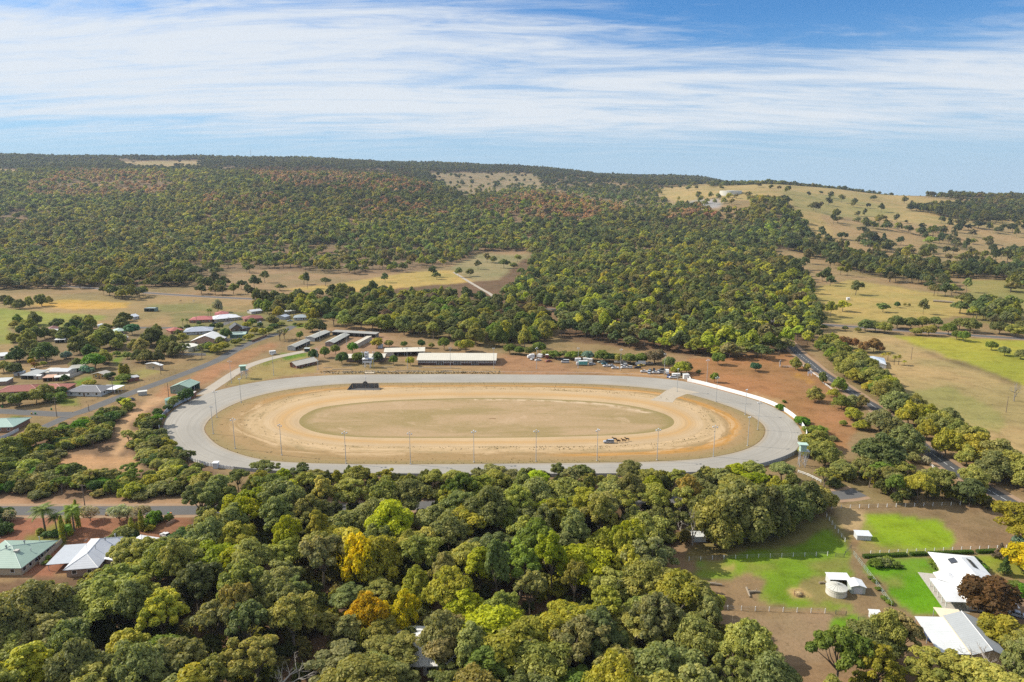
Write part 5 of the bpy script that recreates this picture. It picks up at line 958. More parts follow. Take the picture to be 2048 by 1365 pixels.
# ------------------------------------------------------------------ vehicles
def extr(prof, w_, taper=0.0):
    mb = MB(); n = len(prof); zs = [p[1] for p in prof]; z0, z1 = min(zs), max(zs); f = lambda z: w_ / 2 - taper * (z - z0) / max(z1 - z0, .01)
    mb.add([(a, -f(b), b) for a, b in prof] + [(a, f(b), b) for a, b in prof], [tuple(range(n)), tuple(range(2 * n - 1, n - 1, -1))] + [(i, i + n, (i + 1) % n + n, (i + 1) % n) for i in range(n)]); return mb
VEH = {}
def vehicle_parts(kind):
    if kind in VEH: return VEH[kind]
    W_ = 1.8; whl = shared('whl', lambda: MB().tube([(0, -.11, 0), (0, .11, 0)], .34, 12).mesh('wheel', RUBBER)); hub = shared('hub', lambda: MB().tube([(0, -.125, 0), (0, .125, 0)], .19, 8).mesh('rim', STEEL)); hl = shared('hl', lambda: MB().box(-.03, .03, -.2, .2, -.08, .08).mesh('headlight', mat((.7, .72, .74), .15)))
    if kind == 'sedan': body, cab, roof = [(-2.3, .3), (-2.25, .9), (-1.5, .98), (1.0, 1.0), (2.1, .86), (2.3, .6), (2.3, .3)], [(-1.7, .95), (-1.15, 1.42), (.25, 1.44), (1.05, .98)], (-1.05, .2, 1.425)
    elif kind == 'wagon': body, cab, roof = [(-2.4, .34), (-2.42, 1.05), (1.15, 1.06), (2.2, .92), (2.4, .65), (2.4, .34)], [(-2.38, 1.03), (-2.2, 1.72), (.35, 1.74), (1.15, 1.05)], (-2.15, .3, 1.725)
    elif kind == 'ute': body, cab, roof = [(-2.6, .45), (-2.6, 1.12), (1.2, 1.14), (2.3, 1.02), (2.5, .7), (2.5, .45)], [(-.75, 1.12), (-.6, 1.74), (.4, 1.75), (1.2, 1.13)], (-.55, .35, 1.735)
    elif kind == 'canopy_ute': body, cab, roof = [(-2.6, .42), (-2.6, 1.08), (1.2, 1.1), (2.3, 1.0), (2.5, .7), (2.5, .42)], [(-2.55, 1.07), (-2.45, 1.72), (.4, 1.74), (1.25, 1.09)], (-2.4, .35, 1.725)
    elif kind == 'van': W_ = 2.0; body, cab, roof = [(-3.0, .4), (-3.0, 1.3), (2.0, 1.3), (2.7, 1.1), (2.85, .6), (2.85, .4)], [(-2.98, 1.28), (-2.9, 2.3), (1.2, 2.32), (2.0, 1.29)], (-2.88, 1.15, 2.315)
    b = extr(body, W_, .05).mesh('body', PAINT); g = extr(cab, W_ - .12, .16).mesh('windows', GLASS)
    rf = MB().box(roof[0], roof[1], -(W_ - .12) / 2 + .14, (W_ - .12) / 2 - .14, roof[2] - .03, roof[2] + .05)
    x0, x1 = cab[0][0], cab[-1][0]; zb = cab[0][1]
    for px_ in ((roof[0] + .05), (roof[0] + roof[1]) / 2, roof[1] - .02):
        for s in (-1, 1): rf.add([(px_ - .06, s * (W_ / 2 - .06), zb), (px_ + .06, s * (W_ / 2 - .06), zb), (px_ + .06, s * (W_ / 2 - .195), roof[2]), (px_ - .06, s * (W_ / 2 - .195), roof[2])], [(0, 1, 2, 3)])
    VEH[kind] = (b, g, rf.mesh('roof', PAINT), whl, hub, hl, W_, body); return VEH[kind]
def car(kind, label, px, py, rot, colr, cat='car', name='parked_car', group='vehicles parked beside the far straight'):
    b, g, rf, whl, hub, hl, W_, prof = vehicle_parts(kind); x, y = gp(px, py); o = thing(name, label, cat, (x, y, .06), R_(rot), group)
    link('body', b, o, color=colr); link('windows', g, o); link('roof', rf, o, color=colr); xf = prof[-1][0] - .85; xb = prof[0][0] + .85
    for xx in (xb, xf):
        for s in (-1, 1): q = link('wheel', whl, o, (xx, s * (W_ / 2 - .06), .34)); link('rim', hub, q, (0, 0, 0))
    for s in (-1, 1): link('headlight', hl, o, (prof[-1][0] - .02, s * (W_ / 2 - .32), .72))
WT, SV, DKC, BLU, BLK = (.75, .76, .76), (.45, .47, .50), (.06, .065, .075), (.04, .10, .30), (.02, .02, .024)
for a in (('van', 'white minibus parked alone on the open brown ground', 1130, 726, 178, WT), ('sedan', 'white sedan just right of leftmost car park light pole', 1076, 722, 200, WT), ('ute', 'white ute beside the small white truck at far left of car park', 1064, 720, 250, WT), ('sedan', 'orange red hatchback left of the white minibus', 1097, 724, 200, (.35, .10, .05)), ('wagon', 'dark wagon behind the white minibus by the bushes', 1122, 721, 185, DKC), ('wagon', 'silver wagon tucked right of the turquoise horse truck', 1184, 730, 10, SV),
          ('wagon', 'pale green wagon left in the tight car row by bushes', 1202, 726, 190, (.45, .52, .46)), ('sedan', 'teal blue sedan beside the pale green wagon', 1209, 729, 200, (.05, .16, .2)), ('ute', 'white ute at front of the left car cluster', 1213, 734, 185, WT), ('sedan', 'silver sedan at right of the left car cluster', 1222, 733, 170, SV), ('ute', 'white ute alone on pale sand left of middle light pole', 1230, 738, 182, WT), ('sedan', 'small white hatchback right of the middle light pole', 1247, 736.5, 205, WT), ('wagon', 'white four wheel drive with dark windows right of middle pole', 1258, 737, 170, WT), ('wagon', 'white wagon behind small hatchback near middle pole', 1248, 732, 180, WT), ('sedan', 'dark navy sedan standing clear in the car park middle', 1275, 737, 180, (.03, .035, .055)),
          ('ute', 'yellow and white ute beside the white horse truck', 1282, 733, 200, (.5, .36, .06)), ('ute', 'pale tan ute loaded with feed under the trees', 1299, 729, 190, (.5, .42, .32)),
          ('ute', 'white ute at left end of the dense car row', 1288, 745.5, 175, WT), ('wagon', 'pale blue van backed in at front of dense car row', 1298, 747, 260, (.45, .52, .6)), ('sedan', 'teal grey sedan in back of dense car row', 1300, 743, 250, (.2, .27, .29)), ('wagon', 'black wagon in back middle of dense car row', 1308, 743, 260, BLK), ('ute', 'white dual cab ute at front middle of dense car row', 1311, 747.5, 178, WT), ('wagon', 'grey wagon at front right of dense car row', 1321, 747, 190, (.3, .3, .31)), ('wagon', 'black car at back right of dense car row', 1323, 742.5, 190, BLK), ('sedan', 'bright blue sedan right of pole near track edge', 1337, 755, 250, BLU), ('wagon', 'small white car in front of pale gooseneck trailer', 1345, 757, 185, WT), ('sedan', 'grey hatchback left behind pole in dense car row', 1317, 744.5, 255, SV)): car(*a)
car('sedan', 'dark blue grey car parked on dry verge beside the street scrub', 262, 801, 170, (.05, .06, .09), group=None); car('wagon', 'white wagon parked on dry ground behind the long pale shed', 70, 742.5, 15, WT, group=None); car('wagon', 'blue wagon parked on the orange driveway by gum trunks', 381, 1060, 100, (.04, .10, .28), group=None); car('sedan', 'white car parked above the hidden white roof', 332, 1074, 150, WT, group=None)
car('wagon', 'white car in driveway of dark red roofed town house', 519, 647, 170, WT, group=None); car('ute', 'pale blue ute with boat under cover at the cul de sac', 580, 643.5, 20, (.4, .47, .58), group=None); car('sedan', 'dark car under carport of the broad white roofed house', 430, 648, 10, DKC, group=None); car('sedan', 'blue and dark farm car beside the white awning', 1858, 1276, 70, (.04, .09, .25), group=None); car('sedan', 'silver car half hidden under dark red tree', 2030, 1232, 150, SV, group=None)
car('canopy_ute', 'silver canopied wagon leading four horses along the sandy track', 1217, 886.6, 180, (.42, .45, .50), 'wagon', 'moving_wagon', None)
def boxtruck(label, px, py, rot, colr, Lb=5.2, hb=2.4, cabin=True, name='horse_truck', group='vehicles parked beside the far straight'):
    x, y = gp(px, py); o = thing(name, label, 'truck' if cabin else 'trailer', (x, y, .04), R_(rot), group); whl = vehicle_parts('sedan')[3]
    bx_ = link('body', MB().prism([(-Lb / 2, .6), (Lb / 2, .6), (Lb / 2, .6 + hb * .92), (Lb / 2 - .2, .6 + hb), (-Lb / 2 + .1, .6 + hb), (-Lb / 2, .6 + hb * .95)], -1.1, 1.1).mesh('body', PAINT), o, color=colr); link('roof', MB().box(-Lb / 2 + .1, Lb / 2 - .2, -1.12, 1.12, .6 + hb, .66 + hb).mesh('roof', mat((.75, .75, .74), .5)), o)
    for k in range(3): addbox(bx_, 'window', -Lb / 2 + .6 + k * Lb / 3, -Lb / 2 + 1.3 + k * Lb / 3, -1.13, -1.105, .6 + hb * .6, .6 + hb * .8, GLASS)
    if cabin: cbn = link('cab', MB().prism([(Lb / 2, .5), (Lb / 2 + 1.7, .5), (Lb / 2 + 1.7, 1.4), (Lb / 2 + 1.3, 2.3), (Lb / 2, 2.35)], -1.0, 1.0).mesh('cab', PAINT), o, color=(.7, .71, .71)); addbox(cbn, 'window', Lb / 2 + .3, Lb / 2 + 1.2, -1.02, -1.005, 1.45, 2.1, GLASS)
    else: link('drawbar', MB().box(Lb / 2, Lb / 2 + 1.3, -.08, .08, .5, .62).mesh('drawbar', STEEL), o)
    for xx in ((-Lb / 2 + 1.0, Lb / 2 + .7) if cabin else (-.6, .3)):
        for s in (-1, 1): link('wheel', whl, o, (xx, s * .98, .34))
boxtruck('turquoise sided horse truck with white roof beside a light pole', 1166, 731, 182, (.10, .42, .40), 6.2, 2.5); boxtruck('white horse float with rounded roof behind the turquoise truck', 1156, 724.5, 180, WT, 4.2, 2.1, False); boxtruck('small white box truck at far left of the car park', 1064, 716.5, 200, WT, 3.6, 2.3); boxtruck('white horse truck facing left beside yellow ute', 1283, 730.5, 182, WT, 5.4, 2.5); boxtruck('white box van right of light pole above blue sedan', 1334, 748, 260, WT, 3.2, 2.2); boxtruck('pale gooseneck horse trailer at right end beside timing hut', 1352, 755, 182, (.6, .6, .56), 5.2, 1.9, False)
boxtruck('white horse float standing on bright grass beside driveway', 545.5, 709.5, 25, WT, 4.6, 2.2, False, group=None); boxtruck('dark red horse float in the shade of car park bushes', 1094, 717, 90, (.2, .05, .05), 3.4, 2.2, False); boxtruck('white horse float behind left light pole near bushes', 1080, 716, 150, WT, 3.6, 2.1, False); boxtruck('white flat truck under trees at back of the car park', 1237, 727, 5, (.55, .52, .46), 6, 1.0)
boxtruck('white caravan packed behind silver wagon right of turquoise truck', 1172, 724, 175, WT, 4.4, 2.1, False); boxtruck('cream horse float beside white caravan near bushes', 1180, 725.5, 160, (.62, .6, .52), 3.6, 2.1, False)
def bin_(label, px, py, colr):
    x, y = gp(px, py); o = thing('wheelie_bin', label, 'bin', (x, y, .03)); link('body', shared('bin', lambda: MB().prism([(-.25, .08), (.25, .08), (.31, .95), (-.31, .95)], -.28, .28).mesh('body', PAINT)), o, color=colr); link('lid', shared('lid', lambda: MB().prism([(-.34, .95), (.34, .95), (.3, 1.04), (-.3, 1.08)], -.31, .31).mesh('lid', PAINT)), o, color=tuple(c * 1.5 for c in colr)); link('wheel', shared('bw', lambda: MB().tube([(0, -.3, 0), (0, .3, 0)], .1, 8).mesh('wheel', RUBBER)), o, (-.25, 0, .1))
for a in (('green wheelie bin left of its pair on lower street verge', 337, 1031, (.02, .22, .06)), ('orange lidded bin at right of the lower street bins', 342, 1031, (.45, .18, .02)), ('orange bin alone beside leafless trees on the verge', 213, 1031.5, (.50, .22, .02)), ('green bin at the upper kerb near street corner', 103, 820.5, (.02, .2, .05)), ('green bin at the far left kerb', 5, 816, (.02, .2, .05)), ('green bin on side street grass verge', 71, 829.5, (.02, .2, .05)), ('yellow lidded bin on side street grass verge', 63.5, 829.5, (.4, .25, .03)), ('green bin beside orange tree on street kerb', 500, 683.5, (.02, .2, .05))): bin_(*a)
# ------------------------------------------------------------------ horses led behind the wagon
def horse_mesh(ph):
    me = bpy.data.meshes.new('body'); s = math.sin(ph); c = math.cos(ph)
    v = [(0, 0, 1.22), (-.45, 0, 1.25), (-.78, 0, 1.2), (.42, 0, 1.22), (.72, 0, 1.32), (1.02, 0, 1.66), (1.2, 0, 1.92), (1.42, 0, 1.78), (1.62, 0, 1.6), (-.98, 0, 1.08), (-1.12, 0, .7)]
    rad = [.30, .30, .27, .30, .25, .16, .14, .12, .075, .06, .05]; e = [(0, 1), (1, 2), (0, 3), (3, 4), (4, 5), (5, 6), (6, 7), (7, 8), (2, 9), (9, 10)]
    def leg(root, x, y, sw, hind):
        i = len(v); k = (x + sw * .25 + (.10 if hind else .04), y, .66); f = (x + sw * .55 - (.10 if hind else 0), y, .40 + max(0, sw) * .1); h = (x + sw * .75, y, .06 + max(0, -sw) * .18)
        v.extend([(x, y, 1.0), k, f, h]); rad.extend([.15 if hind else .12, .085, .055, .06]); e.extend([(root, i), (i, i + 1), (i + 1, i + 2), (i + 2, i + 3)])
    leg(2, -.66, .16, .5 * s, True); leg(2, -.66, -.16, -.5 * s, True); leg(3, .52, .15, -.5 * c, False); leg(3, .52, -.15, .5 * c, False)
    i = len(v); v.extend([(1.2, .07, 2.08), (1.2, -.07, 2.08)]); rad.extend([.03, .03]); e.extend([(6, i), (6, i + 1)])
    me.from_pydata(v, e, []); return me, rad
def horse(label, px, py, ph, colr, rot=180):
    x, y = gp(px, py); o = thing('horse', label, 'horse', (x, y, .08), R_(rot)); me, rad = horse_mesh(ph); b = link('body', me, o); m_ = b.modifiers.new('skin', 'SKIN'); m_.use_smooth_shade = True
    for sv, r in zip(me.skin_vertices[0].data if me.skin_vertices else [], rad): sv.radius = (r, r)
    if not me.skin_vertices:
        bpy.context.view_layer.objects.active = b
    b.modifiers.new('sub', 'SUBSURF').levels = 1; me.materials.append(mat(colr, .5, .15))
    link('mane', MB().prism([(.5, 1.5), (.72, 1.58), (1.1, 2.0), (1.22, 2.12), (1.05, 2.02), (.6, 1.66)], -.04, .04).mesh('mane', mat((.015, .012, .01), .7)), o); link('harness', MB().box(-.06, .06, -.34, .34, .95, 1.56).mesh('harness', mat((.02, .02, .02), .5)), o)
horse('dark bay horse closest behind the silver wagon', 1229.5, 882.5, .6, (.055, .028, .018)); horse('brown horse second behind the wagon nearest the camera side', 1237, 886.2, 1.9, (.07, .032, .018)); horse('dark bay horse third behind wagon, trotting on camera side', 1247.5, 885.4, .2, (.06, .03, .02)); horse('black brown horse last in line on inner side of sandy track', 1254.5, 882.8, 2.6, (.035, .022, .018))
for lab, px, py in (('small dark horse grazing in left far paddock under tall tree', 361, 604), ('white horse grazing in left far paddock', 387, 604.5)): horse(lab, px, py, .1, (.05, .04, .03) if 'dark' in lab else (.6, .58, .55), 20)
# ------------------------------------------------------------------ vegetation
def leafmesh(name, clumps, nper, size, seed, mats, trunk=None, jit=.5, up=-.55, asp=1.5):
    """leaf sprays (small four-cornered faces) spread over the surface of many clumps"""
    r = np.random.default_rng(seed); cl = np.asarray(clumps, float)
    k = len(cl); n = k * nper; c = np.repeat(cl, nper, 0)
    d = r.normal(size=(n, 3)); d /= np.linalg.norm(d, axis=1)[:, None]
    d[:, 2] = np.where(d[:, 2] < up, -d[:, 2], d[:, 2])
    rad = .58 + .56 * r.random((n, 1)) ** .8
    p = c[:, :3] + d * c[:, 3:6] * rad
    nn = d + jit * r.normal(size=(n, 3)) + (0, 0, .35); nn /= np.linalg.norm(nn, axis=1)[:, None]
    t_ = np.cross(nn, r.normal(size=(n, 3))); t_ /= np.linalg.norm(t_, axis=1)[:, None]; b = np.cross(nn, t_)
    s = size * (.6 + .8 * r.random((n, 1)))
    q = np.stack((p - t_ * s * asp * .5, p - b * s * .5 + nn * s * .12, p + t_ * s * asp * .5, p + b * s * .5 + nn * s * .12), 1).reshape(-1, 3)
    lv = np.clip(.5 + .22 * r.normal(size=n) + .18 * np.repeat(r.normal(size=k), nper), 0, 1)
    nv = len(q); f = np.arange(nv, dtype=np.int32)
    V, loops, starts, mi, leaf = q, f, np.arange(0, nv, 4), np.zeros(n, np.int32), lv
    if trunk is not None and len(trunk.v):
        V = np.vstack((V, np.array(trunk.v))); tl = [i + nv for fc in trunk.f for i in fc]; ln = [len(fc) for fc in trunk.f]
        starts = np.concatenate((starts, nv + np.concatenate(([0], np.cumsum(ln)[:-1])))); loops = np.concatenate((f, np.array(tl)))
        mi = np.concatenate((mi, np.ones(len(ln), np.int32))); leaf = np.concatenate((leaf, np.zeros(len(ln))))
    me = bpy.data.meshes.new(name); me.vertices.add(len(V)); me.vertices.foreach_set('co', V.ravel())
    me.loops.add(len(loops)); me.loops.foreach_set('vertex_index', loops.astype(np.int32))
    me.polygons.add(len(starts)); me.polygons.foreach_set('loop_start', starts.astype(np.int32))
    me.update(calc_edges=True)
    me.attributes.new('leaf', 'FLOAT', 'FACE').data.foreach_set('value', leaf.astype(np.float32))
    for q_ in mats: me.materials.append(q_)
    if len(mats) > 1: me.polygons.foreach_set('material_index', mi)
    return me
def crown_clumps(r, R, Rv, hc, n, cr=(.26, .42), flat=.8, low=-.2, inner=3, lean=.15):
    cl = []; ox, oy = r.normal(size=2) * R * lean
    for i in range(n):
        a = i * 2.39996 + r.random() * .9; z = low + (1 - low) * ((i + .5) / n) ** .8
        h = math.sqrt(max(0, 1 - min(z, 1) ** 2)); k = .50 + .38 * r.random()
        rr = R * r.uniform(*cr)
        cl.append((ox * z + math.cos(a) * h * R * k, oy * z + math.sin(a) * h * R * k, hc + z * Rv * (.62 + .3 * r.random()), rr, rr, rr * flat))
    for i in range(inner): cl.append((r.normal() * R * .25, r.normal() * R * .25, hc + r.normal() * Rv * .2, R * .4, R * .4, Rv * .45))
    return cl
def dome_clumps(r, R, Rv, hc, domes, per, cr=(.13, .24), low=-.35, flat=.85):
    """a crown of several billows, each billow made of many small clumps"""
    cl = []; a0 = r.random() * 6.28
    for d in range(domes):
        a = a0 + d * 6.283 / max(domes - 1, 1) + r.normal() * .25
        q = 0 if d == 0 else R * r.uniform(.42, .60); dr = R * r.uniform(.36, .52); zc = hc + Rv * (r.uniform(.15, .55) if d == 0 else r.uniform(-.42, .28))
        X0, Y0 = math.cos(a) * q, math.sin(a) * q
        for i in range(per):
            b = i * 2.39996 + r.random() * 1.2; z = low + (1 - low) * ((i + .5) / per) ** .85; h = math.sqrt(max(0, 1 - min(z, 1) ** 2)); k = r.uniform(.62, 1.0)
            rr = R * r.uniform(*cr)
            cl.append((X0 + math.cos(b) * h * dr * k, Y0 + math.sin(b) * h * dr * k, zc + z * dr * r.uniform(.65, .95) * (Rv / R) * 1.35, rr, rr, rr * flat))
    return cl
def trunk_mb(r, H, hc, cl, r0=.32, nl=8, fork=.35, seg=6):
    mb = MB(); top = np.array([r.normal() * .3, r.normal() * .3, H * fork])
    mb.tube([(0, 0, -.6), (top[0] * .4, top[1] * .4, H * fork * .5), tuple(top)], [r0 * 1.25, r0 * .95, r0 * .8], seg)
    for c in sorted(cl, key=lambda c: r.random())[:nl]:
        e = np.array(c[:3]); mid = top * .5 + e * .5 + np.array([r.normal() * .4, r.normal() * .4, -.4])
        mb.tube([tuple(top - [0, 0, .2]), tuple(mid), tuple(e + [0, 0, c[5] * .4])], [r0 * .6, r0 * .36, r0 * .1], 4, cap=False)
    return mb
def twigs(r, mb, cl, i):
    """pale bare twigs that poke out of the leaves here and there"""
    for c in cl[:: 3 if i % 3 == 0 else 7]:
        c = np.array(c); d = r.normal(size=3); d[2] = abs(d[2]) + .4; d /= np.linalg.norm(d); a = c[:3] + d * c[3] * .5; e = c[:3] + d * c[3] * r.uniform(1.3, 1.9)
        mb.tube([tuple(a), tuple(e)], [.07, .025], 3, cap=False)
        for _ in range(2): mb.tube([tuple((a + e) / 2), tuple(e + r.normal(size=3) * .5)], [.04, .015], 3, cap=False)
    return mb
LIB = {}
def variants(kind, n, fn):
    LIB[kind] = [fn(np.random.default_rng(100 + 17 * i + sum(map(ord, kind))), i) for i in range(n)]
def gum(r, i):
    R, H = 6.5, 15; cl = dome_clumps(r, R, 4.8, 9.8, 5 + i % 3, 8 + (i * 5) % 6, ((.10, .19), (.13, .235), (.12, .28))[i % 3])
    return leafmesh('gum_crown', cl, 190, .44, i, [LEAF], jit=.55), twigs(r, trunk_mb(r, H, 9, cl, nl=12), cl, i).mesh('gum_trunk', BARK), R, H
def tall(r, i):
    R, H = 4.5, 18; cl = dome_clumps(r, R, 6.4, 11.4, 5, 10, (.17, .30), -.6, .95)
    return leafmesh('tall_crown', cl, 190, .46, i + 30, [LEAF], jit=.55), trunk_mb(r, H, 11, cl, .3).mesh('tall_trunk', BARK), R, H
def open_(r, i):
    R, H = 6.0, 12; cl = dome_clumps(r, R, 3.4, 8.6, 5, 5, (.12, .22), -.1, .7)
    return leafmesh('open_crown', cl, 190, .46, i + 60, [LEAF], jit=.55), trunk_mb(r, H, 8, cl, .3, 14).mesh('open_trunk', BARK), R, H
def dense(r, i):
    R, H = 6.0, 10.0; cl = dome_clumps(r, R, 4.6, 5.3, 5 + i % 3, 11, (.15, .27), -.75, .95); cl += [(r.normal() * 1.4, r.normal() * 1.4, 4.4, 2.8, 2.8, 2.4) for _ in range(3)]
    return leafmesh('dense_crown', cl, 170, .46, i + 240, [LEAF], jit=.55), trunk_mb(r, H, 5, cl, .28, 7, .3).mesh('dense_trunk', BARK), R, H
def bush(r, i):
    R, H = 3.0, 3.4; cl = crown_clumps(r, R, 1.9, 1.35, 22, (.20, .36), .9, -.25, 3, .25)
    cl = [(a, b, max(c, f * .6), d, e, f) for a, b, c, d, e, f in cl]
    return leafmesh('bush_crown', cl, 170, .34, i + 90, [LEAF], jit=.6), MB().tube([(0, 0, -.3), (.05, 0, 1.2)], [.14, .08], 5).tube([(0, 0, .1), (.8, .3, 1.6)], [.09, .04], 4).tube([(0, 0, .1), (-.6, -.5, 1.5)], [.09, .04], 4).mesh('bush_stem', BARK), R, H
def round_(r, i):
    R, H = 4.0, 7.2; cl = crown_clumps(r, R, 2.9, 4.2, 34, (.20, .34), .92, -.55, 4, .08)
    return leafmesh('round_crown', cl, 170, .42, i + 120, [LEAF], jit=.5), trunk_mb(r, H, 4, cl, .2, 6, .3).mesh('round_trunk', BARK), R, H
def conif(r, i):
    R, H = 2.2, 8.0; cl = []
    for k in range(16):
        z = (k + .5) / 16; a = k * 2.4; q = R * (1 - z) * .62
        cl.append((math.cos(a) * q, math.sin(a) * q, .8 + z * (H - 1.4), R * .42 * (1.15 - z), R * .42 * (1.15 - z), .9))
    return leafmesh('conifer_crown', cl, 130, .34, i + 150, [LEAF], jit=.6), MB().tube([(0, 0, -.4), (0, 0, H * .8)], [.2, .06], 6).mesh('conifer_trunk', BARK), R, H
def column(r, i):
    R, H = .75, 8.0; cl = [(r.normal() * .06, r.normal() * .06, .5 + k * .62, R * (1 if k < 8 else 1.1 - (k - 7) * .17), R * (1 if k < 8 else 1.1 - (k - 7) * .17), .62) for k in range(12)]
    return leafmesh('cypress_crown', cl, 150, .26, i + 180, [LEAF], jit=.5), MB().tube([(0, 0, -.3), (0, 0, 1.5)], [.14, .1], 6).mesh('cypress_trunk', BARK), R, H
def twiggy(r, i):
    R, H = 3.2, 4.6; cl = crown_clumps(r, R, 2.0, 2.9, 16, (.26, .38), .9, -.3, 2)
    return leafmesh('twiggy_crown', cl, 110, .24, i + 210, [LEAF], jit=1.0, asp=2.6), trunk_mb(r, H, 3, cl, .13, 14, .22).mesh('twiggy_trunk', BARK), R, H
variants('gum', 9, gum); variants('tall', 3, tall); variants('open', 4, open_); variants('dense', 6, dense); variants('bush', 6, bush); variants('round', 5, round_)
variants('conif', 2, conif); variants('column', 2, column); variants('twiggy', 3, twiggy)
def palm(r, i):
    H = 8.5; cr = MB()
    for k in range(26):
        a = k * 2.39996; el_ = r.uniform(-.75, 1.1); Ln = r.uniform(3.0, 3.9); pts = []
        for q in range(6):
            f = q / 5; hor = Ln * f * math.cos(el_ * (1 - .2 * f)); z = H + Ln * f * math.sin(el_) - 2.1 * f * f * (1 if el_ > -.2 else .5)
            pts.append(Vector((math.cos(a) * hor, math.sin(a) * hor, z)))
        cr.tube(pts, [.05, .05, .04, .03, .02, .01], 3, cap=False)
        sd_ = Vector((-math.sin(a), math.cos(a), 0))
        for q in range(1, 11):
            f = q / 11 * 5; j = min(int(f), 4); p_ = pts[j].lerp(pts[j + 1], f - j); ln = .95 * math.sin(math.pi * min(.95, .18 + q / 12)) + .15; fw = (pts[j + 1] - pts[j]).normalized()
            for s in (-1, 1):
                e = p_ + sd_ * s * ln + fw * ln * .5 + Vector((0, 0, -.28 * ln)); wv = fw * .15
                cr.add([p_ - wv, p_ + wv, e], [(0, 1, 2)])
    me = cr.mesh('palm_fronds', LEAF); at_ = me.attributes.new('leaf', 'FLOAT', 'FACE'); at_.data.foreach_set('value', r.random(len(me.polygons)).astype(np.float32))
    tm = MB().tube([(0, 0, -.4), (.1, 0, 2), (.05, 0, 5), (0, 0, H)], [.34, .24, .2, .26], 8)
    tm.lathe([(.2, H - 1.2), (.42, H - .5), (.3, H + .1)], 8)
    return me, tm.mesh('palm_trunk', BARK), 3.6, H + 1.5
variants('palm', 2, palm)
def dead(r, i):
    mb = MB()
    def br(p, d, L, rad, lev):
        q = p + d * L * .5 + Vector(r.normal(size=3)) * L * .05; e = p + d * L + Vector((0, 0, L * .06))
        mb.tube([p, q, e], [rad, rad * .75, rad * .5], 5 if lev < 2 else 3, cap=False)
        if lev < 4:
            for _ in range(3 if lev else 5):
                nd = (d + Vector(r.normal(size=3)) * .55 + Vector((0, 0, .15))).normalized(); br(e if r.random() < .6 else q, nd, L * r.uniform(.5, .75), rad * .5, lev + 1)
    br(Vector((0, 0, -.4)), Vector((.05, 0, 1)), 4.5, .34, 0)
    return None, mb.mesh('bare_branches', BARK), 4.5, 12.0
variants('dead', 3, dead)

# named leaf colours (albedo)
LC = {'olive': (.120, .116, .028), 'dark olive': (.070, .074, .024), 'grey-green': (.100, .104, .036), 'lime green': (.125, .136, .006), 'mid green': (.074, .094, .016),
      'deep green': (.034, .056, .014), 'yellow-green': (.135, .126, .016), 'brownish olive': (.112, .104, .038), 'orange': (.18, .112, .003), 'golden yellow': (.20, .160, .004),
      'dull purple': (.085, .060, .040), 'dark red': (.052, .028, .012), 'blue-green': (.08, .125, .10), 'straw brown': (.12, .066, .028), 'teal green': (.045, .10, .055), 'pale grey': (.16, .145, .105), 'bright green': (.055, .11, .008)}
PLANTS = []       # (object, noun, adjective, x, y, height)
BK = {'gum': (.21, .17, .13), 'dead': (.36, .33, .29), 'palm': (.20, .16, .12)}
PROTO = {}
def plant(kind, x, y, Rr, Hh, lc, name, noun, cat, group=None, seed=None, z=None):
    r = np.random.default_rng(int(abs(x * 131 + y * 977)) if seed is None else seed)
    lib = LIB[kind]; cme, tme, R0, H0 = lib[int(r.integers(len(lib)))]
    sx, sz = Rr / R0, Hh / H0; zz = float(terrain(x, y)) if z is None else z
    o = link(name, None, loc=(x, y, zz), rot=float(r.random() * 6.283))
    o['category'] = cat
    if group: o['group'] = group
    j = 1 + .09 * r.normal(size=3) * (.6, .35, .8); colr = tuple(float(c) for c in np.clip(np.array(LC.get(lc, LC['olive'])) * np.array((2.75, 2.85, 3.4)) * j * (1 + .13 * r.normal()), .008, .62))
    sc_ = (sx * r.uniform(.92, 1.08), sx * r.uniform(.92, 1.08), sz)
    bk = np.array(BK.get(kind, BK['gum'])) * r.uniform(.7, 1.3)
    link('trunk' if kind not in ('bush',) else 'stem', tme, o, scl=sc_, color=tuple(map(float, bk)))
    if cme is not None: link('crown' if kind != 'palm' else 'fronds', cme, o, scl=sc_, color=colr)
    PLANTS.append((o, noun, lc, x, y, Hh)); return o
def on_road(x, y, pad):
    for c, wd in ROADS:
        if np.min((c[:, 0] - x) ** 2 + (c[:, 1] - y) ** 2) < (wd / 2 + pad) ** 2: return True
    return False
BLD = [(o.location.x, o.location.y) for o in C.objects if o.get('category') and o.type == 'EMPTY']
def clear(x, y, pad=7): return all((x - a) ** 2 + (y - b) ** 2 > pad * pad for a, b in BLD)
def scatter(poly, spacing, seed, jitter=.42):
    P = np.array([gp(*p) for p in poly]); lo, hi = P.min(0), P.max(0); r = np.random.default_rng(seed); o = []
    row = 0; y = lo[1]
    while y < hi[1]:
        x = lo[0] + (spacing / 2 if row % 2 else 0)
        while x < hi[0]:
            p = np.array((x, y)) + r.uniform(-jitter, jitter, 2) * spacing
            if inpoly(p[:1], p[1:], P)[0]: o.append(p)
            x += spacing
        y += spacing * .866; row += 1
    return o
def pick(r, table):
    ks = list(table); pr = np.array([table[k] for k in ks], float); return ks[int(r.choice(len(ks), p=pr / pr.sum()))]
PLACED = []
def free(x, y, d): return all((x - a) ** 2 + (y - b) ** 2 > (d + e) ** 2 * .55 for a, b, e in PLACED)
def T(px, py, Rr, Hh, lc, kind='gum', name='gum_tree', noun='gum tree', cat='tree', group=None):
    x, y = gp(px, py); PLACED.append((x, y, Rr)); return plant(kind, float(x), float(y), Rr, Hh, lc, name, noun, cat, group)

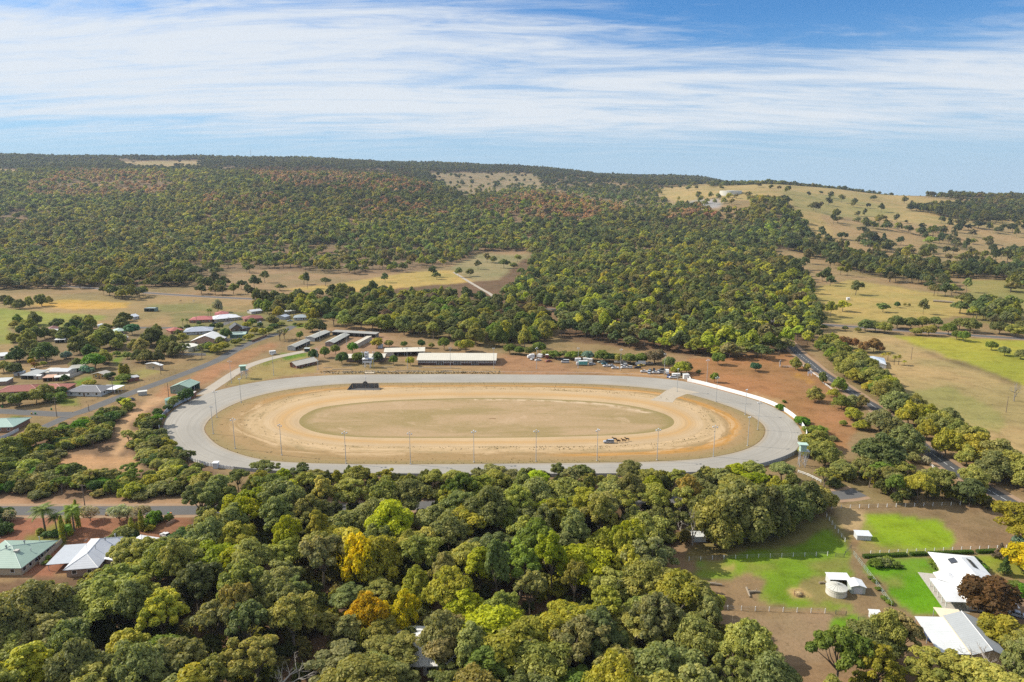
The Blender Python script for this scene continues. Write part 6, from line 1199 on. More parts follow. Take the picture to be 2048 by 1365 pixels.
# --- trees told apart one by one in the photo -------------------------------
AUT = dict(kind='dense', name='autumn_tree', noun='leafy tree', cat='tree')
T(718, 1180, 6.2, 17.5, 'golden yellow', **AUT); T(758, 1176, 7.5, 16, 'yellow-green', **AUT); T(736, 1272, 6.0, 12, 'orange', **AUT)
T(810, 1262, 4.2, 10.5, 'golden yellow', **AUT); T(765, 1260, 4.0, 8, 'golden yellow', **AUT); T(835, 1215, 5.0, 11, 'yellow-green', **AUT)
T(1970, 1230, 7.8, 10.5, 'dark red', kind='round', name='autumn_tree', noun='leafy tree'); T(1995, 1290, 6, 7.5, 'yellow-green', kind='round', name='autumn_tree', noun='leafy tree')
T(2046, 1142, 6, 8, 'golden yellow', kind='round', name='autumn_tree', noun='leafy tree')
for a in ((570, 1405, 6.5, 14), (1385, 1090, 5.5, 15), (1362, 1072, 4.5, 12), (412, 1275, 4, 12), (2028, 803, 4.5, 14), (1965, 1350, 5.5, 11), (1268, 1075, 4.5, 12), (430, 1030, 4, 8), (1450, 1000, 4, 10)):
    T(*a, 'bleached grey', kind='dead', name='dead_tree', noun='dead tree', cat='dead tree', group='bare dead trees')
# garden trees round the stables and grandstands
GT = dict(kind='round', name='garden_tree', noun='round garden tree')
for a in ((628, 722.5, 4.0, 8, 'deep green'), (650, 716, 4, 7.6, 'mid green'), (671, 709.5, 3.7, 7, 'mid green'), (684, 729, 5, 8.2, 'deep green'), (717, 726, 4.2, 7.2, 'mid green'), (756, 726, 4.4, 7.2, 'deep green'),
          (705.5, 706.5, 4, 7.6, 'bright green'), (787, 730, 3.2, 6.2, 'mid green'), (821, 731.5, 3, 6, 'yellow-green'), (754, 696, 5, 7.4, 'yellow-green'), (779, 695, 3.6, 5.5, 'brownish olive'), (808, 695, 3.2, 4.5, 'mid green'),
          (843, 696, 3.4, 6, 'deep green'), (863, 697, 2.6, 4, 'olive'), (888, 700, 4.4, 9, 'mid green'), (932, 704, 6, 9.5, 'yellow-green'), (917, 698, 3.5, 6, 'mid green'), (600, 680, 2.8, 7, 'mid green'), (1429, 765, 2.8, 6, 'mid green'),
          (1436, 730, 4.6, 8.4, 'mid green'), (1510, 743, 4.2, 6, 'teal green')): T(*a, **GT)
# town trees
TN = dict(name='town_tree', noun='town tree', kind='dense')
for a in ((22, 615, 6, 11, 'dark olive'), (40, 618, 6, 10, 'dark olive'), (60, 616, 5, 12, 'olive'), (84, 613, 7, 13, 'dark olive'), (99, 607, 4, 8, 'olive'), (8, 606, 6, 8, 'dark olive'),
          (56, 690, 6, 11.5, 'olive'), (74, 682, 6, 12, 'dark olive'), (66, 700, 5, 8, 'olive'), (90, 678, 5, 10, 'dark olive'), (130, 682, 6, 11, 'dark olive'), (147, 680, 6, 11, 'mid green'), (160, 708, 7, 14, 'dark olive'), (182, 660, 5.5, 12, 'olive'), (170, 664, 5, 9, 'dark olive'),
          (186, 702, 6.5, 11, 'olive'), (200, 698, 7, 13, 'olive'), (221, 696, 7, 14, 'dark olive'), (208, 680, 6.5, 11, 'olive'), (176, 690, 6, 11, 'dark olive'), (234, 700, 5, 9, 'olive'),
          (305, 694, 8, 15, 'dark olive'), (284, 706, 6, 11, 'brownish olive'), (295, 726, 6, 9, 'dark olive'), (278, 724, 5, 8, 'dark olive'), (316, 726, 5, 8.5, 'dark olive'), (328, 694, 5.5, 9, 'olive'), (330, 712, 6, 11, 'dark olive'), (292, 690, 5.5, 9, 'olive'), (270, 700, 5, 8, 'olive'),
          (245, 644, 5, 8.5, 'dark olive'), (256, 643, 5, 7, 'dark olive'), (238, 646, 4, 6, 'dark olive'), (350, 713, 6.5, 11, 'dark olive'), (210, 728, 5.5, 10, 'olive'), (155, 737, 4, 7, 'dark olive'),
          (345, 690, 5, 8, 'dark olive'), (365, 684, 5, 7, 'olive'), (357, 672, 3.5, 5, 'dark olive'), (545, 650, 6, 9, 'brownish olive'), (557, 634, 6, 10, 'yellow-green'), (535, 628, 7, 13, 'mid green'), (521, 622, 6.5, 11, 'mid green'),
          (549, 622, 6, 11, 'deep green'), (626, 642, 6, 11, 'yellow-green'), (625, 664, 7, 12, 'olive'), (641, 664, 6, 11, 'dark olive'), (436, 625, 6, 13, 'pale grey'), (74, 893, 7, 10.5, 'olive'), (15, 918, 7, 9, 'olive'), (45, 905, 6, 8, 'yellow-green')): T(*a, **TN)
T(93, 724, 8.5, 14, 'deep green', **TN); T(190, 738, 6.8, 10, 'bright green', **dict(TN, kind='round')); T(265, 670, 5.5, 9, 'teal green', **dict(TN, kind='round')); T(452, 679, 5, 8.5, 'deep green', **dict(TN, kind='round'))
for a in ((30, 751, 5.5, 8, 'dark olive'), (8, 745, 5, 7, 'olive'), (6, 809, 5, 6, 'dark olive'), (39, 813, 5.5, 8, 'mid green'), (73, 808, 5.2, 8, 'olive'), (91, 800, 5, 8.5, 'olive'), (103, 805, 3.6, 5.5, 'mid green'), (122, 804, 3.5, 5.5, 'mid green'), (125, 794, 3.2, 6, 'deep green'),
          (248, 765, 4.5, 5, 'mid green'), (180, 772, 4.2, 3.4, 'yellow-green'), (130, 765, 2.6, 4.5, 'deep green'), (63, 729, 2.4, 4, 'golden yellow'), (73, 736, 2.4, 3.5, 'yellow-green'), (87, 733, 2.2, 3.5, 'yellow-green'), (62, 724, 2.2, 4, 'mid green'),
          (432, 708, 5, 7, 'yellow-green'), (419, 704, 4.5, 7, 'mid green'), (447, 702, 5, 6.5, 'yellow-green'), (406, 703, 4, 6, 'grey-green'), (470, 692, 3.4, 5, 'yellow-green'), (440, 690, 4, 6, 'brownish olive'), (479, 687, 2.4, 4, 'yellow-green'), (498, 681, 4, 5, 'yellow-green'),
          (494, 658, 4, 6, 'yellow-green'), (505, 653, 4.2, 7, 'mid green'), (510, 669, 4, 5.5, 'yellow-green'), (526, 673, 4, 6.5, 'yellow-green'), (538, 668, 4, 6, 'olive'), (520, 655, 3, 4, 'deep green'), (375, 660, 3, 4.5, 'mid green'), (391, 661, 2.6, 3.5, 'deep green'), (398, 651, 2.4, 3.5, 'deep green'),
          (440, 660, 3.4, 6, 'mid green'), (425, 660, 3, 5, 'deep green'), (255, 718, 3.5, 4.5, 'mid green'), (233, 713, 3, 3.5, 'mid green'), (220, 759, 3.4, 4.5, 'deep green'), (356, 806, 3.6, 4, 'mid green'), (375, 804, 4.2, 7.5, 'deep green'), (337, 822, 2.6, 3.2, 'deep green'), (347, 814, 3, 5, 'dark olive'), (548, 656, 5, 3.5, 'deep green'), (562, 652, 4, 3.5, 'olive'), (600, 653, 3, 3, 'yellow-green'), (590, 652, 2.4, 2.6, 'deep green'), (360, 663, 2.6, 4, 'olive')): T(*a, kind='round', name='garden_tree', noun='garden tree')
T(133, 718, 4, 5.5, 'blue-green', kind='bush', name='shrub', noun='shrub', cat='shrub'); T(175, 745, 4, 4.2, 'blue-green', kind='bush', name='shrub', noun='shrub', cat='shrub')
T(560, 682, 4.5, 10, 'pale grey', **dict(TN, kind='open')); T(569, 679, 5, 9, 'olive', **dict(TN, kind='open')); T(366, 718, 5, 11, 'dark olive', **dict(TN, kind='open')); T(70, 741, 2.5, 6, 'straw brown', **dict(TN, kind='open'))
for a in ((244, 751, 1.6, 8), (254, 750, 1.8, 7.5)): T(*a, 'yellow-green', kind='column', name='poplar', noun='slim upright tree', cat='tree')
for a in ((366, 652, 2.6, 7), (375, 653, 2.6, 7.5), (417, 634, 3, 8), (422, 634, 3, 8.5), (625, 635, 3, 8), (637, 632, 3, 9)): T(*a, 'mid green', kind='palm', name='palm_tree', noun='palm', cat='palm')
# lower left front yards
for a in ((90, 1065, 5.2, 10.4, 'mid green'), (149, 1063, 4.8, 9.8, 'mid green'), (113, 1062, 3.4, 6.6, 'deep green'), (134, 1080, 2.8, 5.4, 'bright green')): T(*a, kind='palm', name='palm_tree', noun='palm', cat='palm')
for a in ((127, 1084, .85, 9.8), (139, 1058, .85, 8.6), (157, 1056, .85, 10.8), (141, 1071, .85, 4.6), (284, 1062, .8, 8), (265, 1073, .95, 7.2), (276, 1071, .6, 5.2), (81, 1069, 1.1, 2.4)): T(*a, 'yellow-green', kind='column', name='cypress', noun='pencil cypress', cat='tree')
for a in ((181, 1042, 3.3, 5), (240, 1043, 4.0, 5.6), (256, 1041, 2.8, 4.5), (284, 1043, 3.6, 5.4), (20, 1044, 2.4, 3.6)): T(*a, 'pale grey', kind='twiggy', name='leafless_tree', noun='nearly leafless tree', cat='tree')
for a in ((305, 1050, 3, 4.4, 'bright green'), (294, 1055, 2.6, 3, 'mid green'), (338, 1043, 1.8, 2.4, 'mid green'), (318, 1044, 1.8, 2.2, 'deep green'), (248, 1078, 3.8, 4, 'dark olive'), (262, 1082, 2.5, 3, 'deep green'), (110, 1072, 2.6, 1.8, 'deep green'), (122, 1070, 2.2, 1.8, 'deep green'), (97, 1072, 2, 1.5, 'deep green'), (395, 1057, 1.5, 1.6, 'bright green'), (403, 1062, 1.5, 1.6, 'yellow-green'), (410, 1085, 4.6, 5.5, 'deep green'), (440, 1075, 3, 3, 'dark olive'), (216, 1084, 1.8, 1.5, 'blue-green'), (300, 1062, 1.6, 1.8, 'yellow-green'), (-5, 1045, 5, 5.5, 'deep green'), (8, 1068, 3.4, 3.4, 'deep green'), (97, 1118, 1.2, 1, 'mid green'), (90, 1128, 1.2, 1, 'mid green')): T(*a, kind='bush', name='shrub', noun='shrub', cat='shrub')
T(370, 1112, 6.5, 9, 'deep green', **TN); T(352, 1126, 5, 8, 'mid green', **TN); T(345, 1092, 2.6, 3.5, 'yellow-green', kind='bush', name='shrub', noun='shrub', cat='shrub')
for a in ((405, 1052, 8, 17, 'dark olive'), (432, 1045, 7.5, 18, 'grey-green'), (455, 1050, 6, 14, 'dark olive'), (418, 1070, 5, 11, 'dark olive')): T(*a, name='gum_tree', noun='gum tree')
# car park bushes and road side trees
PK = dict(name='car_park_tree', noun='bushy tree')
for a in ((1109, 718, 5, 5.5, 'mid green'), (1128, 716, 4, 5, 'brownish olive'), (1143, 719, 5, 5.5, 'mid green'), (1160, 717, 4, 5, 'olive'), (1176, 721, 4.6, 6.5, 'blue-green'), (1203, 723, 6.2, 7.5, 'mid green'), (1218, 724, 5, 6, 'deep green'), (1236, 725, 4.6, 6, 'olive'), (1261, 728, 6, 7, 'mid green'), (1280, 728, 5.5, 7, 'mid green'), (1310, 728, 7.4, 10, 'dull purple'),
          (1338, 738, 4.4, 8, 'grey-green'), (1362, 748, 6.2, 7.5, 'yellow-green'), (1350, 749, 3.6, 5, 'yellow-green'), (1373, 746, 4.4, 7, 'brownish olive'), (1020, 708, 5, 7, 'mid green'), (1040, 710, 4.5, 6, 'mid green'), (1060, 712, 4.5, 7, 'dark olive'), (1078, 708, 5, 9, 'mid green'), (1092, 714, 3.5, 5, 'olive')): T(*a, kind='round', **PK)
RT = dict(name='roadside_tree', noun='roadside tree', kind='dense')
for a in ((1591, 740, 4.4, 8, 'olive'), (1645, 768, 3, 7.5, 'dark olive'), (1613, 742, 2.6, 5, 'olive'), (1679, 783, 4.6, 8, 'mid green'), (1630, 804, 5, 8, 'olive'), (1668, 795, 4.2, 5, 'yellow-green'), (1682, 818, 5.6, 7.5, 'mid green'), (1703, 815, 4.4, 7, 'grey-green'), (1720, 816, 4.4, 6.5, 'brownish olive'), (1706, 839, 5.2, 6, 'yellow-green'), (1722, 860, 4.2, 5, 'yellow-green'), (1760, 862, 8.5, 11, 'grey-green'), (1790, 872, 6.5, 9, 'grey-green'),
          (1757, 936, 11.5, 14, 'dark olive'), (1812, 908, 8.5, 12, 'grey-green'), (1735, 945, 6, 8, 'dark olive'), (1650, 930, 7, 10, 'olive'), (1632, 898, 7, 8, 'olive'), (1640, 868, 4, 4, 'mid green'),
          (1640, 700, 4.5, 7, 'mid green'), (1660, 712, 6, 9, 'dark olive'), (1650, 703, 3.5, 5, 'teal green'), (1682, 729, 7, 10, 'olive'), (1693, 752, 7, 10.5, 'olive'), (1719, 752, 7, 10, 'grey-green'), (1705, 735, 6, 9, 'olive'), (1741, 772, 8, 11, 'olive'), (1730, 760, 5, 8, 'mid green'), (1768, 794, 7.5, 11, 'olive'), (1750, 790, 5, 8, 'mid green'), (1789, 826, 7, 12, 'grey-green'), (1775, 815, 5, 8, 'dark olive'), (1816, 852, 7, 12.5, 'yellow-green'), (1856, 846, 7.5, 10, 'yellow-green'), (1835, 846, 6, 10, 'yellow-green'), (1896, 855, 7, 9, 'grey-green'), (1880, 862, 6, 10, 'olive'), (1852, 880, 5, 10, 'yellow-green'), (1891, 914, 6, 13, 'yellow-green'), (1912, 890, 7.5, 11, 'olive'), (1935, 898, 7, 10, 'olive'), (1955, 925, 9, 13, 'yellow-green'), (1933, 932, 5, 9, 'olive'), (1995, 940, 9, 13, 'grey-green'), (2020, 960, 8, 12, 'olive'), (1985, 962, 8, 11, 'grey-green'), (2045, 975, 8, 12, 'olive'), (1945, 975, 6, 9, 'olive'), (1825, 925, 3, 4.5, 'brownish olive'), (1850, 930, 2, 4, 'pale grey')): T(*a, **RT)
for a in ((1687, 697, 4.6, 9), (1706, 698, 4.5, 8), (1727, 705, 4.5, 8), (1747, 704, 5.5, 10), (1759, 706, 3.6, 6)): T(*a, 'straw brown', kind='round', name='autumn_tree', noun='rusty leafed tree')
for a in ((1788, 730, 2.6, 7), (1797, 730, 2.6, 7.5), (1765, 722, 2.4, 6), (1775, 722, 2.4, 6.5), (1808, 732, 2.2, 4)): T(*a, 'yellow-green', kind='palm', name='palm_tree', noun='palm', cat='palm')
PD = dict(kind='round', name='paddock_tree', noun='paddock tree')
for a in ((1982, 701, 4.6, 7, 'mid green'), (2008, 712, 4.4, 6.5, 'grey-green'), (2041, 719, 4.4, 6.5, 'grey-green'), (1926, 683, 5, 8, 'mid green'), (1913, 680, 4.4, 7, 'mid green'), (1730, 663, 6, 10, 'dark olive'), (1750, 664, 6, 9, 'dark olive'), (1768, 667, 7, 9, 'olive'), (1794, 658, 8, 11, 'dark olive'), (1821, 659, 7.4, 10, 'dark olive'), (1845, 655, 6, 9, 'olive'), (1858, 672, 6, 9, 'olive'), (1832, 671, 5, 6, 'olive'), (1869, 655, 6, 9, 'dark olive'), (1896, 670, 6.4, 9.5, 'mid green'), (1939, 666, 8, 12, 'dark olive'), (1918, 660, 7, 10, 'dark olive'), (1998, 669, 8.4, 11, 'dark olive'), (2030, 675, 7.4, 10, 'olive'), (2046, 668, 8, 11, 'dark olive'), (1794, 616, 3.6, 6, 'deep green'), (1809, 613, 1.8, 3.4, 'olive'), (1818, 614, 1.8, 3.4, 'olive'), (1838, 615, 1.8, 3.4, 'olive'), (1848, 615, 2, 3.6, 'olive'), (1647, 660, 3, 4.5, 'mid green'), (1690, 662, 3, 4, 'dark olive'), (1716, 665, 3, 4, 'olive'), (940, 553, 6.5, 11, 'dark olive'), (1640, 628, 6, 10, 'olive')): T(*a, **PD)
# scrub beside the track
SH = dict(kind='bush', name='shrub', noun='shrub', cat='shrub')
for a in ((1561, 820, 2.7, 3, 'bright green'), (1569, 806, 1.3, 1.6, 'mid green'), (1606, 848, 4.6, 3.4, 'bright green'), (1622, 866, 4.4, 3.6, 'mid green'), (1618, 890, 5.5, 5, 'olive'), (1611, 912, 4, 5, 'olive'), (1687, 852, 1.9, 2.6, 'mid green'), (1666, 882, 2.6, 2, 'brownish olive'), (1396, 747, 1.6, 2.2, 'dark olive'), (1560, 938, 2.5, 2.6, 'mid green'), (1578, 943, 1.6, 1.8, 'mid green')): T(*a, **SH)
# farm garden
T(2008, 1150, 2.2, 6.5, 'deep green', kind='conif', name='conifer', noun='conical conifer', cat='tree'); T(1999, 1118, 2.2, 5.5, 'dull purple', kind='conif', name='conifer', noun='conical conifer', cat='tree')
for a in ((1749, 1132, 2.6, 2.2, 'mid green'), (1763, 1130, 2.6, 2.2, 'grey-green'), (1776, 1132, 2.4, 2.2, 'mid green'), (1788, 1133, 2.4, 1.8, 'mid green'), (1866, 1128, 1.8, 1.4, 'mid green'), (1874, 1138, 1.5, 1.2, 'mid green'), (1950, 1134, 2.6, 2.6, 'deep green'), (1962, 1142, 2.4, 2, 'bright green'), (2034, 1182, 3, 2, 'mid green'), (2046, 1190, 3, 3, 'bright green'), (1741, 1158, 1, .9, 'mid green'), (1748, 1165, 1, .9, 'mid green'), (1756, 1180, 1, .9, 'mid green'), (1770, 1200, 1.1, 1, 'mid green'), (1780, 1208, 1.2, 1, 'mid green'), (2040, 1090, 2.6, 3, 'blue-green')): T(*a, **SH)
T(2030, 1080, 9, 14, 'yellow-green'); T(2050, 1100, 7, 11, 'yellow-green')
T(1515, 1322, 4.5, 9.5, 'olive', kind='tall'); T(530, 962, 6.4, 9, 'grey-green', kind='open'); T(607, 962, 2.6, 8, 'dark olive', kind='tall'); T(480, 968, 4.5, 6, 'dark olive')
for a in ((1430, 1092, 8, 17, 'olive'), (1488, 1080, 10.5, 19, 'grey-green'), (1532, 1072, 9, 17, 'dark olive'), (1575, 1052, 8.5, 15, 'dark olive'), (1462, 1062, 8, 16, 'olive'), (1610, 1030, 7, 12, 'dark olive'), (1640, 1022, 6, 9, 'olive'), (1410, 1058, 6, 13, 'dark olive'), (1455, 1088, 6, 11, 'olive'), (1510, 1060, 8, 14, 'grey-green'), (1552, 1064, 6, 10, 'olive'), (1470, 1078, 5, 9, 'olive')): T(*a, kind='dense')

# --- the near wood, tree by tree ---------------------------------------------
MIX = {'olive': 6.0, 'dark olive': 1.5, 'grey-green': 2.6, 'lime green': .7, 'mid green': 1.0, 'yellow-green': 2.0, 'brownish olive': .7}
LIMES = [(1180, 1010), (1160, 1020), (700, 1015), (640, 1030), (1060, 990), (500, 1060), (560, 1050), (960, 1200), (905, 1290), (1240, 1140), (1320, 1000), (1280, 1010), (790, 1025), (1090, 1080), (420, 1170), (1010, 1330), (1100, 1190)]
LIMW = [gp(*q) for q in LIMES]
WOODS = [([(400, 1000), (520, 978), (620, 966), (800, 963), (1000, 963), (1300, 962), (1440, 960), (1560, 960), (1600, 975), (1640, 990), (1630, 1010), (1400, 1050), (1345, 1115), (1365, 1200), (1410, 1262), (1500, 1335), (1560, 1420), (1590, 1640), (-420, 1640), (-260, 1290), (0, 1262), (120, 1236), (250, 1206), (335, 1180), (410, 1115)], 10.6, 21),
         ([(1640, 1420), (1690, 1345), (1760, 1330), (1850, 1355), (1960, 1365), (2060, 1350), (2300, 1380), (2300, 1640), (1620, 1640)], 11.5, 22),
         ([(1650, 955), (1720, 950), (1850, 960), (1900, 985), (2060, 1040), (2060, 1062), (1960, 1015), (1700, 1005), (1640, 990)], 11.0, 23)]
nw = 0
AUTW = [gp(570, 1405), gp(842, 1350), gp(718, 1185), gp(752, 1178), gp(738, 1275), gp(812, 1262)]
for poly, spc, sd_ in WOODS:
    for p in scatter(poly, spc, sd_):
        x, y = map(float, p); r = np.random.default_rng(int(abs(x * 71 + y * 313)))
        Rr = float(np.clip(r.normal(6.9, 1.3), 4.4, 9.6)); Hh = float(np.clip(r.normal(15, 2.2), 9.5, 20))
        if any(abs(x - q[0]) < 8 and 0 < q[1] - y < 24 for q in AUTW): Hh = min(Hh, 8.5); Rr *= .8
        if y > 236: Rr *= .84; Hh = min(Hh, 11.5)
        if y > 250: Hh = min(Hh, r.uniform(6.5, 9.5)); Rr = min(Rr, 5.2)
        if on_road(x, y, 2) or not free(x, y, 3.2): continue
        lc = pick(r, MIX)
        if min(np.hypot(*(q - p)) for q in LIMW) < 6: lc = 'lime green'
        k = 'gum' if r.random() < .82 else ('tall' if r.random() < .6 else 'open')
        if k == 'tall': Rr *= .7; Hh *= 1.1
        plant(k, x, y, Rr, Hh, lc, 'gum_tree', 'gum tree', 'tree', None); nw += 1
for a in ((1792, 1322, 6, 13, 'brownish olive'), (1770, 1300, 4, 8, 'brownish olive'), (1745, 1335, 7, 12, 'dark olive')): T(*a)
for p in scatter([(1640, 690), (1668, 690), (1720, 722), (1760, 760), (1800, 800), (1850, 830), (1905, 850), (1960, 890), (2060, 950), (2060, 985), (1960, 935), (1880, 885), (1810, 845), (1750, 800), (1690, 755), (1650, 715)], 8.0, 24):
    x, y = map(float, p); r = np.random.default_rng(int(abs(x * 71 + y * 313)))
    if on_road(x, y, 3.5) or not free(x, y, 2.0): continue
    plant('dense', x, y, float(r.uniform(4, 6.5)), float(r.uniform(6, 10)), pick(r, {'olive': 3, 'dark olive': 2, 'yellow-green': 1.4, 'grey-green': 1.5, 'mid green': 1}), 'roadside_tree', 'roadside tree', 'tree')
for p in scatter([(30, 650), (120, 645), (240, 652), (340, 670), (345, 715), (300, 735), (240, 715), (190, 725), (120, 728), (30, 725), (10, 690)], 13.0, 25):
    x, y = map(float, p); r = np.random.default_rng(int(abs(x * 71 + y * 313)))
    if on_road(x, y, 3) or not free(x, y, 3.0) or not clear(x, y, 13) or r.random() < .55: continue
    plant('dense', x, y, float(r.uniform(4, 7)), float(r.uniform(6, 12)), pick(r, {'olive': 3, 'dark olive': 4, 'deep green': 1, 'grey-green': 1, 'mid green': 1}), 'town_tree', 'town tree', 'tree')
T(262, 1158, 6.5, 13, 'olive'); T(296, 1162, 7, 13.5, 'olive'); T(326, 1152, 6.5, 13, 'grey-green'); T(352, 1150, 6, 12, 'dark olive'); T(285, 1140, 3.6, 8, 'olive', kind='open')
# --- scrub left of the track ---------------------------------------------------
for poly, spc, sd_ in (([(-60, 930), (100, 895), (112, 912), (110, 945), (190, 955), (280, 952), (300, 925), (400, 945), (395, 985), (300, 998), (-60, 992)], 6.2, 31),
                       ([(95, 868), (170, 848), (250, 808), (262, 818), (222, 848), (205, 900), (150, 908), (105, 895)], 6.0, 32),
                       ([(268, 858), (318, 826), (322, 856), (334, 892), (372, 922), (395, 942), (300, 925), (275, 910), (248, 890)], 5.8, 33)):
    for p in scatter(poly, spc, sd_):
        x, y = map(float, p); r = np.random.default_rng(int(abs(x * 71 + y * 313)))
        if on_road(x, y, 2.5): continue
        lc = pick(r, {'olive': 3, 'dark olive': 4, 'mid green': 1.6, 'yellow-green': 1.2, 'brownish olive': 2, 'bright green': .7, 'deep green': .8})
        if r.random() < .12: plant('open', x, y, 4, 6.5, lc, 'shrub', 'straggly shrub', 'shrub')
        else: plant('bush', x, y, float(r.uniform(2.6, 5.0)), float(r.uniform(2.4, 5.2)), lc, 'shrub', 'shrub', 'shrub')
# --- belt of trees behind the stables ------------------------------------------
for p in scatter([(640, 612), (760, 606), (1000, 618), (1105, 640), (1112, 672), (1050, 700), (985, 698), (940, 694), (870, 686), (760, 664), (690, 658), (645, 652)], 14.0, 41):
    x, y = map(float, p); r = np.random.default_rng(int(abs(x * 71 + y * 313)))
    if on_road(x, y, 2) or not free(x, y, 4) or not clear(x, y, 12) or r.random() < .12: continue
    lc = pick(r, {'olive': 3, 'dark olive': 4, 'mid green': 2, 'yellow-green': 1.3, 'dull purple': .7, 'deep green': 1.2, 'grey-green': .8})
    plant('dense' if r.random() < .55 else ('gum' if r.random() < .6 else 'tall'), x, y, float(r.uniform(5.5, 9)), float(r.uniform(10, 17)), lc, 'belt_tree', 'tree', 'tree')

# ------------------------------------------------------------------ the distant forest: one mass of trees on the hills
FAR = []
proto_col = bpy.data.collections.new('far_tree_kinds')
def far_kind(i, n, per, size, R, H, Rv, low):
    r = np.random.default_rng(700 + i); cl = dome_clumps(r, R, Rv, H * (.6 if i < 6 else .54), 4, n // 4 + 1, (.17, .30) if i < 6 else (.22, .38), low)
    me = leafmesh('far_tree', cl, per, size, 700 + i, [LEAF_I, BARK_I], trunk_mb(r, H, H * .6, cl, .28, 3, .42, 4), jit=.5)
    o = bpy.data.objects.new('far_tree_%02d' % i, me); proto_col.objects.link(o)
for i in range(6): far_kind(i, 24, 55, 1.0, 6.5, 14, 5.0, -.5)        # middle distance
for i in range(6, 12): far_kind(i, 12, 28, 1.6, 6.0, 14, 6.0, -.7)     # far
DENS = [  # outline, trees kept (0..1), distance range
 ([(-800, 250), (2900, 250), (2900, 560), (2400, 575), (1560, 545), (1065, 520), (1010, 575), (430, 548), (400, 575), (-800, 592)], .88, (850, 9000)),
 ([(470, 478), (620, 468), (730, 474), (720, 494), (560, 502), (470, 498)], .34, (900, 2600)), ([(330, 520), (450, 505), (520, 520), (430, 545), (340, 540)], .45, (900, 1800)), ([(0, 420), (60, 430), (70, 452), (0, 450)], .3, (900, 2600)),
 ([(400, 520), (520, 480), (700, 500), (1000, 480), (1100, 470), (1100, 540), (700, 556), (420, 560)], .50, (850, 1700)),
 ([(400, 540), (520, 528), (690, 540), (560, 575), (400, 585)], .22, (700, 1500)),
 ([(60, 350), (330, 345), (420, 360), (330, 390), (60, 400)], .60, (1800, 3300)),
 ([(150, 440), (700, 480), (600, 500), (350, 470)], .75, (1200, 2500)),
 ([(230, 322), (410, 322), (400, 335), (280, 338)], .02, (3000, 9000)), ([(-20, 334), (42, 342), (30, 350), (-20, 350)], .05, (2800, 9000)),
 ([(440, 336), (500, 334), (500, 342), (440, 344)], .15, (2800, 9000)), ([(720, 340), (780, 340), (790, 347), (720, 347)], .15, (2500, 9000)),
 ([(850, 346), (1060, 346), (1150, 372), (1200, 380), (1290, 382), (1420, 366), (1420, 400), (1360, 420), (1280, 430), (1200, 410), (1100, 388), (1060, 380), (1000, 388), (940, 398), (880, 375)], .06, (2050, 9000)),
 ([(1070, 352), (1160, 352), (1260, 372), (1330, 392), (1330, 420), (1200, 405), (1090, 382)], .34, (2050, 9000)),
 ([(1290, 378), (1420, 364), (1530, 356), (1660, 372), (1790, 388), (1960, 402), (2600, 412), (2600, 566), (1930, 578), (1741, 518), (1640, 490), (1600, 445), (1567, 408), (1480, 400), (1380, 416)], .016, (1200, 2780)),
 ([(1600, 452), (1660, 432), (1800, 446), (1960, 440), (2600, 440), (2600, 566), (1930, 578), (1741, 518), (1640, 490)], .10, (1100, 2600)),
 ([(1385, 396), (1500, 392), (1510, 420), (1480, 426), (1400, 424)], .06, (1500, 9000)),
 ([(1860, 405), (1900, 400), (1990, 400), (1990, 412), (1900, 416)], .02, (1200, 9000)),
 ([(1820, 420), (1930, 405), (2600, 405), (2600, 446), (1960, 446)], .75, (1200, 9000)),
 ([(1478, 498), (1560, 498), (1741, 545), (1860, 578), (1945, 604), (1945, 632), (1707, 652), (1625, 652), (1612, 560), (1532, 511)], .06, (600, 1400)),
 ([(1640, 497), (1741, 516), (1860, 560), (1935, 585), (1950, 612), (1900, 600), (1800, 572), (1660, 530)], .80, (700, 1400)),
 ([(1930, 600), (2000, 610), (2050, 640), (2000, 655), (1930, 640)], .7, (500, 1400)), ([(2010, 560), (2600, 560), (2600, 600), (2020, 590)], .5, (600, 1400)),
 ([(1060, 560), (1080, 500), (1180, 482), (1300, 490), (1480, 492), (1560, 545), (1622, 565), (1622, 600), (1640, 652), (1612, 702), (1540, 724), (1450, 718), (1330, 706), (1240, 700), (1200, 690), (1120, 672), (1112, 630), (1015, 612), (1000, 580)], .97, (480, 1500)),
 ([(1090, 514), (1200, 496), (1360, 488), (1352, 506), (1200, 518)], .22, (800, 1500)), ([(1200, 538), (1262, 534), (1262, 543), (1205, 545)], .1, (700, 1500)),
 ([(440, 545), (520, 540), (700, 550), (810, 545), (905, 530), (960, 505), (1062, 505), (1060, 555), (1005, 596), (960, 598), (700, 592), (520, 592)], .02, (600, 1500)),
 ([(640, 598), (960, 602), (1000, 612), (640, 610)], .92, (600, 900)), ([(200, 586), (290, 590), (280, 603), (180, 590)], .8, (600, 900)), ([(390, 585), (520, 590), (520, 598), (390, 592)], .4, (600, 900)),
 ([(515, 606), (640, 606), (650, 632), (600, 640), (520, 622)], .75, (500, 900)),
]
TINTS = {'g': (.080, .092, .034), 'd': (.052, .064, .026), 'y': (.125, .128, .026), 'o': (.100, .092, .040), 'p': (.165, .108, .072), 'l': (.165, .175, .024)}
PINK = [([(60, 372), (140, 342), (330, 350), (330, 392), (60, 402)], .6), ([(495, 343), (640, 338), (730, 360), (720, 388), (540, 372)], .62), ([(400, 392), (560, 396), (640, 430), (420, 425)], .3),
        ([(700, 345), (800, 345), (860, 372), (880, 392), (720, 388)], .38), ([(950, 425), (980, 402), (1080, 384), (1200, 402), (1260, 422), (1150, 450), (1010, 440)], .5), ([(720, 400), (880, 410), (900, 440), (720, 440)], .25), ([(1340, 428), (1440, 420), (1440, 436), (1340, 445)], .5)]
cand = []
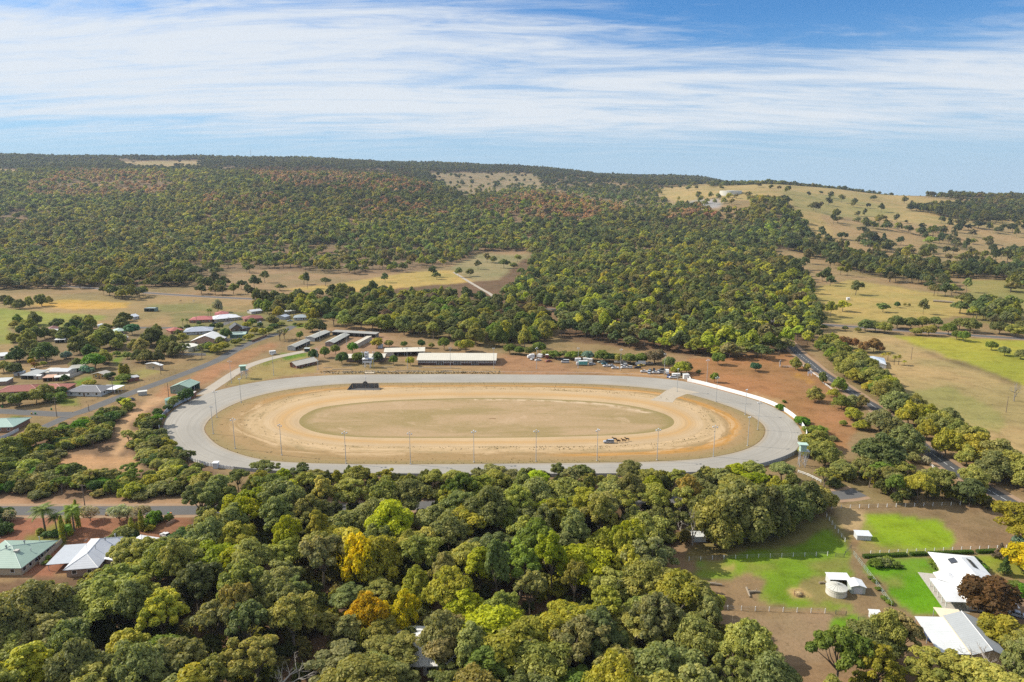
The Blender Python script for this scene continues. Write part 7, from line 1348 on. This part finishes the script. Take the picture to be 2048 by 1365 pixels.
for y0, y1, sp_ in ((470, 950, 11.8), (950, 1500, 14.0), (1500, 2200, 16.5), (2200, 3000, 18), (3000, 4900, 21)):
    yy = np.arange(y0, y1, sp_ * .87); 
    for j, yv in enumerate(yy):
        xx = np.arange(-.92 * yv, .92 * yv, sp_) + (sp_ / 2 if j % 2 else 0)
        cand.append(np.column_stack((xx + rng.uniform(-.45, .45, len(xx)) * sp_, yv + rng.uniform(-.45, .45, len(xx)) * sp_)))
cand = np.vstack(cand); cx_, cy_ = cand.T; cz_ = terrain(cx_, cy_); pxx, pyy = proj(cx_, cy_, cz_)
dn = np.zeros(len(cand))
wx, wy = pxx + fbm(cx_, cy_, 90, 40, 2) * 9, pyy + fbm(cx_, cy_, 90, 50, 2) * 3.5
for poly, d_, (d0, d1) in DENS:
    m_ = inpoly(wx, wy, poly) & (cy_ >= d0) & (cy_ <= d1); dn[m_] = d_
thin = np.clip(1 + 1.15 * fbm(cx_, cy_, 190, 60, 4), .12, 1.15); dn = np.where(dn > .8, dn * np.clip(thin + .1, .30, 1.05), dn * np.clip(thin * thin * 1.2, .25, 1.4))
keep = rng.random(len(cand)) < dn
# drop what lies behind a ridge
yg = np.geomspace(450, 5000, 260); sg = np.linspace(-.95, .95, 240)
YG, SG = np.meshgrid(yg, sg); EG = (terrain(SG * YG, YG) + 3 - CAM_H) / YG; EM = np.maximum.accumulate(EG, 1)
si = np.clip(((cx_ / cy_) - sg[0]) / (sg[1] - sg[0]), 0, 239).astype(int); yi = np.clip(np.log(cy_ / 450) / (math.log(5000 / 450) / 259) - 2, 0, 259).astype(int)
keep &= (cz_ + 16 - CAM_H) / cy_ > EM[si, yi] - .002
keep &= (np.abs(pxx - 1024) < 1300)
rd = np.vstack([c for c, _ in ROADS]); 
mid = np.where(keep & (cy_ < 900))[0]
for i in mid:
    if on_road(cx_[i], cy_[i], 2.5) or not free(cx_[i], cy_[i], 3): keep[i] = False
ids = np.where(keep)[0]; N = len(ids); fx, fy, fz = cx_[ids], cy_[ids], cz_[ids]
var = np.where(fy < 1150, rng.integers(0, 6, N), rng.integers(6, 12, N)).astype(np.int32)
far_ = np.clip((fy - 850) / 700, 0, 1)
sR = np.clip(rng.normal(1.0, .22, N), .5, 1.6) * (1 + .36 * far_); sH = np.clip(rng.normal(.95, .2, N), .5, 1.45) * (1 + .28 * far_)
sR *= np.where(fy > 3000, 1.12, 1.0)
tk = np.empty((N, 3)); rr_ = rng.random(N); gmix = fbm(fx, fy, 220, 80, 3)
for i in range(N):
    q = rr_[i] + gmix[i] * .35
    tk[i] = TINTS['l' if (q > .80 and fy[i] < 1100 and 980 < pxx[ids[i]] < 1700) else 'y' if q > .72 else 'g' if q > .38 else 'o' if q > .24 else 'd']
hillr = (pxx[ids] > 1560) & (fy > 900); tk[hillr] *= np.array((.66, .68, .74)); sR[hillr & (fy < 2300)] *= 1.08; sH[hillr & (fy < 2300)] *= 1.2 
for poly, pr in PINK:
    m_ = inpoly(wx[ids], wy[ids], poly) & (rng.random(N) < pr); tk[m_] = TINTS['p']
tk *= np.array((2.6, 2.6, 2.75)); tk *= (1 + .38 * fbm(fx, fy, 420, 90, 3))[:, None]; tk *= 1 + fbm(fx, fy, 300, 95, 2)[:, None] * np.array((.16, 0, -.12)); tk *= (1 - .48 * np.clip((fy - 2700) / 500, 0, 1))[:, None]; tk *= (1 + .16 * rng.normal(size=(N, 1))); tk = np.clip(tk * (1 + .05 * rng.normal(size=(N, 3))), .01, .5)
me = bpy.data.meshes.new('forest'); me.vertices.add(N); me.vertices.foreach_set('co', np.column_stack((fx, fy, fz)).ravel())
me.attributes.new('variant', 'INT', 'POINT').data.foreach_set('value', var)
me.attributes.new('turn', 'FLOAT_VECTOR', 'POINT').data.foreach_set('vector', np.column_stack((np.zeros(N), np.zeros(N), rng.random(N) * 6.283)).astype(np.float32).ravel())
me.attributes.new('size', 'FLOAT_VECTOR', 'POINT').data.foreach_set('vector', np.column_stack((sR, sR * rng.uniform(.85, 1.15, N), sH)).astype(np.float32).ravel())
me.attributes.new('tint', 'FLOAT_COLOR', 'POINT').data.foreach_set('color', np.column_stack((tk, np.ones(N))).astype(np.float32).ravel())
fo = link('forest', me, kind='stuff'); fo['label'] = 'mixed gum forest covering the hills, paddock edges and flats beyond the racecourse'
ng = bpy.data.node_groups.new('forest_trees', 'GeometryNodeTree')
ng.interface.new_socket('Geometry', in_out='INPUT', socket_type='NodeSocketGeometry'); ng.interface.new_socket('Geometry', in_out='OUTPUT', socket_type='NodeSocketGeometry')
N_ = ng.nodes; gi = N_.new('NodeGroupInput'); go = N_.new('NodeGroupOutput'); iop = N_.new('GeometryNodeInstanceOnPoints'); ci = N_.new('GeometryNodeCollectionInfo')
ci.inputs['Collection'].default_value = proto_col; ci.inputs['Separate Children'].default_value = True; ci.inputs['Reset Children'].default_value = True
iop.inputs['Pick Instance'].default_value = True
for nm, ty, sk in (('variant', 'INT', 'Instance Index'), ('turn', 'FLOAT_VECTOR', 'Rotation'), ('size', 'FLOAT_VECTOR', 'Scale')):
    na = N_.new('GeometryNodeInputNamedAttribute'); na.data_type = ty; na.inputs['Name'].default_value = nm
    ng.links.new(na.outputs['Attribute'], iop.inputs[sk])
ng.links.new(gi.outputs[0], iop.inputs['Points']); ng.links.new(ci.outputs[0], iop.inputs['Instance']); ng.links.new(iop.outputs[0], go.inputs[0])
md = fo.modifiers.new('trees', 'NODES'); md.node_group = ng
print('near wood', nw, 'plants', len(PLANTS), 'forest', N)

# ------------------------------------------------------------------ dry tufts and weeds round the training track
r = np.random.default_rng(5); tv, tf = [], []
def tuft(x, y, s):
    for k in range(5):
        a = r.random() * 6.28; o = len(tv); d = np.array((math.cos(a), math.sin(a))); n_ = np.array((-d[1], d[0])); h = s * r.uniform(.6, 1.1)
        tv.extend([(x - n_[0] * s * .3, y - n_[1] * s * .3, .05), (x + n_[0] * s * .3, y + n_[1] * s * .3, .05), (x + d[0] * s * .5, y + d[1] * s * .5, h)]); tf.append((o, o + 1, o + 2))
mid_ = (L_TOU - TC)
for i in range(650):
    k = r.integers(0, 360); f = 1.012 + abs(r.normal()) * .05
    if r.random() < .45: k = int(r.integers(120, 240))
    p = TC + mid_[k] * f + r.normal(size=2) * .6; tuft(*p, r.uniform(.2, .55))
for i in range(400):
    k = r.integers(0, 360); p = TC + (L_INN[k] - TC) * (1 - abs(r.normal()) * .05); tuft(*p, r.uniform(.2, .5))
for i in range(700):
    p = gp(r.uniform(640, 1000), r.uniform(743, 748.5)); tuft(*p, r.uniform(.3, .9))
me = bpy.data.meshes.new('weeds'); me.from_pydata([tuple(map(float, v)) for v in tv], [], tf); me.materials.append(mat((.11, .095, .04), .9, .35, .4)); link('weeds', me, kind='stuff')

# ------------------------------------------------------------------ undergrowth below the near wood: one mass of bushes
und = bpy.data.collections.new('undergrowth_kinds')
for i in range(4):
    r = np.random.default_rng(900 + i); cl = crown_clumps(r, 3.0, 1.9, 1.4, 16, (.2, .36), .9, -.2, 2)
    o = bpy.data.objects.new('undergrowth_bush_%d' % i, leafmesh('undergrowth_bush', cl, 70, .5, 900 + i, [LEAF_I], None, jit=.6)); und.objects.link(o)
up = np.array([p for poly, spc, sd_ in WOODS for p in scatter(poly, 6.6, sd_ + 50) if not on_road(p[0], p[1], 2)]); n = len(up); r = np.random.default_rng(77)
me = bpy.data.meshes.new('undergrowth'); me.vertices.add(n); me.vertices.foreach_set('co', np.column_stack((up, np.zeros(n))).ravel())
me.attributes.new('variant', 'INT', 'POINT').data.foreach_set('value', r.integers(0, 4, n).astype(np.int32))
me.attributes.new('turn', 'FLOAT_VECTOR', 'POINT').data.foreach_set('vector', np.column_stack((np.zeros(n), np.zeros(n), r.random(n) * 6.28)).astype(np.float32).ravel())
sz = r.uniform(.6, 1.3, n); me.attributes.new('size', 'FLOAT_VECTOR', 'POINT').data.foreach_set('vector', np.column_stack((sz, sz, r.uniform(.6, 1.9, n))).astype(np.float32).ravel())
ut = np.array([TINTS[k] for k in r.choice(list('gdyo'), n)]) * np.array((2.0, 1.9, 1.6)) * (1 + .2 * r.normal(size=(n, 1)))
me.attributes.new('tint', 'FLOAT_COLOR', 'POINT').data.foreach_set('color', np.column_stack((np.clip(ut, .01, .5), np.ones(n))).astype(np.float32).ravel())
uo = link('undergrowth', me, kind='stuff'); ug = ng.copy(); [nd for nd in ug.nodes if nd.bl_idname == 'GeometryNodeCollectionInfo'][0].inputs['Collection'].default_value = und
uo.modifiers.new('bushes', 'NODES').node_group = ug
# ------------------------------------------------------------------ labels for the plants: look, then the place they stand by
MARKS = [('round white water tank', 1672, 1185), ('white tin shelter on bare dirt', 1400, 1188), ('crossed logs in the paddock', 1500, 1187), ('shaded shelter under the gums', 1397, 1078), ('upper paddock shelter', 1724, 1076), ('white farmhouse', 1905, 1170), ('big grey farm shed', 1940, 1295), ('pale blue hut at the wood edge', 1503, 1274),
 ('dark red tree', 1968, 1232), ('golden tree in the wood', 718, 1185), ('orange tree in the wood', 738, 1275), ('small golden tree', 810, 1262), ('half hidden white roof', 842, 1340), ('dead tree at the bottom', 570, 1405), ('bare grey tree in the left wood', 412, 1275), ('dead tree on the right wood edge', 1385, 1090), ('dead tree in the upper wood', 1268, 1075),
 ('lower left green roof', 28, 1130), ('grey and white roofed house', 190, 1130), ('hidden white roofed house', 300, 1125), ('blue wagon on the driveway', 381, 1060), ('lower street bins', 340, 1031), ('tallest palm', 90, 1065), ('far left bottom roof', -30, 1270),
 ('left front track hut', 432, 936), ('middle near straight light pole', 948, 925), ('second near straight light pole', 692, 927), ('first near straight light pole', 563, 911), ('light pole near the horses', 1314, 921), ('light pole at the lower right bend', 1427, 914), ('pale green lookout tower', 1603, 933), ('framed white sign', 1560, 734), ('plain white road sign', 1620, 752),
 ('green workshop', 370, 785), ('green water tank by the track', 347, 806), ('street bus shelter', 285, 790), ('grey tiled corner house', 168, 790), ('street corner power pole', 114, 835), ('house cut by the left edge', 0, 864), ('sandy clearing in the scrub', 190, 928), ('lower street power pole', 170, 1014), ('left bend wall', 330, 862), ('sandy footpath', 245, 880),
 ('red tiled front house', 40, 792), ('long pale steel shed', 118, 753), ('yellow fronted house', 199, 758), ('big beige shed', 307, 739), ('large white gabled house', 412, 690), ('blue grey roofed house', 396, 669), ('dark gabled house', 474, 664), ('broad white roofed house', 455, 642), ('paddock cottage', 272, 639), ('lone green paddock shed', 299, 624), ('town house beside the green field', 96, 671), ('green roofed town house', 241, 669), ('cul de sac house', 602, 641),
 ('nearest driveway stable', 600, 698), ('middle stable', 678, 684), ('wide dark rear stable', 708, 674), ('pavilion', 608, 734), ('commentary tower', 736, 735), ('betting shed', 809, 712), ('long grandstand right end', 990, 730), ('long grandstand left end', 838, 730), ('turquoise horse truck', 1166, 731), ('white minibus', 1130, 726), ('dense row of parked cars', 1308, 746), ('timing hut', 1372, 757), ('white truck at left of car park', 1064, 716),
 ('right country house', 1745, 731), ('white rail fence by the road', 1655, 774), ('leaning bare paddock pole', 2012, 825), ('bare paddock tree', 2028, 803), ('felled trunk heap', 1887, 606), ('right road at the photo edge', 1985, 985), ('white fence under the roadside gum', 1847, 922), ('middle of the stable tree belt', 900, 660), ('left end of the stable tree belt', 660, 640), ('right end of the stable tree belt', 1090, 655), ('highway near the tree belt', 800, 612), ('far lone white hut', 1696, 600)]
MK = [(n, *gp(a, b)) for n, a, b in MARKS]
ORD = ['nearest', 'second nearest', 'third nearest', 'fourth nearest', 'fifth nearest', 'sixth nearest', 'seventh nearest', 'eighth nearest', 'ninth nearest', 'tenth nearest', 'eleventh nearest', 'twelfth nearest', 'thirteenth nearest', 'fourteenth nearest']
buckets = {}
for o, noun, lc, x, y, h in PLANTS:
    big_ = ('tall ' if h > 16.2 else 'short ' if h < 12.6 else '') if noun == 'gum tree' else ('tall ' if h > 11.5 else 'short ' if h < 7 else '') if 'tree' in noun else ('large ' if h > 4 else 'small ' if h < 3 else '')
    ds = sorted(((math.hypot(x - a, y - b), n, a, b) for n, a, b in MK)); d, n, a, b = ds[0]
    dx, dy = x - a, y - b
    where = 'left of' if dx < -abs(dy) else 'right of' if dx > abs(dy) else 'behind' if dy > 0 else 'before'
    if n in ('golden tree in the wood', 'orange tree in the wood', 'small golden tree', 'dark red tree', 'tallest palm', 'bare paddock tree', 'dead tree at the bottom', 'bare grey tree in the left wood', 'dead tree on the right wood edge', 'dead tree in the upper wood') and d < .5:
        o['label'] = {'golden tree in the wood': 'large golden yellow leafy tree in the middle of the wood', 'orange tree in the wood': 'large orange leafy tree in front of the golden one', 'small golden tree': 'smaller golden leafy tree right of the orange one', 'dark red tree': 'large dark red leafy tree beside white farmhouse', 'tallest palm': 'tallest left palm beside lawn strip on lower street', 'bare paddock tree': 'tall bare grey tree alone in right dry paddock',
                      'dead tree at the bottom': 'bleached bare tree sticking up at the bottom of the wood', 'bare grey tree in the left wood': 'bare grey dead tree among the gums of left wood', 'dead tree on the right wood edge': 'tall bare dead tree at right edge of the wood', 'dead tree in the upper wood': 'bare dead tree in the upper right part of wood'}[n]; continue
    desc = (big_ + noun) if noun in ('dead tree', 'nearly leafless tree', 'rusty leafed tree', 'palm') else big_ + lc + ' ' + noun
    buckets.setdefault((desc, where, n), []).append((d, o))
for (desc, where, n), L_ in buckets.items():
    L_.sort(key=lambda q: q[0])
    for i, (d, o) in enumerate(L_):
        o['label'] = f'{desc} {where} the {n}' if len(L_) == 1 else f'{ORD[min(i, 13)]} {desc} {where} the {n}'
        if len(o['label'].split()) > 16: o['label'] = o['label'].replace('in front of', 'before').replace(' the ', ' ', 1)
        if i == 0 and len(L_) == 1: o['label'] = f'{desc} standing {where} the {n}'
GROUPS = {'gum tree': 'gum trees of the near wood', 'shrub': 'shrubs', 'town tree': 'trees of the town', 'garden tree': 'garden trees of the town', 'roadside tree': 'trees along the right road', 'tree': 'belt of trees behind the stables', 'round garden tree': 'round trees by the stables', 'bushy tree': 'bushy trees behind the car park', 'paddock tree': 'paddock trees on the right', 'palm': 'palms', 'pencil cypress': 'pencil cypresses', 'nearly leafless tree': 'leafless street trees'}
for o, noun, *_ in PLANTS:
    if noun in GROUPS: o['group'] = GROUPS[noun]
